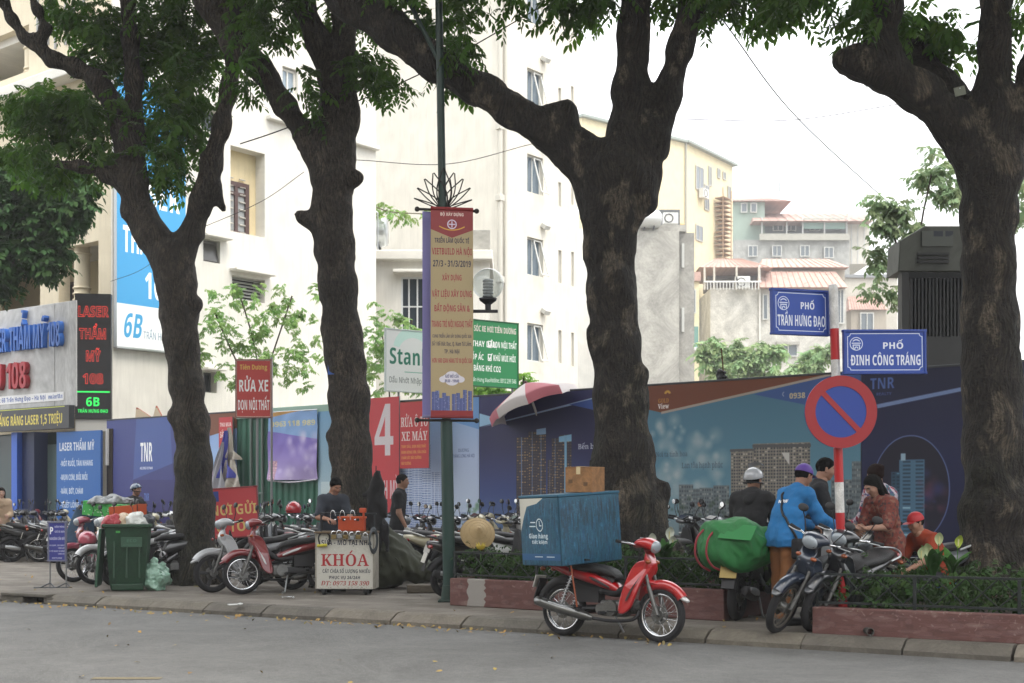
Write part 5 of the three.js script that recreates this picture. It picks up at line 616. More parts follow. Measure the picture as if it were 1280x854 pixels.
function bigTree(label, base, d, bones, blobs, canopy, seed, burls = [], patch = 1) { // bones: [px, py, radius px, depth offset][]
  const s = d / FOC, B = W(base[0], base[1], d).setY(0), o = thing('street_tree', label, 'tree', B, 0, undefined), loc = (p) => W(p[0], p[1], d).add(V(0, 0, p[3] ?? 0)).sub(B);
  const L = []; for (const ch of bones) for (let i = 0; i < ch.length - 1; i++) L.push({ a: loc(ch[i]), b: loc(ch[i + 1]), r1: ch[i][2] * s, r2: ch[i + 1][2] * s });
  const r = rng(seed), r0 = bones[0][0][2] * s; for (let i = 0; i < 8; i++) { const a = i / 8 * 2 * PI + r() * 0.5, l = r0 * (0.95 + r() * 0.4); L.push({ a: V(Math.cos(a) * r0 * 0.5, 0.25 + r() * 0.25, Math.sin(a) * r0 * 0.5), b: V(Math.cos(a) * l, -0.05, Math.sin(a) * l), r1: r0 * 0.3, r2: 0.07 }); }
  for (const b of burls) { const c = loc(b); L.push({ a: c, b: c.clone().add(V(0.001, 0.01, 0)), r1: b[2] * s, r2: b[2] * s }); }
  const f = (p) => { let v = 9; for (const b of L) { const c = capsule(p, b); if (c < v + 0.3) v = smin(v, c, 0.16); } v += 0.035; if (v < 0.25 && v > -0.25) v += 0.02 * N3(p[0] * 2.6 + seed, p[1] * 1.7, p[2] * 2.6) + 0.03 * N3(p[0] * 6, p[1] * 4 + seed, p[2] * 6) + 0.016 * N3(p[0] * 15, p[1] * 8, p[2] * 15); return v; };
  const lo = [1e9, 1e9, 1e9], hi = [-1e9, -1e9, -1e9]; for (const b of L) for (const [q, rad] of [[b.a, b.r1], [b.b, b.r2]]) q.toArray().forEach((c, i) => { lo[i] = Math.min(lo[i], c - rad - 0.2); hi[i] = Math.max(hi[i], c + rad + 0.2); }); lo[1] = -0.1;
  const col = (x, y, z) => { const a = N3(x * 4 + seed, y * 2.2, z * 4), b = N3(x * 7, y * 4 + seed, z * 7), c = N3(x * 1.2, y * 0.8 - seed, z * 1.2), g = N3(x * 16, y * 9, z * 16); let k = (patch < 1 ? 0.054 : 0.028) + 0.013 * b + 0.014 * g; k *= 1 - 0.35 * sm(0.1, 0.4, c); let R = k * 1.15, Gc = k * 0.92, Bc = k * 0.7; const pale = sm(0.2, 0.3, a + b * 0.5 + g * 0.25 - 0.04 * Math.max(0, y - 3)) * patch; R = lerp(R, 0.17 + 0.05 * g, pale * 0.62); Gc = lerp(Gc, 0.138 + 0.04 * g, pale * 0.62); Bc = lerp(Bc, 0.1 + 0.03 * g, pale * 0.62); const moss = sm(0.1, 0.4, c + g * 0.3) * sm(5, 1, y) * 0.6; R = lerp(R, 0.034, moss); Gc = lerp(Gc, 0.036, moss); Bc = lerp(Bc, 0.02, moss); return [Math.max(0.012, R), Math.max(0.01, Gc), Math.max(0.008, Bc)]; };  // pale patches thin out higher up, painting in the darkness under the crown
  part(o, 'trunk', nets(f, lo, hi, 0.042, col), barkMat);
  const bl = (k, f) => blobs.map(([px, py, rx, ry, n, dz = 0, rz = 0.8]) => [loc([px, py - 17, 0, dz]), Math.max(8, rx - 11) * s, Math.max(8, ry - 11) * s, rz, Math.round(n * f)]); crown(o, sprayA, leafMat(0x456420, 0.55), bl(0, 0.4), seed, 1); crown(o, sprayB, leafMat(0x527226, 0.55), bl(1, 0.32), seed + 2, 1.05, 'crown');
  if (canopy) crown(o, sprayT, leafMat(0x3c5e16, 0.4), canopy.map(([x, y, z, rx, ry, rz, n]) => [V(x, y, z), rx, ry, rz, n]), seed + 5, 1.5, 'unseen_upper_crown');  // unseen canopy above the view, spread wide and dense to shade the pavement
  return o;
}
bigTree('leftmost forked street tree with full green crown behind the wheelie bin', [240, 735], 21.2, [
  [[243, 740, 38], [243, 700, 29], [243, 640, 26], [242, 580, 24], [239, 530, 23.5], [233, 480, 22.5], [227, 430, 23], [223, 390, 24], [220, 355, 26], [215, 325, 28]],
  [[212, 325, 23], [188, 292, 21], [171, 262, 20], [164, 225, 19], [150, 160, 13], [136, 120, 13], [122, 102, 12], [95, 84, 11.5], [66, 74, 11], [48, 57, 9], [30, 47, 8], [15, 25, 7.5], [4, 0, 7.5], [-10, -40, 7]], [[50, 56, 8], [57, 36, 7], [48, 14, 7], [38, -10, 7], [30, -60, 8]],
  [[170, 235, 14], [135, 218, 11], [100, 208, 9], [70, 205, 7]], [[128, 110, 11], [124, 102, 11], [122, 97, 10]],
  [[168, 235, 15], [170, 170, 13], [167, 100, 12.5], [163, 45, 12], [159, -10, 12], [155, -130, 11]],
  [[222, 330, 21], [238, 293, 16], [251, 256, 15], [264, 205, 14], [277, 155, 13], [287, 110, 12], [294, 70, 12], [303, 30, 12], [318, -60, 11]], [[264, 240, 7], [272, 246, 6], [279, 261, 7.5]],
], [[185, 30, 75, 55, 420], [130, 75, 60, 50, 300], [215, 105, 50, 50, 330], [120, 150, 75, 40, 330], [60, 150, 65, 45, 330], [215, 175, 45, 50, 230], [130, 205, 85, 28, 200], [40, 205, 60, 35, 200], [240, 40, 45, 60, 260], [90, 15, 70, 40, 230], [205, 225, 30, 30, 110], [20, 130, 45, 40, 150]].map((b) => [...b, -0.4, 0.9]), [[0, 14, 1, 7, 2.6, 7, 1700]], 11, [[246, 380, 10], [268, 235, 12], [218, 520, 8, 0.12]], 0.5);
bigTree('second street tree from the left with thick straight trunk behind the key cutter', [445, 730], 20.3, [
  [[447, 735, 46], [443, 695, 36], [441, 640, 30], [439, 560, 27.5], [436, 500, 26.5], [431, 450, 25.5], [427, 415, 25], [423, 360, 25], [418, 305, 26], [415, 262, 26], [416, 225, 29]],
  [[410, 222, 22], [396, 195, 17], [384, 172, 16], [354, 129, 15.5], [331, 92, 16], [295, 52, 21], [270, 0, 27], [250, -60, 26], [200, -140, 20]],
  [[416, 225, 24], [417, 180, 22], [414, 100, 17], [397, 52, 16], [378, 0, 16], [350, -90, 14]], [[420, 215, 24], [432, 150, 19], [433, 77, 15], [430, 20, 16], [432, -80, 15]],
  [[418, 305, 16], [398, 280, 12], [376, 270, 10.5]],
], [[325, 35, 30, 45, 90, 0.3], [340, 55, 28, 30, 70, 0.4], [310, 120, 18, 28, 45, 0.3], [322, 95, 20, 30, 30, 0.3], [395, 140, 22, 40, 60, 0.2], [470, 108, 40, 26, 120, 0], [450, 90, 24, 20, 50, 0], [375, 12, 60, 25, 80, 0.3], [440, 20, 40, 40, 90, -0.3], [350, 15, 60, 30, 90, -0.5]], [[0, 14, 1, 7, 2.6, 7, 1700]], 23, [[448, 225, 10, 0.1], [412, 545, 6, 0.1]], 0.5);
bigTree('third street tree with mottled trunk and a long branch reaching left behind blue box', [795, 740], 17.8, [
  [[798, 745, 58], [793, 700, 53], [788, 640, 45], [780, 570, 38], [775, 500, 35.5], [769, 430, 33], [765, 370, 32], [762, 310, 33], [764, 260, 39], [764, 225, 46]],
  [[775, 215, 38], [785, 172, 28], [789, 110, 24], [793, 40, 22], [796, -20, 22], [800, -150, 19]], [[792, 215, 34], [814, 180, 24], [834, 118, 19], [851, 58, 18], [867, 0, 19], [890, -110, 16]],
  [[752, 228, 36], [722, 190, 30], [690, 165, 27], [640, 138, 22], [590, 108, 21], [545, 80, 23], [490, 38, 25], [440, 2, 27], [390, -40, 26], [310, -110, 22]],
  [[590, 108, 12], [612, 108, 12], [619, 105, 9]], [[690, 165, 22], [702, 148, 21], [707, 142, 17]], [[798, 640, 28], [826, 618, 13]], [[800, 690, 40], [842, 690, 12], [858, 720, 10]], [[800, 245, 30], [818, 218, 12]],
], [[580, 25, 25, 30, 90, 0.2], [575, 70, 22, 35, 80, -0.3], [560, 100, 25, 25, 40, -0.3], [540, 35, 40, 30, 80, -0.4], [510, 5, 40, 20, 60, 0.2], [640, 8, 24, 20, 60, 0.2], [700, 15, 25, 20, 60, 0.2], [722, 30, 20, 18, 40, 0.1], [750, 10, 40, 22, 90, -0.2], [890, 20, 45, 25, 130, 0], [945, 15, 35, 25, 90, 0], [965, 28, 22, 22, 45, 0.2], [830, 10, 30, 25, 50, -0.4]], [[0, 13.2, 1, 7, 2.6, 7, 1700]], 37, [[828, 612, 10, 0.1], [745, 585, 12, 0.1], [772, 560, 20, 0.25], [798, 470, 14, 0.2], [765, 350, 18, 0.25], [742, 420, 8, 0.1]]);
bigTree('rightmost street tree with knobbly trunk and sawn left limb behind the planter', [1246, 768], 15.4, [
  [[1248, 775, 60], [1246, 700, 48], [1246, 640, 43], [1243, 560, 40], [1240, 480, 38], [1238, 400, 36], [1236, 330, 34], [1236, 270, 35], [1238, 215, 40]],
  [[1225, 205, 34], [1192, 152, 28], [1150, 115, 26], [1110, 90, 25], [1080, 78, 23], [1058, 75, 20]], [[1108, 88, 20], [1106, 55, 18], [1112, 10, 19], [1118, -40, 19], [1130, -140, 17]],
  [[1236, 200, 30], [1228, 140, 26, -0.3], [1200, 90, 24, -0.6], [1172, 40, 22, -0.9], [1150, -10, 22, -1.2], [1110, -120, 18, -1.6]], [[1242, 200, 32], [1238, 130, 25], [1243, 60, 22], [1247, -20, 22], [1252, -150, 20]], [[1252, 215, 28], [1272, 150, 18], [1290, 90, 17], [1310, 20, 16]],
], [[985, 15, 30, 22, 90, 0], [1015, 5, 30, 18, 60, 0], [1068, 40, 14, 14, 30, 0.3], [1085, 12, 26, 18, 60, 0], [1125, 30, 18, 28, 40, -0.4], [1192, 30, 24, 30, 90, -0.8], [1212, 60, 10, 14, 20, -0.8], [1268, 35, 18, 28, 60, -0.4], [1160, 5, 30, 15, 40, -1]], [[0, 12.4, 1, 7, 2.6, 7, 1700]], 51, [[1250, 640, 34, 0.18], [1222, 590, 20, 0.25], [1262, 690, 24, 0.3], [1240, 520, 20, 0.2], [1225, 300, 14, 0.2], [1212, 640, 18]]);
{ const t = scene.children[scene.children.length - 1], c = copyOf(t, 'unseen street tree beyond the right edge, placed to shade the right side'); c.position.x += 3.9; c.position.z += 2.3; c.rotation.y = 0.5; }  // copy out of view, darkens the right side of the pavement
{ // number tags nailed to trunks
  const t1 = thing('number_tag', 'small blue numbered tag nailed on trunk of second tree', 'tag', W(414, 462, 20.08), -0.5), t = printed(0.12, 0.15, 500, (x, w, h) => { x.fillStyle = '#27519c'; x.fillRect(0, 0, w, h); vtext(x, '6', w / 2, h * 0.8, h * 0.75, {}); }); part(t1, 'plate', box(0.12, 0.15, 0.012), new THREE.MeshPhysicalMaterial({ map: t, roughness: 0.5 })); part(t1, 'nail', ball(0.008, 0, 0.06, 0.008), steel);
  const t2 = thing('number_tag', 'small pale tag nailed high on the limbs of rightmost tree', 'tag', W(1200, 114, 14.9), -0.2); part(t2, 'plate', box(0.12, 0.1, 0.012, 0, 0, 0, 0, 0, 0.2), mat(0x6a6e60, 0.6)); part(t2, 'nail', ball(0.008, 0, 0.03, 0.008), steel);
}
function looseTree(label, px, py, d, trunks, geo, hex, blobs, seed, scale, tr = 0.35, name = 'garden_tree') {
  const B = W(px, py, d).setY(0), o = thing(name, label, 'tree', B), s = d / FOC, bk = mat(0x5a5042, 0.95, { map: rep(barkMap, 1) });
  part(o, 'trunk', trunks.map((t) => pipe(t.map(([x, y]) => W(x, y, d).sub(B)), t.r ?? (d < 40 ? 0.022 : 0.05), 6)), bk);
  crown(o, geo, leafMat(hex, tr), blobs.map(([x, y, rx, ry, n, dz = 0]) => [W(x, y, d).sub(B).add(V(0, 0, dz)), rx * s, ry * s, Math.max(rx, ry) * s * 0.7, n]), seed, scale); return o;
}
looseTree('big dark leafy tree at the far left edge in front of cream building', -30, 385, 31, [[[-40, 640], [-35, 480], [-20, 380], [20, 280]], [[-35, 480], [10, 340], [60, 260]], [[-38, 500], [-60, 360], [-80, 240]]], sprayB, 0x405a36, [[20, 225, 60, 36, 800], [65, 258, 42, 38, 760], [10, 285, 52, 54, 900], [52, 312, 26, 34, 380], [-5, 345, 30, 28, 340], [90, 238, 26, 28, 280], [-60, 290, 60, 80, 500]], 71, 1.35, 0.2, 'leafy_tree');
looseTree('light green young tree in front of white building between the first and second tree', 320, 500, 34.5, [[[322, 560], [325, 480], [315, 420], [300, 370]], [[324, 490], [345, 430], [365, 370]], [[320, 500], [290, 440], [268, 390]]], sprayB, 0x8aa468, [[268, 385, 24, 28, 60], [300, 400, 38, 44, 140], [340, 420, 46, 44, 160], [300, 450, 50, 34, 150], [360, 385, 28, 28, 60], [375, 430, 30, 44, 100], [395, 360, 18, 14, 18], [255, 430, 18, 20, 24], [330, 365, 26, 14, 24], [345, 475, 60, 25, 90]], 73, 0.8, 0.55);
looseTree('light green bushy tree right of the second tree below the annex', 480, 500, 33, [[[490, 560], [485, 470], [478, 420]], [[487, 480], [510, 430], [515, 400]]], sprayB, 0x90a870, [[470, 400, 22, 24, 36], [480, 440, 34, 40, 120], [510, 410, 22, 26, 50], [460, 470, 20, 30, 50], [510, 465, 30, 30, 80], [450, 425, 14, 30, 24]], 79, 0.85, 0.55);
looseTree('low green shrub tree behind the night blue hoarding below the green board', 650, 490, 30, [[[650, 560], [652, 500], [655, 470]]], sprayB, 0x7a9c4a, [[620, 490, 40, 10, 70], [655, 474, 14, 14, 30], [600, 480, 20, 14, 30]], 83, 1.2, 0.45);
looseTree('pale hazy tree below the house with hipped roofs', 915, 480, 62, [[[915, 560], [912, 490], [905, 440]], [[913, 500], [940, 450], [965, 440]]], sprayT, 0x8fa07c, [[890, 440, 20, 22, 160], [915, 450, 26, 26, 260], [945, 445, 22, 20, 150], [970, 440, 18, 10, 60], [930, 465, 50, 16, 220]], 89, 0.75, 0.4);  // leaf green greyed to paint in haze at this distance
looseTree('small pale hazy tree left of the striped pole behind hoarding', 1022, 480, 60, [[[1022, 560], [1022, 470], [1024, 440]]], sprayT, 0x8fa07c, [[1020, 448, 18, 16, 110], [1030, 438, 12, 10, 60], [1010, 462, 26, 12, 100]], 91, 0.75, 0.4);  // same greyed green, haze put into the leaf colour
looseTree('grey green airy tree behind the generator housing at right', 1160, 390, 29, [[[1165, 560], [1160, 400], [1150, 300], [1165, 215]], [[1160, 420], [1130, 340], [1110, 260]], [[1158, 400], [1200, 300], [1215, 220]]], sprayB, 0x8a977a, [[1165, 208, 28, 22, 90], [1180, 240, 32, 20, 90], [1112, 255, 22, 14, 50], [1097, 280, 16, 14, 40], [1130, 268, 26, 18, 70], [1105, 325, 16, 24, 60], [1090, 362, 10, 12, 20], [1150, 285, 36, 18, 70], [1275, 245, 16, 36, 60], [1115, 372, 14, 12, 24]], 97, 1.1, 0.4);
{ // trailing vine on the terrace
  const o = thing('vine', 'thin pale vine trailing along the terrace of annex', 'plant', W(495, 262, 44.3)); part(o, 'stem', pipe([[-1, 0.25, 0], [-0.3, -0.05, 0], [1, -0.15, 0]], 0.02), mat(0x6b6450, 0.9)); crown(o, sprayB, leafMat(0x8aa060, 0.5), [[V(-0.7, 0.1, 0), 0.6, 0.15, 0.3, 26], [V(0.4, -0.12, 0), 0.8, 0.12, 0.3, 34]], 5, 1.3, 'leaves'); }

// ---------- planters with railings ----------
function planter(label, P0, P1, h, dep, paint, seed, hedgeH) {
  const A = G(...P0), B = G(...P1), pl = plane([A.x, A.z], [B.x - A.x, B.z - A.z]), len = Math.hypot(B.x - A.x, B.z - A.z), o = thing('planter', label, 'planter', pl.pos(0), pl.turn), t = 0.14;
  const k = 200, tx = ctex(Math.min(2048, Math.round(len * k)), 64, (x, w, hh) => { x.fillStyle = '#5f403c'; x.fillRect(0, 0, w, hh); const r = rng(seed); for (let i = 0; i < 240; i++) { x.fillStyle = ['rgba(120,96,92,.25)', 'rgba(70,44,44,.22)', 'rgba(150,132,126,.18)'][i % 3]; x.beginPath(); x.ellipse(r() * w, r() * hh, 2 + r() * 22, 1 + r() * 6, 0, 0, 7); x.fill(); } for (let i = 0; i < 90; i++) { x.fillStyle = 'rgba(166,158,152,.35)'; x.beginPath(); x.ellipse(w * (r() * 0.5 + r() * 0.5), r() * r() * hh * 0.8, 0.5 + r() * r() * 7, 0.5 + r() * 1.2, r() * 3, 0, 7); x.fill(); } for (const [a, b] of paint) { const x0 = (pl.run(a)) * w / len, x1 = pl.run(b) * w / len; x.fillStyle = '#8d8984'; x.beginPath(); x.moveTo(x0, 0); for (let i = 0; i <= 10; i++) x.lineTo(x0 - 4 + r() * 9, hh * i / 10); for (let i = 10; i >= 0; i--) x.lineTo(x1 - 5 + r() * 12, hh * i / 10); x.fill(); } });
  const fm = mat(0xffffff, 0.9, { map: tx, bumpMap: rep(grain, 4, 1), bumpScale: 0.004 }), sm_ = mat(0x573937, 0.9, { map: rep(grime, 1) });
  const fg = rbox(len, h, t, 0.015, len / 2, h / 2, -t / 2), u = fg.attributes.uv, p = fg.attributes.position; for (let i = 0; i < u.count; i++) u.setXY(i, p.getX(i) / len, p.getY(i) / h); part(o, 'front_wall', fg, fm);
  part(o, 'side_wall', rbox(t, h, dep - t - 0.006, 0.015, t / 2, h / 2, -t - (dep - t) / 2), sm_); part(o, 'side_wall', rbox(t, h, dep - t - 0.006, 0.015, len - t / 2, h / 2, -t - (dep - t) / 2), sm_); part(o, 'back_wall', rbox(len - 2 * t - 0.01, h, t, 0.015, len / 2, h / 2, -dep + t / 2), sm_);
  part(o, 'soil', box(len - 2 * t, h - 0.05, dep - 2 * t, len / 2, (h - 0.05) / 2, -dep / 2), mat(0x3a2e24, 1));
  const f = thing('planter_railing', label.replace(/^.*?planter/, 'low dark iron railing on the planter'), 'railing', pl.pos(0, h, -0.07), pl.turn), rh = 0.33, im = mat(0x2a2f30, 0.6, { metalness: 0.4, map: rep(spots, 3) });
  part(f, 'top_rail', box(len - 0.04, 0.022, 0.035, len / 2, rh, 0), im); part(f, 'bottom_rail', box(len - 0.04, 0.022, 0.03, len / 2, 0.045, 0), im); const np = Math.round(len / 1.15); for (let i = 0; i <= np; i++) part(f, 'post', box(0.03, rh - 0.012, 0.03, 0.035 + (len - 0.07) * i / np, (rh - 0.012) / 2, 0), im);
  const nb = Math.round(len / 0.29); for (let i = 0; i < nb; i++) for (const sd of [1, -1]) { const x = (i + 0.5) * len / nb, dx = len / nb * 0.48; part(f, 'brace', cyl([x - dx, sd > 0 ? 0.057 : rh - 0.012, sd * 0.007], [x + dx, sd > 0 ? rh - 0.012 : 0.057, sd * 0.007], 0.0065, 0.0065, 5), im); }
  const hd = new THREE.Group(); const c = crown(scene, sprayC, leafMat(0x40602a, 0.25), [], 1, 1, 'hedge'); scene.remove(c);
  const blobs = []; const n = Math.round(len / 0.35); for (let i = 0; i < n; i++) blobs.push([V((i + 0.5) * len / n, h + hedgeH * 0.45, -dep * 0.3), 0.3, hedgeH * 0.5, dep * 0.22, 130], [V((i + 0.5) * len / n, h + hedgeH * 0.4, -dep * 0.68), 0.3, hedgeH * 0.5, dep * 0.22, 60]);
  const hedge = thing('hedge', label.replace(/^.*?planter/, 'low green hedge in the planter'), 'hedge', pl.pos(0), pl.turn); hedge.userData.kind = 'stuff'; crown(hedge, sprayC, leafMat(0x30461f, 0.2), blobs, seed, 1.35, 'foliage');
  return { pl, len, h };
}
const planterA = planter('long dull red planter wall with bare grey patch behind the delivery motorbike', [562, 757], [905, 777], 0.35, 1.9, [[584, 606]], 3, 0.36);
const planterB = planter('short dull red planter at the right corner below the striped pole', [1015, 793], [1420, 813], 0.275, 2.6, [], 8, 0.34);
{ const q = G(1083, 800, 0), m = thing('drain_pipe', 'short dark drain pipe end sticking from the corner planter wall', 'pipe', W(1083, 788, 13.0)); part(m, 'pipe', cyl([0, 0, -0.05], [0.02, -0.01, 0.07], 0.035, 0.035, 14, true), mat(0x2a2826, 0.8, { side: THREE.DoubleSide })); part(m, 'collar', at(torus(0.036, 0.006, 16, 6), [0.02, -0.01, 0.07]), mat(0x4a4642, 0.8)); }
function lily(label, p, seed, nl, flowers, leafHex, fl) {
  const o = thing('peace_lily', label, 'plant', p, 0), r = rng(seed), blade = (l, w) => { const g = new THREE.PlaneGeometry(w, l, 4, 8), q = g.attributes.position; for (let i = 0; i < q.count; i++) { const t = q.getY(i) / l + 0.5, k = Math.sin(PI * Math.min(1, t * 0.93 + 0.04)) ** 0.8; q.setXYZ(i, q.getX(i) * k, t * l * (1 - 0.25 * t), t * t * l * 0.45 + Math.abs(q.getX(i)) * 0.4); } g.computeVertexNormals(); return g; };
  const lm = leafMat(leafHex, 0.2); for (let i = 0; i < nl; i++) { const m = part(o, 'leaf', blade(0.24 + r() * 0.12, 0.08 + r() * 0.03), lm); m.rotation.set(r() * 0.3, r() * 6.28, 0); m.position.y = r() * 0.05; }
  for (const [x, h, s] of flowers) { part(o, 'stalk', pipe([[x * 0.3, 0, 0], [x * 0.8, h * 0.6, 0.02], [x, h, 0]], 0.005), lm); const m = part(o, 'flower', blade(0.16 * s, 0.085 * s), mat(fl, 0.6, { side: THREE.DoubleSide })); m.position.set(x, h - 0.02, 0); m.rotation.set(-0.2, r() * 1 - 0.5, x * -0.6); part(o, 'spadix', cyl([x, h, 0.015], [x, h + 0.07 * s, 0.025], 0.007), mat(0xc8c490, 0.7)); }
}
lily('peace lily with white flowers in the long planter behind the red motorbike', W(830, 706, 15.3), 3, 14, [[-0.13, 0.24, 1.1], [-0.1, 0.17, 0.9], [0.06, 0.3, 1.2], [0.1, 0.22, 1]], 0x2f5524, 0xd8dcd2);
lily('peace lily with pale drooping blooms in the corner planter beside the rightmost tree', W(1166, 722, 13.3), 6, 10, [[-0.12, 0.2, 1], [-0.03, 0.22, 1.1], [0.06, 0.34, 1]], 0x355a2a, 0xb9c49a);
lily('leafy plant with one yellow green bloom left of the rightmost tree', W(1190, 722, 13.5), 9, 8, [[0.06, 0.32, 1]], 0x3b6428, 0xa8b84a);
{ // fallen leaves in the gutter and on the pavement
  const r = rng(44), g = leafSpray(1, 0.001, 0.05, 0.085, 0, 2); g.center(); const n = 520, im = shadow(new THREE.InstancedMesh(g, mat(0xffffff, 0.8, { side: THREE.DoubleSide }), n)), col = new THREE.Color();
  for (let i = 0; i < n; i++) { const gut = i < 360, road = !gut && i < 420, off = gut ? 0.02 + 0.45 * r() ** 2 : road ? 0.2 + r() * 5 : -0.32 - r() * 3.5, s = gut || road ? -9 + r() * 20 : -10 + r() * 22, p = kerbLine.pos(s, (off > 0 ? ROAD : 0) + 0.012, off); im.setMatrixAt(i, M4(p.toArray(), [r() * 0.5, r() * 6.3, r() * 0.5], [1, 1, 1].map(() => 0.35 + r() * 0.5))); im.setColorAt(i, r() < 0.6 ? col.setRGB(0.26 + 0.08 * r(), 0.2, 0.06) : col.setRGB(0.16, 0.1 + 0.04 * r(), 0.05)); }
  im.name = 'fallen_leaves'; scene.add(im); tag(im, 'yellow and brown fallen leaves scattered along the gutter', 'fallen leaves', null, 'stuff');
  const w = 0.12, a = G(125, 846, ROAD), b = G(192, 851, ROAD), l = a.distanceTo(b); const m = solo('road_marking', at(new THREE.PlaneGeometry(l, w), [(a.x + b.x) / 2, ROAD + 0.004, (a.z + b.z) / 2], [-PI / 2, 0, 0]).translate(0, 0, 0), mat(0x7c745e, 0.85, { map: rep(grime, 1) }), null, null, null, 'structure');
}

// ---------- motorbikes ----------
const paintMat = (hex, r = 0.28) => mat(hex, r, { clearcoat: 0.7, clearcoatRoughness: 0.12 });
const seatMat = mat(0x141416, 0.55, { bumpMap: rep(grain, 6), bumpScale: 0.0015 }), plastic = mat(0x1d1d20, 0.6), engineMat = mat(0x77797b, 0.45, { metalness: 0.75, map: rep(grime, 2) }), lensMat = mat(0x8a9298, 0.12, { clearcoat: 0.6 }), redLens = mat(0x8c0f12, 0.15, { clearcoat: 1 }), amber = mat(0x8a4214, 0.25, { clearcoat: 0.5 }), mirrorMat = mat(0xdfe3e6, 0.05, { metalness: 1 }), plateMat = mat(0xc6c4bd, 0.5), dirtyRubber = mat(0x24221f, 0.9, { map: rep(grime, 1) });
const arcShell = (R, r, a0, a1, cx, cy, n = 20, wz = 1) => at(torus(R, r, n, 8, a1 - a0).rotateZ(a0), [cx, cy, 0], [0, 0, 0], [1, 1, wz]);
function wheelGeo(R, tr, mags) {
  const tyre = [torus(R - tr, tr, 36, 10)], rim = [at(torus(R - tr * 1.75, 0.013, 36, 6), [0, 0, 0.018]), at(torus(R - tr * 1.75, 0.013, 36, 6), [0, 0, -0.018]), at(new THREE.CylinderGeometry(R - tr * 1.6, R - tr * 1.6, 0.04, 36, 1, true), [0, 0, 0], [PI / 2, 0, 0])];
  const hub = [cyl([0, 0, -0.055], [0, 0, 0.055], 0.055, 0.055, 16), cyl([0, 0, -0.085], [0, 0, 0.085], 0.02, 0.02, 8), cyl([0, 0, 0.03], [0, 0, 0.036], 0.095, 0.095, 20)], sp = [], ro = R - tr * 1.75;
  if (mags) for (let i = 0; i < 5; i++) { const a = i / 5 * 2 * PI; sp.push(at(rbox(ro, 0.035, 0.028, 0.008, ro / 2, 0, 0, 0, 0, 0, 1), [0, 0, 0], [0, 0, a])); sp.push(at(rbox(ro * 0.6, 0.02, 0.024, 0.006, ro * 0.7, 0, 0, 0, 0, 0, 1), [0, 0, 0], [0, 0, a + 0.14])); }
  else for (let i = 0; i < 28; i++) { const a = i / 28 * 2 * PI, b = a + (i % 4 < 2 ? 0.5 : -0.5), z = i % 2 ? 0.045 : -0.045; sp.push(cyl([Math.cos(b) * 0.045, Math.sin(b) * 0.045, z], [Math.cos(a) * ro, Math.sin(a) * ro, 0], 0.0028, 0.0028, 4)); }
  return { tyre: merge(tyre), rim: merge(rim), hub: merge(hub), spokes: merge(sp) };
}
const W17 = wheelGeo(0.285, 0.04, false), W14 = wheelGeo(0.255, 0.05, true), W17m = wheelGeo(0.285, 0.042, true);
function addWheel(o, w, x, y, rimM, steer = 0) {
  const t = part(o, 'wheel', w.tyre, rubber); t.position.set(x, y, 0); t.rotation.y = steer; part(t, 'rim', w.rim, rimM); part(t, 'hub', w.hub, engineMat); part(t, 'spokes', w.spokes, rimM); return t;
}
const side = (f) => [-1, 1].map((s) => f(s));
function mirrors(o, x, y, w, h = 0.2) { for (const s of [-1, 1]) { const st = part(o, 'mirror_stem', pipe([[x, y, s * w], [x - 0.01, y + h * 0.6, s * (w + 0.06)], [x + 0.01, y + h, s * (w + 0.1)]], 0.006, 5), black); const m = part(st, 'mirror', at(new THREE.SphereGeometry(0.06, 14, 8), [x + 0.01, y + h + 0.03, s * (w + 0.11)], [0, 0, 0.15], [0.3, 0.7, 1]), plastic); m.name = 'mirror_shell'; part(st, 'mirror_glass', at(new THREE.CircleGeometry(0.052, 16), [x - 0.011, y + h + 0.03, s * (w + 0.11)], [0, -PI / 2, 0], [1, 0.7, 1]), mirrorMat); } }
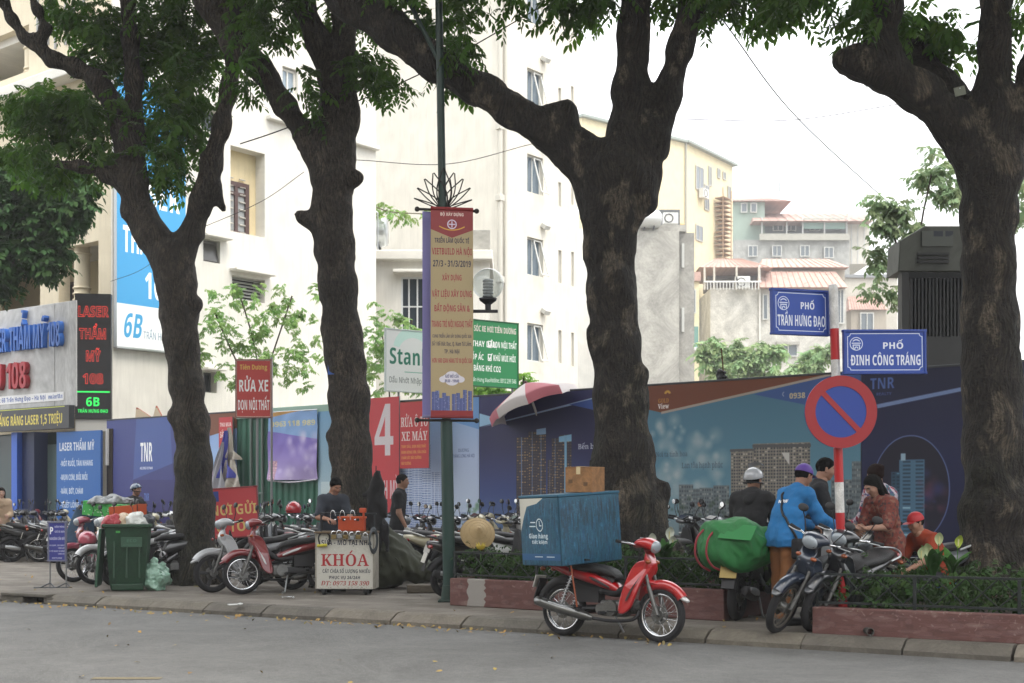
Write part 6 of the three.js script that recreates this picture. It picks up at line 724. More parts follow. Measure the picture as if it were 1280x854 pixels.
function underbone(label, c, o = {}) { // c: paint, trim, seat
  const { name = 'motorbike', mirror = true, rack = false, group } = o, b = thing(name, label, 'motorbike', [0, 0, 0], 0, group), P = paintMat(c.paint), T = paintMat(c.trim ?? c.paint), st = o.steer ?? 0;
  const rm = o.rim ?? (o.mags ? plastic : chrome); addWheel(b, o.mags ? W17m : W17, -0.61, 0.285, rm); addWheel(b, o.mags ? W17m : W17, 0.61, 0.285, rm);
  for (const s of [-1, 1]) part(b, 'fork_leg', [cyl([0.615, 0.285, s * 0.085], [0.50, 0.58, s * 0.085], 0.024, 0.024, 10), cyl([0.50, 0.58, s * 0.085], [0.42, 0.84, s * 0.07], 0.017, 0.017, 10)], engineMat);
  part(b, 'front_fender', [arcShell(0.312, 0.056, 0.62, 2.2, 0.61, 0.285, 24, 1.1), loft([[0.66, 0.585, 0.05, 0.012, -0.2], [0.5, 0.62, 0.075, 0.03, 0.3], [0.42, 0.6, 0.07, 0.03, 1]], 12)], P);
  part(b, 'fender_tip', loft([[0.83, 0.50, 0.058, 0.03, -0.9], [0.88, 0.465, 0.05, 0.024, -0.8], [0.93, 0.44, 0.025, 0.014, -0.6]], 12), T);
  // front cowl with leg shields
  part(b, 'front_cowl', loft([[0.40, 0.97, 0.05, 0.03, 0], [0.46, 0.90, 0.085, 0.07, 0.5], [0.46, 0.80, 0.10, 0.06, 1.1], [0.43, 0.70, 0.085, 0.05, 1.3], [0.40, 0.60, 0.06, 0.035, 1.4]], 14), P);
  const shield = curvy([[0.45, 0.84], [0.50, 0.77], [0.44, 0.66], [0.40, 0.52], [0.36, 0.38], [0.28, 0.30], [0.22, 0.31], [0.24, 0.45], [0.27, 0.58], [0.30, 0.70], [0.36, 0.80]], 36);
  for (const s of [-1, 1]) { const g = ext(shield, 0.018, 0.012); g.translate(0, 0, -0.009); const q = g.attributes.position; for (let i = 0; i < q.count; i++) { const k = sm(0.9, 0.4, q.getY(i)); q.setZ(i, q.getZ(i) + s * (0.10 + 0.085 * k - 0.06 * sm(0.38, 0.5, q.getX(i)))); } g.computeVertexNormals(); const m = part(b, 'leg_shield', g, P); const d = ext(curvy([[0.44, 0.70], [0.40, 0.62], [0.34, 0.52], [0.30, 0.42], [0.33, 0.44], [0.38, 0.56]], 20), 0.004); d.translate(0, 0, 0); const e = d.attributes.position; for (let i = 0; i < e.count; i++) { const k = sm(0.9, 0.4, e.getY(i)); e.setZ(i, e.getZ(i) + s * (0.10 + 0.085 * k - 0.06 * sm(0.38, 0.5, e.getX(i)) + 0.023)); } part(m, 'side_stripe', d, c.stripe ? mat(c.stripe, 0.4) : T); }
  part(b, 'inner_frame', loft([[0.34, 0.86, 0.05, 0.05], [0.25, 0.62, 0.07, 0.06], [0.1, 0.50, 0.09, 0.05], [-0.12, 0.52, 0.09, 0.05]], 12), plastic);
  // handlebar cowl and lamp
  part(b, 'handlebar_cowl', loft([[0.30, 0.99, 0.10, 0.02, 0.2], [0.36, 1.02, 0.15, 0.045, 0.2], [0.44, 1.02, 0.13, 0.065, 0.1], [0.50, 1.0, 0.10, 0.065, 0], [0.535, 0.985, 0.075, 0.05, 0]], 16), P);
  part(b, 'headlamp', at(new THREE.SphereGeometry(0.085, 18, 12), [0.515, 0.985, 0], [0, 0, -0.25], [0.5, 0.8, 1.05]), lensMat); part(b, 'instrument', rbox(0.09, 0.02, 0.16, 0.008, 0.33, 1.055, 0, 0, 0, 0.5), glassDark);
  part(b, 'handlebar', [pipe([[0.27, 1.03, -0.36], [0.30, 1.02, -0.24], [0.36, 1.0, -0.1], [0.36, 1.0, 0.1], [0.30, 1.02, 0.24], [0.27, 1.03, 0.36]], 0.012, 8)], chrome); for (const s of [-1, 1]) { part(b, 'grip', cyl([0.27, 1.03, s * 0.37], [0.305, 1.02, s * 0.24], 0.018, 0.018, 10), rubber); part(b, 'brake_lever', pipe([[0.33, 1.02, s * 0.2], [0.345, 1.015, s * 0.26], [0.33, 1.02, s * 0.36]], 0.006, 5), steel); part(b, 'indicator', at(new THREE.SphereGeometry(0.045, 12, 8), [0.485, 0.83, s * 0.085], [0, 0, 0], [0.7, 0.5, 0.8]), amber); }
  if (mirror) mirrors(b, 0.33, 1.03, 0.16);
  // body, seat, tail
  part(b, 'tail_panel', loft([[0.20, 0.47, 0.03, 0.03, 0.5], [0.06, 0.55, 0.10, 0.06, 0.15], [-0.2, 0.63, 0.125, 0.07, -0.1], [-0.5, 0.70, 0.115, 0.065, -0.2], [-0.78, 0.77, 0.07, 0.04, -0.2], [-0.86, 0.79, 0.035, 0.025, -0.2]], 16), P);
  for (const s of [-1, 1]) part(b, 'tail_stripe', loft([[0.05, 0.545, 0.006, 0.012], [-0.2, 0.635, 0.008, 0.018], [-0.55, 0.72, 0.008, 0.016], [-0.8, 0.785, 0.004, 0.006]], 8, 2, 5, 0).applyMatrix4(new THREE.Matrix4().set(1, 0, 0, 0, 0, 1, 0, 0, 0.075 * s, 0, 1, s * 0.132, 0, 0, 0, 1)), c.stripe ? mat(c.stripe, 0.4) : T);
  part(b, 'seat', loft([[0.10, 0.655, 0.07, 0.03, 0.3], [0.02, 0.70, 0.11, 0.05, 0.2], [-0.15, 0.735, 0.13, 0.055, 0], [-0.38, 0.755, 0.13, 0.055, -0.05], [-0.52, 0.79, 0.125, 0.055, -0.15], [-0.66, 0.81, 0.10, 0.045, -0.1], [-0.70, 0.81, 0.07, 0.03, -0.1]], 16, 2.8), c.seat ? mat(c.seat, 0.55) : seatMat);
  part(b, 'under_seat', [loft([[0.05, 0.60, 0.08, 0.07], [-0.2, 0.62, 0.10, 0.09], [-0.5, 0.66, 0.08, 0.08]], 12), box(0.3, 0.2, 0.12, -0.28, 0.48, 0)], plastic);
  part(b, 'tail_lamp', rbox(0.06, 0.06, 0.13, 0.02, -0.865, 0.775, 0, 0, 0, -0.3), redLens); part(b, 'grab_rail', pipe([[-0.5, 0.76, -0.15], [-0.72, 0.82, -0.14], [-0.83, 0.85, 0], [-0.72, 0.82, 0.14], [-0.5, 0.76, 0.15]], 0.012, 7), o.rail ? mat(o.rail, 0.4, { metalness: 0.6 }) : steel);
  const rf = part(b, 'rear_fender', [arcShell(0.31, 0.06, 0.9, 2.75, -0.61, 0.285, 20, 1), box(0.012, 0.24, 0.14, -0.945, 0.5, 0, 0, 0, -0.3)], plastic); part(rf, 'number_plate', rbox(0.012, 0.14, 0.19, 0.004, -0.965, 0.58, 0, 0, 0, -0.3), plateMat); for (const s of [-1, 1]) part(b, 'indicator', at(new THREE.SphereGeometry(0.035, 10, 8), [-0.85, 0.72, s * 0.1], [0, 0, 0], [0.9, 0.7, 1]), amber);
  // engine, exhaust, swingarm
  part(b, 'engine', [rbox(0.3, 0.17, 0.2, 0.04, 0.05, 0.33, 0), cyl([0.15, 0.34, 0], [0.38, 0.37, 0], 0.06, 0.055, 14), ...[0, 1, 2, 3, 4, 5].map((i) => cyl([0.18 + i * 0.025, 0.345 + i * 0.003, 0], [0.19 + i * 0.025, 0.346 + i * 0.003, 0], 0.078, 0.078, 14)), cyl([0.06, 0.33, -0.13], [0.06, 0.33, 0.14], 0.085, 0.085, 18), cyl([-0.06, 0.32, 0.05], [-0.06, 0.32, 0.13], 0.06, 0.06, 16)], engineMat);
  part(b, 'exhaust_pipe', pipe([[0.36, 0.33, 0.02], [0.34, 0.24, 0.07], [0.1, 0.20, 0.11], [-0.2, 0.22, 0.14]], 0.019, 8), plastic); part(b, 'muffler', [loft([[-0.14, 0.215, 0.026, 0.026, -0.15], [-0.26, 0.24, 0.05, 0.05, -0.15], [-0.6, 0.305, 0.056, 0.056, -0.2], [-0.88, 0.37, 0.05, 0.05, -0.2]], 14, 2, 4, 0.15), cyl([-0.88, 0.37, 0.15], [-0.91, 0.375, 0.15], 0.02, 0.02, 10)], c.pipe ?? mat(0x7c7e80, 0.3, { metalness: 0.9, map: rep(grime, 2) })); part(b, 'heat_shield', loft([[-0.34, 0.285, 0.03, 0.012, -0.2], [-0.5, 0.325, 0.032, 0.014, -0.2], [-0.7, 0.365, 0.025, 0.01, -0.2]], 10, 2, 4, 0.165), steel);
  part(b, 'swingarm', [...side((s) => cyl([0, 0.33, s * 0.09], [-0.62, 0.285, s * 0.09], 0.02, 0.02, 8)), loft([[0.0, 0.33, 0.02, 0.05], [-0.3, 0.31, 0.02, 0.045], [-0.66, 0.285, 0.02, 0.05]], 10, 3, 3, -0.1)], plastic);
  for (const s of [-1, 1]) { const sh = part(b, 'shock_absorber', [cyl([-0.58, 0.32, s * 0.12], [-0.44, 0.66, s * 0.12], 0.014, 0.014, 8)], chrome); part(sh, 'spring', Array.from({ length: 9 }, (_, i) => at(torus(0.024, 0.005, 12, 4), [-0.56 + i * 0.0135, 0.38 + i * 0.033, s * 0.12], [PI / 2 - 0.1, 0, 0.4])), o.spring ? mat(o.spring, 0.4) : steel); }
  part(b, 'footrest', [cyl([0.02, 0.28, -0.26], [0.02, 0.28, 0.26], 0.011, 0.011, 8), ...side((s) => cyl([0.02, 0.28, s * 0.17], [0.02, 0.28, s * 0.27], 0.019, 0.019, 8)), ...side((s) => cyl([-0.3, 0.33, s * 0.13], [-0.32, 0.33, s * 0.24], 0.016, 0.016, 8)), pipe([[0.05, 0.3, 0.16], [0.18, 0.3, 0.2], [0.24, 0.31, 0.2]], 0.008, 5)], rubber);
  part(b, 'stand', [cyl([-0.02, 0.25, -0.1], [0.05, 0.01, -0.24], 0.012, 0.012, 7), cyl([0.05, 0.012, -0.24], [0.09, 0.008, -0.26], 0.015, 0.015, 7)], steel);
  if (rack) part(b, 'carrier', [pipe([[-0.45, 0.84, -0.16], [-0.95, 0.86, -0.16], [-0.95, 0.86, 0.16], [-0.45, 0.84, 0.16]], 0.012, 6), ...[-0.6, -0.75, -0.88].map((x) => cyl([x, 0.85, -0.16], [x, 0.85, 0.16], 0.008, 0.008, 6)), ...side((s) => cyl([-0.85, 0.855, s * 0.15], [-0.6, 0.55, s * 0.13], 0.01, 0.01, 6))], darkIron);
  return b;
}
function scooter(label, c, o = {}) {
  const { name = 'scooter', group } = o, b = thing(name, label, 'scooter', [0, 0, 0], 0, group), P = paintMat(c.paint), T = c.trim ? paintMat(c.trim) : plastic;
  addWheel(b, W14, -0.6, 0.255, c.rim ? mat(c.rim, 0.4, { metalness: 0.5 }) : plastic); addWheel(b, W14, 0.62, 0.255, c.rim ? mat(c.rim, 0.4, { metalness: 0.5 }) : plastic);
  for (const s of [-1, 1]) part(b, 'fork_leg', cyl([0.625, 0.255, s * 0.085], [0.5, 0.62, s * 0.08], 0.021, 0.021, 8), plastic);
  part(b, 'front_fender', [arcShell(0.275, 0.07, 0.5, 2.5, 0.62, 0.255, 20, 1.05)], P);
  part(b, 'front_apron', loft([[0.46, 1.0, 0.06, 0.035, 0.3], [0.50, 0.93, 0.13, 0.06, 0.9], [0.52, 0.82, 0.19, 0.075, 1.2], [0.49, 0.66, 0.20, 0.06, 1.35], [0.43, 0.48, 0.18, 0.045, 1.3], [0.36, 0.34, 0.15, 0.03, 1.0]], 18, 2.6), P); part(b, 'inner_apron', loft([[0.40, 0.94, 0.10, 0.03, 1.2], [0.40, 0.75, 0.18, 0.04, 1.3], [0.36, 0.55, 0.18, 0.04, 1.3], [0.28, 0.36, 0.15, 0.03, 1.0]], 14), plastic); for (const s of [-1, 1]) part(b, 'indicator', at(new THREE.SphereGeometry(0.06, 12, 8), [0.555, 0.84, s * 0.12], [0, s * -0.5, 0.3], [0.4, 0.5, 1]), lensMat); part(b, 'emblem', at(new THREE.CircleGeometry(0.022, 14), [0.601, 0.80, 0], [0, PI / 2, 0]), chrome);
  part(b, 'handlebar_cowl', loft([[0.28, 1.03, 0.12, 0.025, 0.3], [0.36, 1.06, 0.17, 0.05, 0.2], [0.44, 1.06, 0.15, 0.065, 0], [0.50, 1.04, 0.10, 0.05, -0.2]], 16), P); part(b, 'headlamp', at(new THREE.SphereGeometry(0.09, 18, 12), [0.48, 1.04, 0], [0, 0, -0.3], [0.4, 0.55, 1.2]), lensMat); part(b, 'instrument', rbox(0.1, 0.02, 0.2, 0.008, 0.33, 1.10, 0, 0, 0, 0.5), glassDark);
  part(b, 'handlebar', pipe([[0.26, 1.07, -0.35], [0.32, 1.06, -0.2], [0.34, 1.05, 0], [0.32, 1.06, 0.2], [0.26, 1.07, 0.35]], 0.012, 7), steel); for (const s of [-1, 1]) { part(b, 'grip', cyl([0.26, 1.07, s * 0.36], [0.305, 1.062, s * 0.23], 0.019, 0.019, 10), rubber); part(b, 'brake_lever', pipe([[0.33, 1.06, s * 0.2], [0.345, 1.05, s * 0.26], [0.33, 1.06, s * 0.35]], 0.006, 5), steel); } mirrors(b, 0.33, 1.08, 0.17);
  part(b, 'floor_board', [rbox(0.42, 0.07, 0.34, 0.02, 0.16, 0.33, 0), rbox(0.34, 0.02, 0.28, 0.008, 0.17, 0.375, 0)], plastic); for (const s of [-1, 1]) part(b, 'floor_trim', loft([[0.36, 0.36, 0.012, 0.03, 0], [0.1, 0.30, 0.016, 0.04, 0], [-0.1, 0.36, 0.016, 0.05, 0], [-0.3, 0.48, 0.012, 0.04, 0]], 10, 2.4, 4, s * 0.17), P);
  part(b, 'rear_body', loft([[-0.02, 0.42, 0.13, 0.07, 0.9], [-0.12, 0.56, 0.16, 0.12, 0.3], [-0.35, 0.62, 0.175, 0.11, -0.05], [-0.6, 0.68, 0.16, 0.095, -0.15], [-0.82, 0.74, 0.10, 0.055, -0.2], [-0.9, 0.76, 0.05, 0.03, -0.2]], 18, 2.6), P); part(b, 'seat', loft([[0.02, 0.72, 0.10, 0.03, 0.2], [-0.08, 0.755, 0.14, 0.05, 0.05], [-0.3, 0.765, 0.15, 0.05, 0], [-0.45, 0.79, 0.15, 0.055, -0.15], [-0.68, 0.825, 0.12, 0.045, -0.1], [-0.74, 0.825, 0.08, 0.03, -0.1]], 16, 2.8), c.seat ? mat(c.seat, 0.55) : seatMat);
  part(b, 'tail_lamp', at(new THREE.SphereGeometry(0.08, 14, 10), [-0.86, 0.715, 0], [0, 0, -0.2], [0.5, 0.5, 1.3]), redLens); part(b, 'grab_rail', pipe([[-0.6, 0.77, -0.15], [-0.82, 0.84, -0.12], [-0.9, 0.85, 0], [-0.82, 0.84, 0.12], [-0.6, 0.77, 0.15]], 0.014, 7), c.rail ? mat(c.rail, 0.4, { metalness: 0.4 }) : plastic);
  const rf = part(b, 'rear_fender', [arcShell(0.285, 0.06, 1.0, 2.7, -0.6, 0.255, 16, 1), rbox(0.012, 0.26, 0.15, 0.004, -0.92, 0.5, 0, 0, 0, -0.35)], plastic); part(rf, 'number_plate', rbox(0.012, 0.14, 0.19, 0.004, -0.94, 0.56, 0, 0, 0, -0.35), plateMat);
  part(b, 'engine', [rbox(0.34, 0.17, 0.16, 0.05, -0.32, 0.31, -0.06), rbox(0.5, 0.14, 0.06, 0.03, -0.42, 0.29, -0.13), cyl([-0.15, 0.33, -0.05], [-0.15, 0.33, 0.1], 0.08, 0.08, 16)], engineMat); part(b, 'exhaust', [pipe([[-0.1, 0.27, 0.1], [-0.25, 0.24, 0.13], [-0.4, 0.26, 0.15]], 0.018, 7), loft([[-0.38, 0.27, 0.04, 0.05, -0.1], [-0.5, 0.29, 0.055, 0.07, -0.15], [-0.75, 0.34, 0.05, 0.065, -0.2], [-0.85, 0.36, 0.035, 0.045, -0.2]], 14, 2.4, 4, 0.155)], plastic); part(b, 'heat_shield', loft([[-0.45, 0.31, 0.015, 0.035, -0.2], [-0.6, 0.335, 0.02, 0.045, -0.2], [-0.76, 0.365, 0.012, 0.03, -0.2]], 10, 2.2, 4, 0.2), steel);
  for (const s of [-1, 1]) part(b, 'shock_absorber', [cyl([-0.62, 0.28, s * 0.13], [-0.52, 0.6, s * 0.13], 0.012, 0.012, 8), ...Array.from({ length: 8 }, (_, i) => at(torus(0.024, 0.006, 12, 4), [-0.605 + i * 0.01, 0.34 + i * 0.03, s * 0.13], [PI / 2 - 0.1, 0, 0.3]))], darkIron);
  part(b, 'stand', [cyl([-0.15, 0.24, -0.12], [-0.12, 0.01, -0.2], 0.012, 0.012, 7), cyl([-0.15, 0.24, 0.12], [-0.12, 0.01, 0.16], 0.012, 0.012, 7), cyl([-0.12, 0.012, -0.22], [-0.12, 0.012, 0.18], 0.011, 0.011, 7)], steel);
  return b;
}
function place(o, p, head, lean = 0, y = 0) { // head: heading on plan [x, z]
  o.position.set(p.x, y, p.z); o.rotation.order = 'YXZ'; o.rotation.y = Math.atan2(-head[1], head[0]); o.rotation.x = lean; return o;
}
// paint of a copy
function recolour(o, from, to) { o.traverse((m) => { if (m.isMesh && from.includes(m.material)) m.material = to[from.indexOf(m.material)]; }); return o; }
const protos = {
  scooterWhite: scooter('white scooter with black seat, first in the row under the blue clinic poster', { paint: 0xc9cac8, trim: 0x2a2a2c, rim: 0x8a8c90, rail: 0xb9bab8 }, { group: 'motorbikes parked in rows along the hoarding' }),
  underRed: underbone('dark red motorbike in the row along the hoarding', { paint: 0x7c1420, trim: 0xb9bab8 }, { group: 'motorbikes parked in rows along the hoarding' }),
};
const ROW = 'motorbikes parked in rows along the hoarding';
{
  const r = rng(101), paints = [['white', 0xc9cac8], ['black', 0x121215], ['cream', 0xbfb79a], ['black', 0x16161a], ['silver grey', 0x8b8e92], ['dark red', 0x6e1018], ['black', 0x131317], ['white', 0xcfd0ce], ['dark blue', 0x1b2950], ['pearl grey', 0x6a6e74]];
  const zones = [[-9999, 'below the LED sign strip'], [80, 'below the blue clinic poster'], [135, 'in front of violet hoarding'], [262, 'in front of green fence'], [405, 'behind the second tree'], [470, 'behind the standing man in black'], [560, 'left of the blue delivery box'], [700, 'behind the third tree'], [812, 'in front of the grey printed towers']];
  const zone = (px) => zones.filter((z) => z[0] <= px).pop()[1];
  const count = {}; let k = 0; scene.remove(protos.scooterWhite, protos.underRed); used.scooter = used.motorbike = -1;
  for (const [row, off, px0, px1] of [['front', 2.9, -20, 1010], ['back', 1.15, 10, 1060]]) {
    let s = hoard.run(px0), e = hoard.run(px1);
    while (s < e) {
      const p = hoard.pos(s, 0, off), px = CX + p.x / -p.z * FOC; const under = r() < 0.42, [cn, hex] = paints[Math.floor(r() * paints.length)];
      const zn = zone(px), key = row + zn + cn + under; count[key] = (count[key] ?? 0) + 1;
      const base = under ? protos.underRed : protos.scooterWhite, m = copyOf(base);
      const [P0, T0] = under ? [paintMat(0x7c1420), paintMat(0xb9bab8)] : [paintMat(0xc9cac8), null], np = paintMat(hex); recolour(m, [P0], [np]); if (under && r() < 0.6) recolour(m, [T0], [np]);
      const a = 0.42 + (r() - 0.5) * 0.34, c = Math.cos(a), sn = Math.sin(a), hx = Wd[0] * c - Wd[1] * sn, hz = Wd[0] * sn + Wd[1] * c;   // tails towards the street
      place(m, hoard.pos(s, 0, off + (r() - 0.5) * 0.35), [hx * 1.0, hz], 0.05 + r() * 0.07); m.userData = { label: `${cn} ${under ? 'underbone motorbike' : 'scooter'} in the ${row} row ${zn}`, category: under ? 'motorbike' : 'scooter', group: ROW };
      m.userData.key = key; s += 0.5 + r() * 0.16; k++;
    }
  }
  // look-alikes of one row and place: told apart by their order from the left
  const ord = ['first', 'second', 'third', 'fourth', 'fifth', 'sixth', 'seventh'], seen = {};
  for (const m of scene.children) if (m.userData.key) { const n = count[m.userData.key]; if (n > 1) { const i = seen[m.userData.key] = (seen[m.userData.key] ?? -1) + 1; m.userData.label = m.userData.label.replace(/ in the (front|back) row (.*)/, `, ${ord[i]} such from left in $1 row $2`); } delete m.userData.key; }
}
// the red delivery motorbike at the kerb
const rearP = G(709, 797, ROAD), frontP = G(819, 803, ROAD);
{
  const b = underbone('shiny red delivery motorbike with chrome exhaust carrying a big blue box at the kerb', { paint: 0x9c0b12, trim: 0xc9c9c9, stripe: 0x3a3436 }, { name: 'delivery_motorbike', mirror: false, rail: 0x222222 });
  const hd = [0.79, 0.613], mid = rearP.clone().add(frontP).multiplyScalar(0.5); place(b, mid, hd, -0.07, ROAD + 0.005);
  part(b, 'parcel_frame', [...side((s) => cyl([-0.45, 0.7, s * 0.15], [-0.42, 0.82, s * 0.2], 0.012)), ...side((s) => cyl([-0.8, 0.74, s * 0.12], [-0.82, 0.82, s * 0.2], 0.012)), rbox(0.75, 0.02, 0.5, 0.008, -0.56, 0.828, 0)], darkIron);
  const box3 = thing('delivery_box', 'large worn blue delivery box with white logo strapped on the red motorbike', 'box', [0, 0, 0]); b.updateMatrixWorld(true);
  const bx = { w: 0.86, h: 0.73, d: 0.66 }, c = b.localToWorld(V(-0.50, 0.795, 0.04)); box3.position.copy(c); box3.rotation.order = 'YXZ'; box3.rotation.set(-0.02, b.rotation.y + 1.32, 0.055, 'YXZ');
  const paintT = (logo) => ctex(512, 440, (x, w, h) => { x.fillStyle = '#12495f'; x.fillRect(0, 0, w, h); const r = rng(logo ? 3 : 6); for (let i = 0; i < 900; i++) { x.fillStyle = ['rgba(16,62,100,.18)', 'rgba(70,130,170,.16)', 'rgba(14,34,48,.22)'][i % 3]; x.fillRect(r() * w, r() * h, 2 + r() * 14, 6 + r() * 60); } for (let i = 0; i < 120; i++) { x.strokeStyle = 'rgba(190,200,204,.35)'; x.lineWidth = 0.6 + r(); x.beginPath(); const a = r() * w, c = r() * h; x.moveTo(a, c); x.lineTo(a + r() * 30 - 15, c + r() * 20 - 10); x.stroke(); }
    if (!logo) for (let i = 0; i < 70; i++) { x.fillStyle = 'rgba(8,20,28,' + (0.06 + 0.12 * r()) + ')'; const a = r() * w, c = h * r() * r(); for (let k = 0; k < 5; k++) x.fillRect(a + r() * 6, c + k * 14 * r(), 2 + r() * 9, 20 + r() * 90); } if (logo) { x.fillStyle = '#b8b6aa'; x.beginPath(); x.moveTo(0, 0); x.lineTo(w * 0.62, 0); x.lineTo(w * 0.46, h * 0.08); x.lineTo(w * 0.2, h * 0.12); x.lineTo(w * 0.08, h * 0.35); x.lineTo(0.0, h * 0.5); x.fill(); x.fillStyle = '#1d4f7a'; x.fillRect(0, h * 0.83, w, h * 0.1); x.fillStyle = '#cdd8dc'; x.fillRect(w * 0.36, h * 0.87, w * 0.2, 5); x.fillRect(w * 0.66, h * 0.87, w * 0.2, 5); x.strokeStyle = '#d0dadc'; x.lineWidth = 7; x.beginPath(); x.arc(w * 0.52, h * 0.4, 40, 0, 7); x.stroke(); x.beginPath(); x.moveTo(w * 0.28, h * 0.36); x.lineTo(w * 0.42, h * 0.36); x.moveTo(w * 0.25, h * 0.42); x.lineTo(w * 0.42, h * 0.42); x.moveTo(w * 0.52, h * 0.34); x.lineTo(w * 0.52, h * 0.41); x.lineTo(w * 0.57, h * 0.41); x.stroke(); vtext(x, 'Giao hàng', w * 0.47, h * 0.6, 42, { color: '#c8d4da', fit: w * 0.5 }); vtext(x, 'tiết kiệm', w * 0.5, h * 0.68, 34, { color: '#c8d4da', fit: w * 0.4 }); } });
  const side_ = (w, h, m, p, ry, n) => { const g = new THREE.PlaneGeometry(w, h, 10, 10), q = g.attributes.position; for (let i = 0; i < q.count; i++) { const X = q.getX(i), Y = q.getY(i), e = (1 - (2 * X / w) ** 4) * (1 - (2 * Y / h) ** 4); q.setZ(i, 0.012 * e * (1 + fbm(X * 5, Y * 5 + w, 1) * 1.8)); } g.computeVertexNormals(); const k = part(box3, n, g, m); k.position.set(...p); k.rotation.y = ry; };
  const pl = new THREE.MeshPhysicalMaterial({ map: paintT(true), roughness: 0.55, bumpMap: rep(grain, 2), bumpScale: 0.002 }), pp = new THREE.MeshPhysicalMaterial({ map: paintT(false), roughness: 0.5, bumpMap: rep(grain, 2), bumpScale: 0.002 });
  part(box3, 'body', rbox(bx.w, bx.h, bx.d, 0.02, 0, bx.h / 2, 0), mat(0x123f54, 0.55)); side_(bx.w - 0.02, bx.h - 0.02, pp, [0, bx.h / 2, bx.d / 2 + 0.002], 0, 'plain_side'); side_(bx.d - 0.02, bx.h - 0.02, pl, [-bx.w / 2 - 0.002, bx.h / 2, 0], -PI / 2, 'logo_side'); part(box3, 'lid', rbox(bx.w + 0.012, 0.03, bx.d + 0.012, 0.01, 0, bx.h + 0.008, 0), mat(0x1b4f66, 0.6)); part(box3, 'strap', [rbox(0.02, 0.5, 0.008, 0.003, -0.24, -0.2, bx.d / 2 - 0.05, 0, 0, 0.12)], mat(0x8a4a30, 0.8));
  const cb = thing('cardboard_box', 'brown taped cardboard box lying on top of the blue delivery box', 'box', box3.position.clone().add(V(0.13, bx.h + 0.028, 0.06)), -0.62); part(cb, 'carton', rbox(0.34, 0.27, 0.26, 0.006, 0, 0.135, 0), mat(0x946b45, 0.85, { map: rep(spots, 1) })); part(cb, 'flap', [box(0.166, 0.004, 0.27, -0.086, 0.273, 0, 0, 0, 0.02), box(0.166, 0.004, 0.27, 0.086, 0.273, 0, 0, 0, -0.02)], mat(0xa47c55, 0.85)); part(cb, 'tape', [box(0.05, 0.003, 0.274, 0, 0.278, 0), box(0.05, 0.08, 0.003, 0, 0.235, 0.133)], mat(0xc2b08a, 0.35)); part(cb, 'stamp', [box(0.05, 0.04, 0.002, -0.1, 0.12, 0.1315), box(0.05, 0.04, 0.002, 0.09, 0.09, 0.1315)], mat(0x5e452e, 0.8));
}
{ // bikes by the first tree: silver scooter and red motorbike facing the street
  const s = underbone('silver motorbike leaning beside the leftmost tree, facing the street', { paint: 0x9b9da0, trim: 0x9b9da0 }, { name: 'silver_motorbike', mags: true }); const a = G(262, 741), h1 = [-0.86, 0.50]; place(s, V(a.x + 0.61 * 0.86 + 0.05, 0, a.z - 0.61 * 0.50), h1, 0.06);
  const r = underbone('red motorbike with spoked wheel facing the street beside the key cutter', { paint: 0x6c0f18, trim: 0x6c0f18, stripe: 0xc9c9c9 }, { name: 'red_motorbike' }); const b = G(303, 743), h2 = [-0.93, 0.37]; place(r, V(b.x + 0.61 * 0.93, 0, b.z - 0.61 * 0.37), h2, 0.08);
  const k = scooter('black scooter with long seat parked sideways behind the red motorbike', { paint: 0x141417 }, { name: 'black_scooter' }); place(k, W(365, 700, 20.6).setY(0), [-0.95, 0.3], 0.06);
  const g = scooter('grey scooter with light panels behind the silver motorbike', { paint: 0x7d8286 }, { name: 'grey_scooter' }); place(g, W(375, 700, 21.7).setY(0), [-0.97, 0.22], 0.06);
  // beside the bin
  const pk = underbone('pink and grey motorbike with helmet on front left of the wheelie bin', { paint: 0x8d3a4c, trim: 0xb9a894 }, { name: 'pink_motorbike' }); const c = G(92, 728); place(pk, V(c.x + 0.45, 0, c.z - 0.42), [-0.75, 0.66], 0.1);
  const w2 = underbone('white and black motorbike just left of the wheelie bin', { paint: 0xbfc0c0, trim: 0x222222 }, { name: 'white_motorbike' }); const e = G(113, 731); place(w2, V(e.x + 0.5, 0, e.z - 0.45), [-0.75, 0.66], 0.1);
  const bs = scooter('black motorbike with big seat between the wheelie bin and leftmost tree', { paint: 0x17171a }, { name: 'black_scooter' }); place(bs, W(196, 700, 20.8).setY(0), [-0.9, 0.42], 0.06);
  const bs2 = scooter('black scooter behind the wheelie bin with white mirror', { paint: 0x1b1b1f, rail: 0xb0b0b0 }, { name: 'black_scooter' }); place(bs2, W(190, 690, 22.4).setY(0), [-0.92, 0.38], 0.05);
}
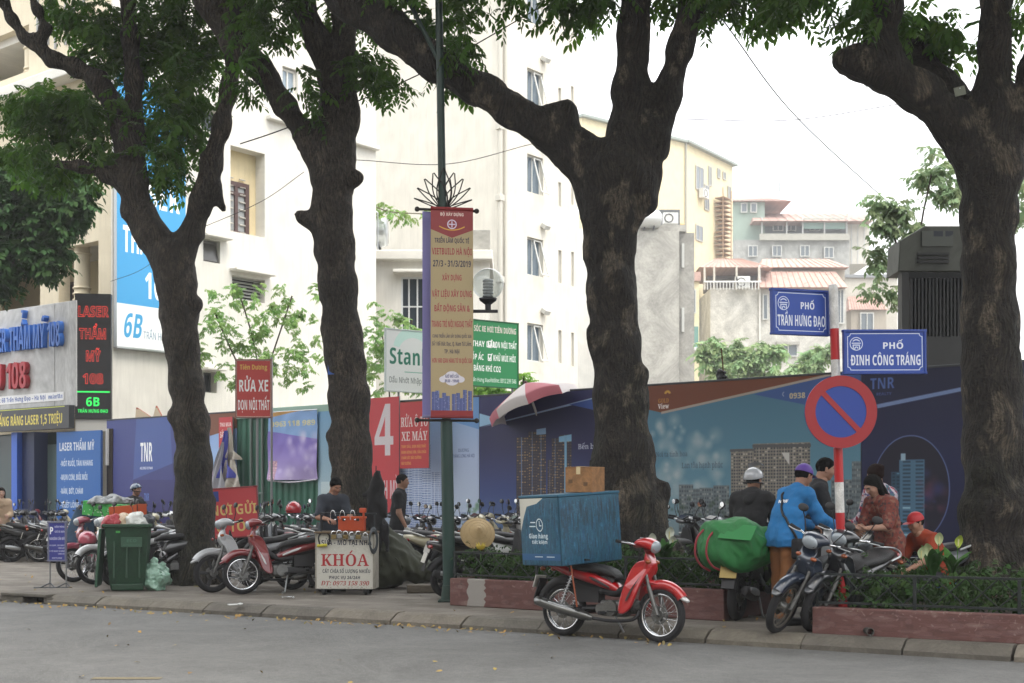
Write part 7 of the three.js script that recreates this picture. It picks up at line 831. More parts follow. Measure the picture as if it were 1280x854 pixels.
// right-hand group
const bikeR = {};
{
  const a = underbone('old dark blue motorbike with muddy front wheel turned to the street, beside the striped pole', { paint: 0x1a2434, trim: 0x5a5c5e, pipe: steel }, { name: 'old_motorbike', rim: mat(0x6a655c, 0.6, { metalness: 0.5 }) }); const p = G(968, 791), h = [-0.62, 0.78]; place(a, V(p.x + 0.61 * 0.62, 0, p.z - 0.61 * 0.78), h, -0.36); bikeR.a = a;
  const b = underbone('black motorbike behind the corner planter, only its wheel and long seat showing', { paint: 0x1a1c22, trim: 0x4a4c50 }, { name: 'black_motorbike', rim: mat(0x4a4844, 0.6, { metalness: 0.5 }) }); const q = G(1014, 790); place(b, V(q.x + 0.61 * 0.66, 0, q.z - 0.61 * 0.75), [-0.66, 0.75], -0.27); bikeR.b = b;
  const c = scooter('dark scooter loaded with a green bag, seen from behind', { paint: 0x1e2228 }, { name: 'loaded_scooter' }); const w = G(921, 776); place(c, V(w.x + 0.6 * 0.45, 0, w.z - 0.6 * 0.89), [0.45, -0.89], 0.02); bikeR.c = c; c.traverse((m) => { if (m.name === 'number_plate') m.material = mat(0xa8904e, 0.5); });
  const d = scooter('silver black scooter with long seat behind the corner planter', { paint: 0x5a5e62, rail: 0xb4b6b8 }, { name: 'silver_scooter' }); place(d, W(1135, 700, 15.1).setY(0), [-0.97, 0.24], 0.05); bikeR.d = d;
  const e = scooter('white scooter with orange box, partly hidden by the striped pole', { paint: 0x9fa1a4 }, { name: 'white_scooter' }); place(e, W(1075, 690, 16.2).setY(0), [-0.9, 0.43], 0.05);
}

// ---------- people ----------
function mergeC(list) { return mergeGeometries(list.map((g) => { g = g.index ? g.toNonIndexed() : g; for (const k of Object.keys(g.attributes)) if (!['position', 'normal', 'uv', 'color'].includes(k)) g.deleteAttribute(k); return g; }), false); }
const skinMat = new THREE.MeshPhysicalMaterial({ color: 0xffffff, vertexColors: true, roughness: 0.6, sheen: 0.1 });
const hairMat = mat(0x070606, 0.9, { specularIntensity: 0.3, bumpMap: rep(barkBump, 8), bumpScale: 0.006 });
const cloth = (hex, r = 0.85) => mat(hex, r, { bumpMap: rep(grain, 9), bumpScale: 0.0015, sheen: 0.3, sheenRoughness: 0.8 });
function solid(bones, cell, infl = 0, fold = 0, k = 0.03, color, cut) {
  const lo = [9, 9, 9], hi = [-9, -9, -9]; for (const b of bones) for (const [q, r] of [[b.a, b.r1], [b.b, b.r2]]) q.toArray().forEach((c, i) => { lo[i] = Math.min(lo[i], c - r - infl - 0.05); hi[i] = Math.max(hi[i], c + r + infl + 0.05); });
  return nets((p) => { let v = 9; for (const b of bones) { const c = capsule(p, b); if (c < v + k) v = smin(v, c, b.k ?? k); } v -= infl; if (fold && Math.abs(v) < 0.08) v += fold * (0.9 * N3(p[0] * 7, p[1] * 10, p[2] * 7) + 0.9 * (Math.abs(N3(p[0] * 13 + p[1] * 9, p[1] * 12, p[2] * 13)) - 0.2)); if (cut) v = Math.max(v, cut(p)); return v; }, lo, hi, cell, color);
}
const B_ = (a, b, r1, r2 = r1, o) => ({ a, b, r1, r2, ...o });
const headCache = {};
function headGeo(skin, female) {
  const key = skin.join() + female; if (headCache[key]) return headCache[key].clone();
  const el = (p, c, r) => { const x = (p[0] - c[0]) / r[0], y = (p[1] - c[1]) / r[1], z = (p[2] - c[2]) / r[2], l = Math.sqrt(x * x + y * y + z * z); return (l - 1) * Math.min(...r); };
  const nose = B_(V(0, 0.012, 0.083), V(0, -0.022, 0.098), 0.008, 0.013), nost = B_(V(-0.012, -0.026, 0.088), V(0.012, -0.026, 0.088), 0.009), ears = [-1, 1].map((s) => B_(V(s * 0.073, 0.012, -0.005), V(s * 0.074, -0.026, 0.0), 0.014, 0.009, { fz: 0.8 })), neck = B_(V(0, -0.05, -0.025), V(0, -0.17, -0.04), female ? 0.046 : 0.054, 0.056), brow = B_(V(-0.035, 0.03, 0.078), V(0.035, 0.03, 0.078), 0.011), lips = B_(V(-0.016, -0.053, 0.078), V(0.016, -0.053, 0.078), 0.0095), cheeks = [-1, 1].map((s) => B_(V(s * 0.035, -0.012, 0.062), V(s * 0.037, -0.02, 0.06), 0.022));
  const f = (p) => { let v = smin(el(p, [0, 0.025, -0.012], [0.073, 0.088, 0.093]), el(p, [0, -0.038, 0.022], [0.056, 0.068, 0.062]), 0.05); v = smin(v, el(p, [0, -0.088, 0.056], [0.022, 0.02, 0.02]), 0.03); v = smin(v, capsule(p, brow), 0.02); for (const c of cheeks) v = smin(v, capsule(p, c), 0.02); for (const s of [-1, 1]) v = -smin(-v, Math.hypot(p[0] - s * 0.03, p[1] - 0.008, p[2] - 0.097) - 0.016, 0.01); for (const s of [-1, 1]) v = Math.min(v, Math.hypot(p[0] - s * 0.03, p[1] - 0.008, p[2] - 0.071) - 0.0125); v = smin(v, capsule(p, nose), 0.012); v = smin(v, capsule(p, nost), 0.01); v = smin(v, capsule(p, lips), 0.008); for (const e of ears) v = smin(v, capsule(p, e), 0.008); return smin(v, capsule(p, neck), 0.03); };
  const g = nets(f, [-0.1, -0.22, -0.13], [0.1, 0.13, 0.125], 0.0045, (x, y, z) => { const s = Math.sign(x), e = Math.hypot(x - s * 0.03, y - 0.008, z - 0.071); if (e < 0.0145 && z > 0.074) return Math.hypot(x - s * 0.03, y - 0.008) < 0.006 ? [0.02, 0.015, 0.012] : [0.55, 0.52, 0.48]; if (Math.abs(y - 0.032 + Math.abs(Math.abs(x) - 0.032) * 0.15) < 0.004 && Math.abs(x) > 0.014 && Math.abs(x) < 0.05 && z > 0.05) return [0.03, 0.02, 0.018]; if (Math.abs(y + 0.053) < 0.008 && Math.abs(x) < 0.023 && z > 0.07) return Math.abs(y + 0.053) < 0.0016 ? [0.1, 0.03, 0.028] : [skin[0] * 0.8, skin[1] * 0.5, skin[2] * 0.5]; return skin; });
  return (headCache[key] = g).clone();
}
const handCache = {};
function handGeo(skin, curl, thumb) { // wrist at the origin, fingers along -y, palm facing +z, thumb on the side of +x (thumb = 1) or -x
  const key = skin.join() + curl + thumb; if (handCache[key]) return handCache[key].clone();
  const L = [B_(V(-0.018, 0.0, 0), V(-0.027, -0.075, 0.002), 0.015, 0.013), B_(V(0, 0, 0), V(0, -0.08, 0), 0.016, 0.014), B_(V(0.018, 0.0, 0), V(0.027, -0.08, 0.002), 0.015, 0.013), B_(V(0, 0.05, 0), V(0, -0.01, 0), 0.024, 0.022)];
  const fk = [[-0.031, 0.85], [-0.011, 1], [0.011, 1.06], [0.031, 0.98]]; fk.forEach(([x, s], i) => { let p = V(x, -0.082, 0.001), a = curl * (0.5 + 0.12 * (3 - i) / 3); for (const [l, r1, r2] of [[0.04 * s, 0.0092, 0.0085], [0.026 * s, 0.0085, 0.0078], [0.02 * s, 0.0078, 0.0066]]) { const q = p.clone().add(V(x * 0.12, -Math.cos(a) * l, Math.sin(a) * l)); L.push(B_(p, q, r1, r2, { k: 0.006 })); p = q; a += curl * 0.75; } });
  { let p = V(0.026, -0.02, 0.006); for (const [q, r1, r2] of [[V(0.046, -0.048, 0.022), 0.014, 0.0105], [V(0.052, -0.076, 0.034 + curl * 0.008), 0.0105, 0.009], [V(0.047, -0.098, 0.044 + curl * 0.012), 0.009, 0.0075]]) { L.push(B_(p, q, r1, r2, { k: 0.008 })); p = q; } }
  const g = solid(L, 0.0042, 0, 0, 0.012, () => skin); if (thumb < 0) { g.scale(-1, 1, 1); const ix = g.index.array; for (let i = 0; i < ix.length; i += 3) { const t = ix[i]; ix[i] = ix[i + 1]; ix[i + 1] = t; } g.computeVertexNormals(); }
  return (handCache[key] = g).clone();
}
function person(label, s, p, turn) {
  const H = s.h, o = thing('person', label, 'person', p, turn), skin = s.skin ?? [0.32, 0.17, 0.11], dir = (a) => V(0, Math.cos(a), Math.sin(a)), lean = s.lean ?? 0, hun = s.hunch ?? 0.1, fem = s.female, shW = (fem ? 0.088 : 0.1) * H;
  const legs = {}, py0 = V(0, 0, 0); let low = 0;
  for (const k of [-1, 1]) { const q = (k > 0 ? s.legL : s.legR) ?? {}, f = q.f ?? 0, a = q.a ?? 0.05, hip = V(k * 0.052 * H, -0.015 * H, 0), knee = hip.clone().add(V(k * Math.sin(a), -Math.cos(f) * Math.cos(a), Math.sin(f) * Math.cos(a)).normalize().multiplyScalar(0.24 * H)), sh = f - (q.k ?? 0.04), ank = knee.clone().add(V(k * Math.sin(a) * 0.4, -Math.cos(sh), Math.sin(sh)).normalize().multiplyScalar(0.235 * H)), tp = q.toe ?? 0, toe = ank.clone().add(V(k * 0.03, -0.028 * H - Math.sin(tp) * 0.1, 0.105 * H)); legs[k] = { hip, knee, ank, toe, heel: ank.clone().add(V(0, -0.022 * H, -0.02 * H)) }; low = Math.min(low, ank.y - 0.045 * H); }
  const pel = V(0, s.pelvis ?? -low, 0); for (const k of [-1, 1]) for (const j of Object.values(legs[k])) j.add(pel);
  const mid = pel.clone().addScaledVector(dir(lean), 0.15 * H), chest = mid.clone().addScaledVector(dir(lean + hun), 0.165 * H), nk = chest.clone().addScaledVector(dir(lean + hun + 0.2), 0.045 * H), hp = (s.headPitch ?? 0) + 0, yaw = s.headYaw ?? 0, roll = s.headRoll ?? 0;
  const hm = new THREE.Matrix4().compose(nk.clone().add(V(0, 0.07 * H, 0.012 * H).applyEuler(new THREE.Euler(hp * 0.7, 0, 0))), new THREE.Quaternion().setFromEuler(new THREE.Euler(hp, yaw, roll, 'YXZ')), V(1, 1, 1).multiplyScalar(H / 1.66 * 0.97));
  const skel = { torso: [], arm: { 1: [], [-1]: [] }, leg: { 1: [], [-1]: [] }, foot: [] }, gh = [];
  for (const k of [-1, 1]) { skel.torso.push(B_(pel.clone().add(V(k * 0.042 * H, 0, 0)), mid.clone().add(V(k * 0.034 * H, 0, 0)), 0.058 * H, (fem ? 0.047 : 0.054) * H), B_(mid.clone().add(V(k * 0.034 * H, 0, 0)), chest.clone().addScaledVector(dir(lean + hun), -0.055 * H).add(V(k * 0.048 * H, 0, 0)), (fem ? 0.05 : 0.056) * H, 0.058 * H)); }
  skel.torso.push(B_(chest.clone().addScaledVector(dir(lean + hun), -0.022 * H).add(V(-shW, 0, 0)), chest.clone().addScaledVector(dir(lean + hun), -0.022 * H).add(V(shW, 0, 0)), 0.036 * H), B_(chest, chest.clone().addScaledVector(dir(lean + hun), -0.05 * H), 0.05 * H));
  for (const k of [-1, 1]) {
    const q = (k > 0 ? s.armL : s.armR) ?? {}, f = q.f ?? 0.05, a = q.a ?? 0.14, e = q.e ?? 0.25, inn = q.in ?? 0.05, sh = chest.clone().addScaledVector(dir(lean + hun), -0.022 * H).add(V(k * shW, 0, 0)), el = sh.clone().add(V(k * Math.sin(a), -Math.cos(f) * Math.cos(a), Math.sin(f) * Math.cos(a)).normalize().multiplyScalar(0.172 * H)), fd = V(-k * Math.sin(inn), -Math.cos(f + e) * Math.cos(inn), Math.sin(f + e) * Math.cos(inn)).normalize(), wr = el.clone().addScaledVector(fd, 0.15 * H);
    skel.arm[k] = { up: B_(sh, el, 0.034 * H, 0.026 * H), fore: B_(el, wr, 0.0255 * H, 0.0165 * H) };
    if (!q.noHand) { const y = fd.clone().negate(), z0 = V(...(q.palm ?? [-k, 0.0, 0])), z = z0.addScaledVector(y, -z0.dot(y)).normalize(), x = y.clone().cross(z), thumbDir = V(0, 0.6, 1), th = x.dot(thumbDir) > 0 ? 1 : -1; const g = handGeo(q.glove ?? skin, q.curl ?? 0.5, th); g.applyMatrix4(new THREE.Matrix4().makeBasis(x, y, z).setPosition(wr.clone().addScaledVector(fd, 0.012))); gh.push(g); q.wrist = wr; }
    const l = legs[k]; skel.leg[k] = { th: B_(l.hip, l.knee, 0.051 * H, 0.035 * H), sh: B_(l.knee, l.ank, 0.034 * H, 0.022 * H) }; skel.foot.push(B_(l.heel, l.toe, 0.026 * H, 0.024 * H), B_(l.ank, l.heel, 0.026 * H, 0.026 * H));
  }
  const neck = B_(chest, nk.clone().addScaledVector(dir(lean + hun + 0.3), 0.01), 0.036 * H, 0.033 * H), A = skel.arm, Lg = skel.leg, trunk = skel.torso, hipBone = B_(legs[-1].hip, legs[1].hip, 0.056 * H);
  const body = solid([...trunk, hipBone, neck, A[1].up, A[1].fore, A[-1].up, A[-1].fore, Lg[1].th, Lg[1].sh, Lg[-1].th, Lg[-1].sh, ...skel.foot], 0.014, 0, 0, 0.035, () => skin), hg = headGeo(skin, fem); hg.applyMatrix4(hm);
  part(o, 'body', mergeC([body, hg, ...gh]), skinMat);
  const half = (b, t) => B_(b.a, b.a.clone().lerp(b.b, t), b.r1, lerp(b.r1, b.r2, t) + 0.006), sl = s.sleeve ?? 1;
  const arms = [1, -1].flatMap((k) => sl >= 1 ? [A[k].up, half(A[k].fore, 0.95)] : [half(A[k].up, sl)]);
  const hem = s.hem ?? 0.04, hemB = [-1, 1].map((k) => B_(pel.clone().add(V(k * 0.045 * H, -hem * H, 0.004)), pel.clone().add(V(k * 0.042 * H, 0.03, 0)), 0.06 * H, 0.058 * H));
  const flare = s.loose ? [-1, 1].map((k) => B_(mid.clone().add(V(k * 0.045 * H, 0, 0)), pel.clone().add(V(k * 0.055 * H, -0.09 * H, 0)), 0.06 * H, 0.068 * H)) : [], hemY = pel.y - 0.05 * H; const shirtG = solid([...trunk, ...hemB, ...flare, ...arms], 0.013, s.bulk ?? 0.014, 0.012 * (s.fold ?? 1), 0.045, s.pattern, s.loose ? (p) => Math.hypot(p[0] - pel.x, p[2] - pel.z) < 0.25 ? hemY + 0.012 * N3(p[0] * 9, 1, p[2] * 9) - p[1] : -1 : undefined); const shirt = part(o, s.shirtName ?? 'shirt', shirtG, s.pattern ? new THREE.MeshPhysicalMaterial({ color: 0xffffff, vertexColors: true, roughness: 0.85 }) : cloth(s.shirt));
  if (s.hood) part(shirt, 'hood', solid([B_(chest.clone().add(V(-0.075, 0.02, -0.05)), chest.clone().add(V(0, -0.04, -0.115)), 0.05, 0.055), B_(chest.clone().add(V(0.075, 0.02, -0.05)), chest.clone().add(V(0, -0.04, -0.115)), 0.05, 0.055)], 0.012, 0.012, 0.015, 0.04), cloth(s.shirt)); if (s.collar) part(shirt, 'collar', at(torus(0.062, 0.016, 20, 7), chest.clone().add(V(0, 0.016, 0.012)).toArray(), [PI / 2 - lean - hun, 0, 0]), cloth(s.collar));
  part(o, s.skirt ? 'skirt' : 'trousers', solid([hipBone, ...[1, -1].flatMap((k) => [B_(Lg[k].th.a, Lg[k].th.b, 0.053 * H, 0.042 * H), B_(Lg[k].sh.a, Lg[k].sh.a.clone().lerp(Lg[k].sh.b, 0.98), 0.04 * H, s.wide ?? 0.034 * H)])], 0.014, 0.008, 0.012, 0.04), cloth(s.trousers));
  skel.foot.forEach((b, i) => { if (i % 2 === 0) { const m = part(o, 'shoe', solid([b, skel.foot[i + 1]], 0.012, 0.008, 0, 0.03), mat(s.shoes ?? 0x1a1a1c, 0.6)); if (s.sole) part(m, 'sole', solid([B_(b.a.clone().add(V(0, -0.022, 0)), b.b.clone().add(V(0, -0.02, 0)), 0.022, 0.02)], 0.012, 0.012, 0, 0.02), mat(s.sole, 0.6)); } });
  // hair, caps and helmets in the head's own frame
  const el = (p2, c, r) => { const x = (p2[0] - c[0]) / r[0], y = (p2[1] - c[1]) / r[1], z = (p2[2] - c[2]) / r[2]; return (Math.sqrt(x * x + y * y + z * z) - 1) * Math.min(...r); };
  const on = (name, g, m, par = o) => { g.applyMatrix4(hm); return part(par, name, g, m); };
  if (s.hair !== false) { const long = s.hair === 'long' ? [B_(V(0.0, 0.0, -0.085), V(0.01, -0.25, -0.09), 0.055, 0.045), B_(V(0.062, 0.01, -0.03), V(0.07, -0.24, 0.0), 0.032, 0.03), B_(V(-0.062, 0.01, -0.03), V(-0.07, -0.22, -0.02), 0.032, 0.028), B_(V(0.04, -0.1, -0.07), V(0.05, -0.32, -0.03), 0.04, 0.025)] : s.hair === 'bun' ? [B_(V(0, 0.07, -0.1), V(0, 0.06, -0.12), 0.035)] : []; const top = s.hair === 'short' ? 0.012 : 0.018;
    on('hair', nets((q) => { let v = el(q, [0, 0.028, -0.014], [0.075 + top * 0.7, 0.09 + top, 0.095 + top * 0.8]); v = Math.max(v, q[2] - (0.004 + (q[1] + 0.02) * 0.8) - 0.008 * N3(q[0] * 60, q[1] * 40, 1)); v = Math.max(v, -0.065 - q[1] - (long.length ? 1 : 0)); for (const b of long) v = smin(v, capsule(q, b), 0.03); return v + 0.004 * N3(q[0] * 50, q[1] * 25, q[2] * 50) + 0.003 * N3(q[0] * 120, q[1] * 50, q[2] * 120); }, [-0.13, -0.4, -0.17], [0.13, 0.16, 0.13], 0.006), s.hairHex ? mat(s.hairHex, 0.9, { specularIntensity: 0.3 }) : hairMat); }
  if (s.cap) { const m = mat(s.cap, 0.55), c = on('cap', at(new THREE.SphereGeometry(0.105, 24, 12, 0, 2 * PI, 0, PI / 2), [0, 0.032, -0.012], [-0.06, 0, 0], [0.86, 1.0, 1.05]), m); const v = new THREE.CircleGeometry(0.085, 24, 0, PI); v.rotateX(PI / 2 - 0.02); v.scale(0.95, 1, 1.15); const vv = v.attributes.position; for (let i = 0; i < vv.count; i++) vv.setY(i, -0.22 * vv.getX(i) ** 2 / 0.085 - vv.getZ(i) * 0.12); v.computeVertexNormals(); v.translate(0, 0.05, 0.075); on('visor', v, mat(s.cap, 0.55, { side: THREE.DoubleSide }), c); }
  if (s.helmet) { const m = mat(s.helmet, 0.25, { clearcoat: 0.8 }), c = on('helmet', nets((q) => { let v = el(q, [0, 0.03, -0.018], [0.112, 0.125, 0.135]); v = Math.max(v, -el(q, [0, 0.02, -0.01], [0.095, 0.105, 0.115])); v = Math.max(v, q[2] - 0.045 - (q[1] - 0.045) * 3); return Math.max(v, -0.055 - q[1]); }, [-0.13, -0.09, -0.17], [0.13, 0.17, 0.14], 0.006), m); on('helmet_rim', at(torus(0.122, 0.009, 28, 6), [0, -0.03, -0.02], [PI / 2 - 0.08, 0, 0], [0.88, 1.05, 1]), black, c); on('helmet_vent', rbox(0.03, 0.012, 0.06, 0.004, 0, 0.152, 0.01, -0.1), black, c); if (s.visor) on('visor', at(new THREE.SphereGeometry(0.14, 20, 10, PI / 2 - 0.9, 1.8, 1.0, 0.55), [0, 0.085, 0.0], [-0.9, 0, 0]), mat(0xb8bcc0, 0.1, { side: THREE.DoubleSide, transmission: 0.5, thickness: 0 }), c); on('chin_strap', pipe([[-0.085, -0.03, 0], [-0.06, -0.1, 0.04], [0, -0.118, 0.05], [0.06, -0.1, 0.04], [0.085, -0.03, 0]], 0.006, 5), black, c); }
  o.userData.joint = { chest, mid, pel, hm, A, legs }; return o;
}
const face = (x, z) => Math.atan2(x, z), feet = (px, d) => { const v = W(px, 0, d); return v.setY(0); };
const done = (o) => { const j = o.userData.joint; delete o.userData.joint; return j; };
const vendor = person('man in dark polo shirt looking down over the key cutting cart', { h: 1.66, lean: 0.16, hunch: 0.22, headPitch: 0.55, headYaw: 0.15, sleeve: 0.85, shirt: 0x2c323c, collar: 0x2c323c, trousers: 0x1d2026, hair: 'thick', skin: [0.3, 0.15, 0.095], armL: { f: 0.5, e: 0.95, in: 0.5, a: 0.15, palm: [0, -1, 0.2], curl: 0.7 }, armR: { f: 0.35, e: 1.1, in: 0.3, a: 0.3, palm: [0, -1, 0.2], curl: 0.7 } }, feet(413, 19.55), 0.45); done(vendor);
done(person('man in black shirt wearing white gloves, standing right of the second tree', { h: 1.73, lean: 0.02, headPitch: 0.05, sleeve: 0.6, shirt: 0x16171b, trousers: 0x131317, hair: 'short', armL: { f: -0.1, e: 0.2, glove: [0.6, 0.6, 0.58], curl: 0.6 }, armR: { f: 0.1, e: 0.35, glove: [0.6, 0.6, 0.58], curl: 0.6, a: 0.08 }, legR: { f: 0.12 }, legL: { f: -0.06, k: 0.06 } }, feet(497, 22.3), face(1, 0.12)));
const riderHead = [0.45, -0.89];
{ const c = bikeR.c; c.updateMatrixWorld(true); const q = c.localToWorld(V(-0.12, 0, 0)); done(person('rider in black hooded jacket and silver helmet sitting on the loaded scooter', { h: 1.72, pelvis: 0.865, lean: 0.12, hunch: 0.22, headPitch: 0.15, headYaw: -0.25, shirt: 0x131316, shirtName: 'jacket', bulk: 0.032, fold: 1.1, trousers: 0x17181c, hood: 1, helmet: 0x9a9c9f, visor: 1, hair: 'short', armL: { f: 0.55, e: 0.5, a: 0.28, in: -0.1, palm: [0, -1, 0], curl: 1.0 }, armR: { f: 0.55, e: 0.5, a: 0.28, in: -0.1, palm: [0, -1, 0], curl: 1.0 }, legL: { f: 0.95, a: 0.3, k: 1.15 }, legR: { f: 0.95, a: 0.3, k: 1.15 } }, V(q.x, 0, q.z), face(...riderHead))); }
{
  const o = person('man in bright blue jacket, purple cap and tan trousers standing by parked motorbikes', { h: 1.74, lean: 0.24, hunch: 0.24, headPitch: 0.35, headYaw: 0.1, shirt: 0x1d6ba4, shirtName: 'jacket', bulk: 0.024, fold: 1.4, loose: 1, hem: 0.03, trousers: 0x80522c, wide: 0.075, cap: 0x54348c, hair: 'short', collar: 0x1a2c50, shoes: 0x1b1c20, sole: 0xc4c4c2, skin: [0.28, 0.14, 0.09], armL: { f: 0.5, e: 0.75, in: 0.1, a: 0.15, palm: [0, -1, 0], curl: 0.9 }, armR: { f: 0.55, e: 0.7, in: 0.15, a: 0.12, palm: [0, -1, 0], curl: 0.9 }, legL: { f: 0.1, k: 0.1 }, legR: { f: -0.06, k: 0.08 } }, feet(979, 14.3), face(1, -0.55)), j = done(o), H = 1.74;
  const shirt = o.children.find((m) => m.name === 'jacket'), probe = new THREE.Mesh(shirt.geometry, new THREE.MeshBasicMaterial({ side: THREE.DoubleSide })), ray = new THREE.Raycaster(), onBody = (c, al, up = 0.012) => { const dv = V(-Math.sin(al), 0, -Math.cos(al)); ray.set(c.clone().addScaledVector(dv, 0.6), dv.clone().negate()); const h = ray.intersectObject(probe).filter((q) => q.point.distanceTo(c) < 0.24)[0]; return (h ? h.point : c.clone().addScaledVector(dv, 0.17)).addScaledVector(dv, up); };
  const pts = []; for (let i = 0; i <= 12; i++) { const t = i / 12; pts.push(onBody(t < 0.55 ? j.chest.clone().lerp(j.mid, t / 0.55).add(V(0, -0.03, 0)) : j.mid.clone().lerp(j.pel, (t - 0.55) / 0.45), -0.35 + t * 1.9)); }
  const bg = thing('shoulder_bag', 'black shoulder bag on a strap across the back of blue jacket', 'bag', o.position.clone(), o.rotation.y), e = pts[12]; part(bg, 'strap', pipe([j.chest.clone().add(V(0.09, 0.05, 0.02)), ...pts], 0.014, 6, 40), black); const pz = part(bg, 'pouch', rbox(0.26, 0.22, 0.1, 0.03), cloth(0x14151a)); pz.position.copy(e).add(V(-0.05, -0.1, 0.03)); pz.rotation.y = -1.5;
  const pt = ctex(256, 96, (x, w, h) => { x.clearRect(0, 0, w, h); vtext(x, 'NOW', w / 2, h * 0.8, h * 0.85, { fit: w * 0.9 }); }); const bk = part(o, 'back_lettering', new THREE.PlaneGeometry(0.17, 0.06), new THREE.MeshPhysicalMaterial({ map: pt, alphaMap: null, transparent: true, roughness: 0.8, side: THREE.DoubleSide })); bk.position.copy(onBody(j.chest.clone().lerp(j.mid, 0.4), 0.05, 0.016)); bk.rotation.order = 'YXZ'; bk.rotation.set(-0.42, PI, 0.05);
}
done(person('dark clad man half hidden behind the man in blue jacket', { h: 1.78, lean: 0.08, hunch: 0.15, headPitch: 0.25, shirt: 0x16171c, trousers: 0x1a1a1e, hair: 'short', armL: { f: 0.4, e: 0.6 }, armR: { f: 0.4, e: 0.6 } }, feet(1014, 14.95), face(1, 0.1)));
{
  const r = (x, y, z) => { const a = N3(x * 17, y * 17, z * 17 + 3), b = N3(x * 26 + 7, y * 26, z * 26), c = N3(x * 12, y * 12 + 5, z * 12); return a > 0.2 ? [0.28, 0.02, 0.05] : b > 0.22 ? [0.06, 0.05, 0.16] : c > 0.2 ? [0.05, 0.12, 0.16] : [0.5, 0.42, 0.46]; };
  done(person('woman in flowered jacket seen from behind with her dark hair tied up', { h: 1.72, female: 1, lean: 0.08, hunch: 0.15, headPitch: 0.25, shirtName: 'jacket', pattern: r, bulk: 0.022, trousers: 0x1b1b24, hair: 'bun', hairHex: 0x1d100d, collar: 0x2b4a58, armL: { f: 0.3, e: 0.9, in: 0.2 }, armR: { f: 0.3, e: 0.9, in: 0.2 } }, feet(1106, 15.35), face(-0.45, -0.9)));
  const q = (x, y, z) => N3(x * 24, y * 24, z * 24) > 0.22 ? [0.2, 0.09, 0.06] : N3(x * 34, y * 34, z * 34 + 5) > 0.25 ? [0.05, 0.03, 0.03] : [0.16, 0.035, 0.025];
  const o = person('long haired woman in rust red blouse looking down at her hands', { h: 1.62, female: 1, lean: 0.18, hunch: 0.25, headPitch: 0.6, headYaw: -0.1, pattern: q, sleeve: 0.9, shirtName: 'blouse', hem: 0.09, bulk: 0.02, trousers: 0x17171c, hair: 'long', skin: [0.36, 0.2, 0.14], armL: { f: 0.3, e: 1.2, in: 0.45, palm: [0, 1, 0], curl: 0.8 }, armR: { f: 0.3, e: 1.2, in: 0.45, palm: [0, 1, 0], curl: 0.8 } }, feet(1112, 14.75), face(-0.85, 0.5)); done(o);
}
done(person('person in orange shirt and red cap sitting hunched with hand at chin, right', { h: 1.62, pelvis: 0.5, lean: 0.3, hunch: 0.4, headPitch: 0.3, sleeve: 0.7, shirt: 0x8f3416, trousers: 0x23242a, cap: 0xa3141c, hair: 'short', armL: { f: 0.6, e: 0.5, in: 0.2 }, armR: { f: 0.5, e: 2.1, in: 0.2, palm: [0, 0, -1] }, legL: { f: 1.45, k: 1.4, a: 0.15 }, legR: { f: 1.45, k: 1.4, a: 0.15 } }, feet(1174, 14.9), face(-0.9, 0.42)));
{ const st = thing('stool', 'low plastic stool under the person in the red cap', 'stool', feet(1174, 14.9), 0.4); part(st, 'seat', rbox(0.3, 0.04, 0.3, 0.015, 0, 0.4, 0), mat(0x2c5c9c, 0.5)); for (const [x, z] of [[-1, -1], [1, -1], [-1, 1], [1, 1]]) part(st, 'leg', cyl([x * 0.15, 0, z * 0.15], [x * 0.11, 0.39, z * 0.11], 0.02, 0.025, 6), mat(0x2c5c9c, 0.5)); }
done(person('long haired woman in beige jacket and black trousers at the left edge', { h: 1.56, female: 1, headPitch: 0.1, shirt: 0xa08a72, shirtName: 'jacket', bulk: 0.024, trousers: 0x121215, hair: 'long', hairHex: 0x140e0d, skin: [0.4, 0.24, 0.18], armL: { f: 0.2, e: 1.2, in: 0.3 }, armR: { f: 0.1, e: 1.0, in: 0.3 } }, feet(1, 28.6), face(0.5, 0.9)));
done(person('man in dark jacket and grey blue helmet among motorbikes behind the wheelie bin', { h: 1.62, headPitch: 0.1, shirt: 0x1d1f24, shirtName: 'jacket', trousers: 0x1c1d22, helmet: 0x46566a, hair: 'short', armL: { f: 0.4, e: 0.7 }, armR: { f: 0.4, e: 0.7 } }, feet(167, 27.6), face(0.9, 0.4)));

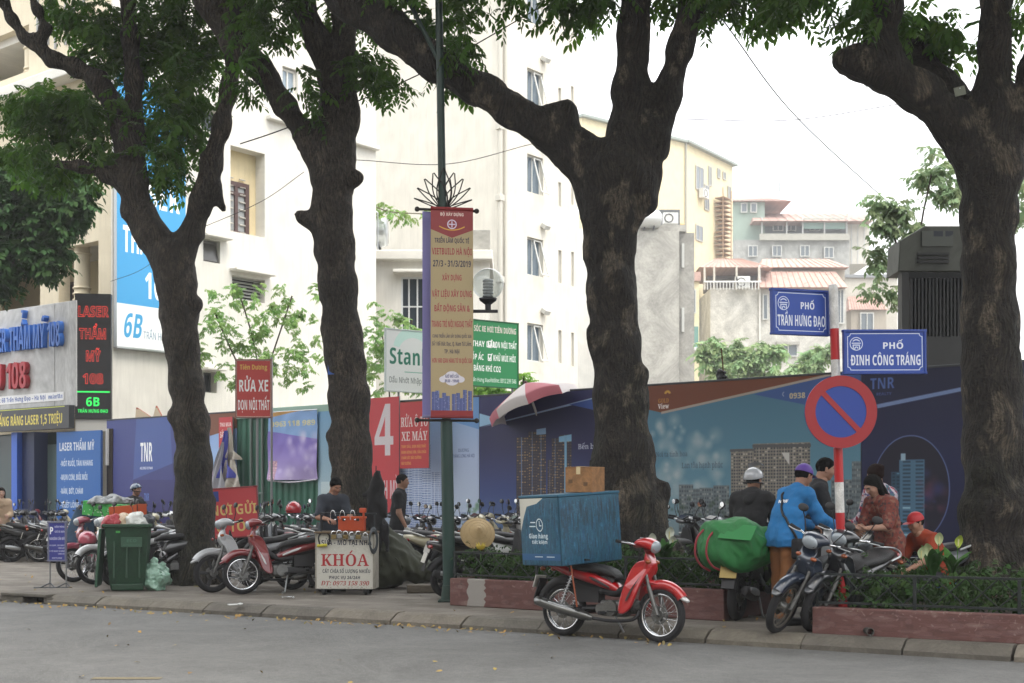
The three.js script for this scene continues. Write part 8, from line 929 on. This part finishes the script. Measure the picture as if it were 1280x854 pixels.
// ---------- goods and small things ----------
const lump = (r, p, sq, seed, amp, cell = 0.018, f = 4) => nets((q) => { const x = (q[0] - p[0]) / sq[0], y = (q[1] - p[1]) / sq[1], z = (q[2] - p[2]) / sq[2]; const l = Math.sqrt(x * x + y * y + z * z); let v = (l - r) * Math.min(...sq); v += amp * (N3(q[0] * f + seed, q[1] * f, q[2] * f) + 0.7 * Math.abs(N3(q[0] * f * 2.6, q[1] * f * 2.6 + seed, q[2] * f * 2.6)) - 0.35); return Math.max(v, -q[1] - 0.0); }, [p[0] - r * sq[0] * 1.35, -0.02, p[2] - r * sq[2] * 1.35], [p[0] + r * sq[0] * 1.35, p[1] + r * sq[1] * 1.4, p[2] + r * sq[2] * 1.35], cell);
{ // wheelie bin
  const B = G(152, 740), o = thing('wheelie_bin', 'dark green wheelie bin heaped with rubbish, lid hanging open at its side', 'bin', [B.x, 0, B.z - 0.35], 0.2), gm = mat(0x1e4631, 0.5, { map: rep(grime, 0.8) }), gm2 = mat(0x355b47, 0.5, { map: rep(grime, 0.8) });
  const g = new THREE.BoxGeometry(0.62, 0.88, 0.72, 6, 8, 6), p = g.attributes.position; for (let i = 0; i < p.count; i++) { const t = (p.getY(i) / 0.88 + 0.5), k = lerp(0.8, 1, t); p.setX(i, p.getX(i) * k); p.setZ(i, p.getZ(i) * lerp(0.72, 1, t) + (1 - t) * -0.04); } g.computeVertexNormals(); g.translate(0, 0.52, 0); part(o, 'body', toCreasedNormals(g, 0.6), gm);
  part(o, 'rim', [rbox(0.70, 0.05, 0.05, 0.012, 0, 0.97, 0.37), rbox(0.70, 0.05, 0.05, 0.012, 0, 0.97, -0.37), rbox(0.05, 0.05, 0.70, 0.012, 0.33, 0.97, 0), rbox(0.05, 0.05, 0.70, 0.012, -0.33, 0.97, 0)], gm); for (const x of [-0.2, 0, 0.2]) part(o, 'rib', rbox(0.03, 0.7, 0.02, 0.008, x * 0.9, 0.55, 0.34, -0.13), gm);
  const tx = ctex(256, 128, (x, w, h) => { x.fillStyle = '#1e4631'; x.fillRect(0, 0, w, h); vtext(x, 'ECO', w / 2, h * 0.5, h * 0.4, { color: '#33604a', fit: w * 0.5 }); vtext(x, 'MÔI TRƯỜNG ĐÔ THỊ', w / 2, h * 0.85, h * 0.16, { color: '#33604a', fit: w * 0.8 }); }); const pl = part(o, 'print', new THREE.PlaneGeometry(0.3, 0.15), new THREE.MeshPhysicalMaterial({ map: tx, roughness: 0.5 })); pl.position.set(0.07, 0.73, 0.349); pl.rotation.x = -0.12;
  part(o, 'lid', rbox(0.04, 0.86, 0.66, 0.015, -0.40, 0.5, 0.06, 0, 0, -0.07), gm2); for (const s of [-1, 1]) part(o, 'wheel', cyl([0.22 * s, 0.1, -0.34], [0.29 * s, 0.1, -0.34], 0.1, 0.1, 18), rubber); part(o, 'foot', rbox(0.46, 0.1, 0.1, 0.02, 0, 0.06, 0.2), gm); part(o, 'label', box(0.06, 0.03, 0.004, -0.12, 0.88, 0.372), mat(0x3d9a44, 0.5));
  const bags = [[-0.22, 0.22, 0xa2333c, 'crumpled red plastic bag on top of the wheelie bin'], [-0.05, 0.26, 0xb9a48a, 'crumpled beige paper bag on top of the wheelie bin'], [0.12, 0.27, 0xc9cbc6, 'crumpled white plastic bag on top of wheelie bin'], [0.25, 0.2, 0x3a3d42, 'crumpled black plastic bag at right end of wheelie bin top']];
  bags.forEach(([x, s, c, lb], i) => { const m = solo('rubbish_bag', lump(0.6, [0, 0.08, 0], [s, s * 0.85, s * 1.1], i * 7 + 2, 0.05, 0.012, 9), mat(c, 0.4), lb, 'rubbish bag'); m.position.copy(o.localToWorld(V(x, 0.93, 0.1 - 0.08 * (i % 2)))); });
}
{ const B = G(191, 739), m = thing('plastic_bag', 'knotted pale mint plastic bag of rubbish at the foot of the leftmost tree', 'plastic bag', [B.x, 0, B.z - 0.16]); part(m, 'bag', lump(0.62, [0, 0.19, 0], [0.29, 0.36, 0.27], 4, 0.07, 0.013, 8), mat(0x93b8a5, 0.35, { transmission: 0.15, thickness: 0, clearcoat: 0.3 })); part(m, 'knot', lump(0.5, [0, 0.05, 0], [0.09, 0.12, 0.08], 6, 0.02, 0.01, 20).translate(-0.02, 0.38, 0), mat(0xa4c6b4, 0.35)); }
{ // load behind the bin
  const a = W(102, 660, 22.2), o = thing('blue_panel', 'flat blue board leaning over the motorbikes left of the wheelie bin', 'board', a, 0.35); part(o, 'panel', rbox(0.42, 0.62, 0.04, 0.012, 0, 0, 0, -0.25, 0, -0.38), mat(0x2c5176, 0.55, { map: rep(grime, 1) })); part(o, 'leg', cyl([0, -0.2, -0.1], [0.1, -a.y, -0.3], 0.02), darkIron);
  const b = W(136, 641, 22.0), c = thing('green_crate', 'green and white patterned carton on motorbikes behind the bin', 'crate', b, -0.25), gt = ctex(256, 128, (x, w, h) => { x.fillStyle = '#3ba04a'; x.fillRect(0, 0, w, h); const r = rng(4); for (let i = 0; i < 60; i++) { x.fillStyle = ['#d4dcd0', '#2d7d3a', '#7cc06a'][i % 3]; x.fillRect(r() * w, r() * h, 4 + r() * 14, 3 + r() * 10); } }); part(c, 'carton', rbox(0.72, 0.24, 0.45, 0.012, 0, 0.05, 0, 0, 0, -0.1), new THREE.MeshPhysicalMaterial({ map: gt, roughness: 0.5 })); part(c, 'leg', [cyl([-0.25, -0.1, 0], [-0.25, -b.y, 0], 0.02), cyl([0.25, -0.1, 0], [0.25, -b.y, 0], 0.02)], darkIron);
  const d = thing('orange_crate', 'orange plastic crate on motorbikes behind right end of the bin', 'crate', W(160, 646, 21.8), -0.25), om = mat(0xb0481c, 0.5); part(d, 'side', [rbox(0.5, 0.2, 0.02, 0.005, 0, 0.08, 0.16, 0, 0, 0.08), rbox(0.02, 0.26, 0.32, 0.005, 0.24, 0.08, 0), rbox(0.02, 0.18, 0.32, 0.005, -0.24, 0.06, 0)], om); part(d, 'floor', rbox(0.5, 0.02, 0.32, 0.004, 0, 0, 0), om); part(d, 'leg', cyl([0, 0, 0], [0, -1.05, 0], 0.02), darkIron);
  const t = thing('grey_sheet', 'crumpled grey plastic sheet thrown over the green carton', 'sheet', W(136, 630, 22.0), -0.25); part(t, 'sheet', lump(0.6, [0, 0.0, 0], [0.62, 0.22, 0.4], 9, 0.06, 0.018, 6), mat(0x7c7f80, 0.35));
}
function looseHelmet(label, p, hex, turn, stripe) { const o = thing('helmet', label, 'helmet', p, turn), el = (q, r) => (Math.hypot(q[0] / r[0], q[1] / r[1], q[2] / r[2]) - 1) * Math.min(...r); part(o, 'shell', nets((q) => Math.max(Math.max(el(q, [0.11, 0.125, 0.135]), -el(q, [0.095, 0.108, 0.118])), -0.06 - q[1]), [-0.13, -0.09, -0.16], [0.13, 0.15, 0.16], 0.008), mat(hex, 0.25, { clearcoat: 0.8 })); part(o, 'rim', at(torus(0.112, 0.009, 24, 6), [0, -0.058, 0], [PI / 2, 0, 0], [0.86, 1.05, 1]), black); part(o, 'peak', at(new THREE.CircleGeometry(0.08, 16, 0, PI), [0, -0.02, 0.1], [PI / 2 - 0.2, 0, 0], [1, 0.8, 1]), mat(hex, 0.3, { side: THREE.DoubleSide })); if (stripe) part(o, 'stripe', at(torus(0.127, 0.008, 24, 5, PI), [0, 0, 0], [0, PI / 2, 0], [1, 1, 1]), mat(stripe, 0.3)); return o; }
looseHelmet('red and white helmet hung on the motorbikes beside the key cutter', W(367, 637, 20.6), 0xb0343c, -0.6, 0xd0c8c8); looseHelmet('pink helmet hanging on the motorbike left of the wheelie bin', W(109, 675, 19.9), 0xa84a5c, -1.2, 0xcfa8b0); looseHelmet('black helmet with white bands hanging between the bin and leftmost tree', W(200, 697, 20.0), 0x17171a, 0.4, 0xbfbfbf);
{ // key cutter's cart
  const d = 18.6, s = d / FOC, B = G(431, 744), o = thing('key_cart', 'white key cutting cart lettered KHÓA in red, hung with locks', 'cart', [B.x, 0, B.z], -0.05), X = (px) => (px - 431) * s, Y = (py) => EYE - (py - HY) * s, w = X(467) - X(396), h = Y(668) - Y(737);
  const t = printed(w, h, 700, (x, cw, ch) => { x.fillStyle = '#bdbbb2'; x.fillRect(0, 0, cw, ch); const r = rng(3); for (let i = 0; i < 260; i++) { x.fillStyle = ['rgba(110,90,66,.12)', 'rgba(230,228,220,.2)', 'rgba(80,74,66,.1)'][i % 3]; x.beginPath(); x.ellipse(r() * cw, r() * ch, 1 + r() * 16, 1 + r() * 6, r() * 3, 0, 7); x.fill(); } x.fillStyle = 'rgba(86,58,34,.4)'; for (let i = 0; i < 60; i++) x.fillRect(r() * cw, ch - r() * r() * 40, 2 + r() * 12, 2 + r() * 6);
    vtext(x, 'SỬA - MỞ TẠI NHÀ', cw * 0.53, ch * 0.2, ch * 0.13, { color: '#23263a', fit: cw * 0.9 }); vtext(x, 'KHÓA', cw * 0.5, ch * 0.58, ch * 0.3, { font: 'serif', color: '#a01c24', fit: cw * 0.86 }); vtext(x, 'CẮT CHÌA SỐ LƯỢNG NHIỀU', cw * 0.53, ch * 0.71, ch * 0.09, { color: '#262938', fit: cw * 0.86 }); vtext(x, 'PHỤC VỤ 24/24H', cw * 0.5, ch * 0.82, ch * 0.08, { color: '#262938', fit: cw * 0.56 }); vtext(x, 'ĐT: 0973 158 390', cw * 0.5, ch * 0.935, ch * 0.11, { font: 'serif', italic: 'italic', color: '#9a2a26', fit: cw * 0.86 }); });
  const [f, b] = faced(w, h, 0.02, 0, (Y(668) + Y(737)) / 2, 0); part(o, 'front_panel', f, printMat(t, 0.6)); part(o, 'panel_back', b, mat(0x9a978e, 0.7)); part(o, 'side_panel', box(0.02, h, 0.42, -w / 2 - 0.012, (Y(668) + Y(737)) / 2, -0.2), mat(0xa8a59c, 0.7, { map: rep(grime, 1) })); part(o, 'side_panel', box(0.02, h, 0.42, w / 2 + 0.012, (Y(668) + Y(737)) / 2, -0.2), mat(0xa8a59c, 0.7, { map: rep(grime, 1) })); part(o, 'tray', rbox(w + 0.06, 0.03, 0.5, 0.008, 0, Y(666), -0.18), mat(0x6a5a48, 0.8, { map: rep(grime, 1) }));
  part(o, 'frame', [cyl([-w / 2, Y(668), -0.4], [-w / 2, Y(645), -0.4], 0.012), cyl([w / 2 + 0.02, Y(668), 0], [w / 2 + 0.02, Y(641), 0], 0.012), cyl([-w / 2 + 0.06, Y(641.5), 0], [w / 2 + 0.05, Y(642.5), 0], 0.013), cyl([-w / 2 + 0.06, Y(668), 0], [-w / 2 + 0.06, Y(641), 0], 0.012)], darkIron); for (const [x, z] of [[-w / 2 + 0.1, -0.02], [w / 2 - 0.1, -0.02], [-w / 2 + 0.1, -0.36], [w / 2 - 0.1, -0.36]]) { const k = part(o, 'caster', cyl([x - 0.02, 0.05, z], [x + 0.02, 0.05, z], 0.05, 0.05, 14), rubber); part(k, 'fork', [box(0.012, 0.08, 0.03, x - 0.03, 0.07, z), box(0.012, 0.08, 0.03, x + 0.03, 0.07, z)], darkIron); }
  const at_ = (px, py, z) => o.localToWorld(V(X(px), Y(py), z)); o.updateMatrixWorld(true);
  const ob = thing('tool_box', 'orange plastic tool box standing on the key cutting cart', 'box', at_(438, 665, -0.14), -0.05), om = mat(0xab3f16, 0.5); part(ob, 'box', rbox(0.37, 0.19, 0.2, 0.015, 0, 0.1, 0), om); part(ob, 'lid', rbox(0.39, 0.03, 0.22, 0.01, 0, 0.2, 0), mat(0xcc5420, 0.45)); part(ob, 'latch', [rbox(0.04, 0.04, 0.015, 0.004, -0.1, 0.17, 0.107), rbox(0.04, 0.04, 0.015, 0.004, 0.1, 0.17, 0.107)], black);
  const fl = thing('orange_tool', 'small orange tool on the rail of the cart', 'tool', at_(454, 641, 0.01)); part(fl, 'head', rbox(0.1, 0.07, 0.05, 0.015, 0, 0.03, 0), om); part(fl, 'handle', rbox(0.03, 0.1, 0.03, 0.008, 0.01, -0.05, 0), om);
  const lock = (label, px, py, z, c, r = 0.035, sc = 1) => { const l = thing('padlock', label, 'padlock', at_(px, py, z), R0() * 0.6 - 0.3, label ? undefined : undefined); part(l, 'shackle', at(torus(r, 0.008, 14, 6, PI), [0, -0.02, 0], [0, 0, 0], [1, 1.4, 1]), chrome); part(l, 'lock_body', rbox(0.075 * sc, 0.06 * sc, 0.03, 0.008, 0, -0.05 * sc, 0), c); l.userData.group = 'padlocks hung along the cart'; };
  [['first padlock from left on the cart tray edge', 418, 667], ['second padlock from left on the cart tray edge', 425, 666], ['third padlock from left on the cart tray edge', 433, 667], ['fourth padlock from left on the cart tray edge', 441, 668], ['fifth padlock from left on the cart tray edge', 449, 667], ['rightmost padlock on the cart tray edge', 458, 669]].forEach(([l, x, y], i) => lock(l, x, y, 0.07, i % 2 ? mat(0x8d9092, 0.35, { metalness: 0.8 }) : mat(0x7a6a44, 0.35, { metalness: 0.7 })));
  [['open lock bow hung left on the cart rail', 416], ['lock bow hung in the middle of the cart rail', 428], ['lock bow hung right on the cart rail', 441]].forEach(([l, x]) => { const q = thing('lock_bow', l, 'lock', at_(x, 642, 0.016)); part(q, 'bow', at(torus(0.05, 0.006, 14, 5, PI * 1.2), [0, -0.04, 0], [0, 0, 0], [0.7, 1.6, 1]), chrome); part(q, 'end', ball(0.014, 0.035, -0.09, 0), chrome); });
  const ul = thing('wheel_lock', 'black U shaped wheel lock with yellow sleeve on the cart front, left', 'lock', at_(404, 680, 0.05)); part(ul, 'sleeve', cyl([-0.08, -0.03, 0], [0.06, -0.02, 0], 0.022), mat(0xb8ae2c, 0.5)); part(ul, 'bow', pipe([[-0.04, -0.03, 0], [-0.06, 0.1, 0], [0.0, 0.16, 0], [0.09, 0.12, 0], [0.08, -0.02, 0]], 0.012, 7), black);
  const cl = thing('cable_lock', 'grey looped cable lock hanging at the right end of cart', 'lock', at_(468, 676, 0.06)); for (const [r, z] of [[0.1, 0], [0.085, 0.02], [0.11, -0.02]]) part(cl, 'cable_loop', at(torus(r, 0.011, 24, 6), [0, 0, z], [0, 0.5, 0], [0.6, 1.6, 1]), mat(0x3c4246, 0.4));
}
{ // cloth and hat things around the second tree
  const d = 19.9, s = d / FOC, o = thing('tarpaulin', 'dark olive tarpaulin heaped over something at the foot of the second tree', 'tarpaulin', W(505, 0, 19.9).setY(0)), M = (px, py) => W(px, py, d).sub(o.position);
  const g = nets((q) => { const L = [[M(468, 672), 0.2], [M(490, 690), 0.26], [M(480, 715), 0.3], [M(520, 712), 0.2], [M(545, 720), 0.1], [M(455, 720), 0.26]]; let v = 9; for (const [c, r] of L) v = smin(v, Math.hypot(q[0] - c.x, q[1] - c.y, (q[2] + 0.25) * 0.75) - r, 0.3); v += 0.05 * Math.abs(N3(q[0] * 3 + q[1] * 2, q[1] * 4, q[2] * 4)) + 0.03 * N3(q[0] * 8, q[1] * 5 + q[0] * 6, q[2] * 8); return Math.max(v, -q[1] + 0.002); }, [-1.1, 0, -1.0], [0.75, 1.2, 0.5], 0.024); part(o, 'sheet', g, mat(0x383d2b, 0.75, { map: rep(grime, 0.8) })); part(o, 'fold_edge', pipe([M(478, 690).toArray(), M(498, 700).setZ(0.12).toArray(), M(503, 714).setZ(0.14).toArray()], 0.012, 5), mat(0x2f3424, 0.75));
  const c = thing('black_coat', 'black coat hanging on the right side of the second trunk', 'coat', W(470, 640, 19.5)); part(c, 'cloth', nets((q) => { const w = 0.05 + 0.1 * sm(0.6, 0.2, q[1]) + 0.03 * sm(0, -0.5, q[1]); let v = Math.hypot(q[0] / w, q[2] / 0.09) - 1; v *= 0.08; v = Math.max(v, Math.abs(q[1]) - 0.58); return v + 0.016 * Math.sin(q[0] * 38 + q[1] * 4 + 3 * N3(q[0] * 4, q[1] * 4, 2)) + 0.05 * N3(q[0] * 6, q[1] * 5, q[2] * 6); }, [-0.3, -0.66, -0.2], [0.3, 0.66, 0.2], 0.02), cloth(0x0f0f12)); part(c, 'hanger_hook', cyl([0, 0.55, 0], [0, 0.68, 0], 0.008), darkIron);
  const h = thing('conical_hat', 'pale straw conical hat resting on a motorbike behind the long planter', 'hat', W(597, 667, 17.6)); const hg = lathe([[0, 0.19], [0.06, 0.135], [0.13, 0.075], [0.2, 0.018], [0.232, -0.006], [0.23, -0.014], [0.19, 0.01], [0, 0.17]], 40); part(h, 'straw', at(hg, [0, 0, 0], [1.12, 0, -0.12]), mat(0xb09a74, 0.75, { map: rep(streaks, 2) })); for (const [r, y] of [[0.232, -0.006], [0.18, 0.036], [0.12, 0.085], [0.06, 0.136]]) part(h, 'hoop', at(at(torus(r, 0.0025, 36, 4), [0, y + 0.001, 0], [PI / 2, 0, 0]), [0, 0, 0], [1.12, 0, -0.12]), mat(0x9a845c, 0.7)); part(h, 'chin_band', at(pipe([[-0.19, 0, 0], [0, -0.1, 0.05], [0.19, 0, 0]], 0.005, 5), [0, 0, 0], [1.12, 0, -0.12]), cloth(0x2a2a2c));
  const k = scooter('black scooter under the straw conical hat behind long planter', { paint: 0x121215 }, { name: 'black_scooter' }); place(k, W(612, 700, 18.35).setY(0), [0.95, -0.3], 0.05);
  const k2 = scooter('white scooter with red tail lamp left of the blue box', { paint: 0xc6c7c4, rail: 0x18181a }, { name: 'white_scooter' }); place(k2, W(655, 700, 18.9).setY(0), [0.9, -0.43], 0.05);
  const y = thing('yellow_flower', 'yellow plastic flower standing below the straw hat', 'flower', W(601, 688, 16.85)), ym = mat(0xb8a238, 0.6); part(y, 'cup', lathe([[0.02, 0], [0.05, 0.02], [0.065, 0.06], [0.06, 0.06], [0.045, 0.025], [0, 0.02]], 16), ym); for (let i = 0; i < 6; i++) { const m = part(y, 'petal', at(new THREE.ConeGeometry(0.03, 0.06, 6), [0.05, 0.075, 0], [0, 0, -0.3], [0.5, 1, 1]), ym); m.rotation.y = i * PI / 3; } part(y, 'stem', cyl([0, 0, 0], [0, -0.42, 0], 0.008), mat(0x3a5a2a, 0.7));
  const st = thing('stone_slab', 'broken kerb slab lying at the tarpaulin, left of the lamp post', 'stone', G(532, 741), 0.1); part(st, 'block', rbox(0.55, 0.12, 0.25, 0.02, 0, 0.06, 0), mat(0x6b655c, 0.9, { map: rep(grime, 1) })); part(st, 'chip', rbox(0.2, 0.07, 0.16, 0.02, 0.3, 0.035, 0.14, 0, 0.5), mat(0x5c564e, 0.9, { map: rep(grime, 1) }));
  const cp = thing('paper_scrap', 'white paper scrap on the pavement before the red motorbike', 'litter', G(358, 748), 0.4); part(cp, 'sheet', (() => { const q = new THREE.PlaneGeometry(0.14, 0.09, 5, 4), p = q.attributes.position; for (let i = 0; i < p.count; i++) p.setZ(i, 0.018 * N3(p.getX(i) * 20, p.getY(i) * 20, 1) + 0.02); q.rotateX(-PI / 2); q.computeVertexNormals(); return q; })(), mat(0xc4c8cc, 0.8, { side: THREE.DoubleSide })); part(cp, 'scrap', ball(0.012, 0.09, 0.012, 0.03), mat(0xc4c8cc, 0.8));
  const tr = thing('white_litter', 'flattened white wrapper on the kerb below the red motorbike', 'litter', G(293, 757), 0.2); part(tr, 'wrapper', rbox(0.16, 0.012, 0.08, 0.004, 0, 0.012, 0, 0, 0.3), mat(0xc9cac8, 0.7)); part(tr, 'fold', rbox(0.06, 0.014, 0.05, 0.004, 0.07, 0.02, 0.02, 0.2, 0.8), mat(0xbcbdbb, 0.7));
}
{ // green bag on the loaded scooter
  const c = bikeR.c; c.updateMatrixWorld(true); const p = c.localToWorld(V(-0.74, 0.60, 0)), o = thing('green_bag', 'big green canvas bag with red straps tied on the loaded scooter', 'bag', p, c.rotation.y - 1.9);
  const g = nets((q) => { const x = q[0] / 0.44, y = (q[1] - 0.25) / 0.3, z = q[2] / 0.3; let v = (Math.pow(Math.abs(x) ** 2.6 + Math.abs(y) ** 2.6 + Math.abs(z) ** 2.6, 1 / 2.6) - 1) * 0.3; v += 0.05 * N3(q[0] * 4, q[1] * 4, q[2] * 4) + 0.028 * Math.abs(N3(q[0] * 10 + q[1] * 4, q[1] * 6, q[2] * 9)) + 0.06 * Math.max(0, q[0]) * (q[1] - 0.25); return v; }, [-0.56, -0.12, -0.42], [0.56, 0.62, 0.42], 0.017); part(o, 'canvas', g, mat(0x1e6b33, 0.65, { bumpMap: rep(grain, 8), bumpScale: 0.001 }));
  for (const [x, k] of [[-0.27, 0.045], [-0.08, 0]]) part(o, 'strap', pipe([[x, 0.42, 0.24 - k], [x - 0.03, 0.32, 0.32 - k], [x - 0.04, 0.14, 0.335 - k], [x, 0.02, 0.28 - k], [x + 0.06, -0.04, 0.15]], 0.013, 5), mat(0x8e3038, 0.7)); part(o, 'flap', rbox(0.42, 0.012, 0.2, 0.005, 0.22, 0.4, 0.24, 0.9, 0, -0.08), mat(0x23753a, 0.65));
  const tb = thing('orange_box', 'small orange box on the white scooter behind striped pole', 'box', W(1068, 662, 15.9)); part(tb, 'box', rbox(0.2, 0.1, 0.16, 0.01, 0, 0.05, 0), mat(0xa8602c, 0.6)); part(tb, 'lid', rbox(0.21, 0.02, 0.17, 0.006, 0, 0.105, 0), mat(0xb46a34, 0.6)); part(tb, 'bracket', cyl([0, 0, 0], [0, -0.2, 0], 0.02), darkIron);
}
{ // black bag caught on a stick above the hoarding
  const o = thing('black_rag', 'black plastic rag on a stick above the teal hoarding panel', 'rag', hoard.pos(hoard.run(898), FH + 0.02, -0.1), hoard.turn); part(o, 'rag', lump(0.6, [0, 0.08, 0], [0.13, 0.2, 0.08], 3, 0.03, 0.012, 12), mat(0x111113, 0.5)); part(o, 'stick', cyl([0.06, -0.1, 0], [0.0, 0.55, 0], 0.012), mat(0x5a4226, 0.8));
}
renderer.render(scene, camera);
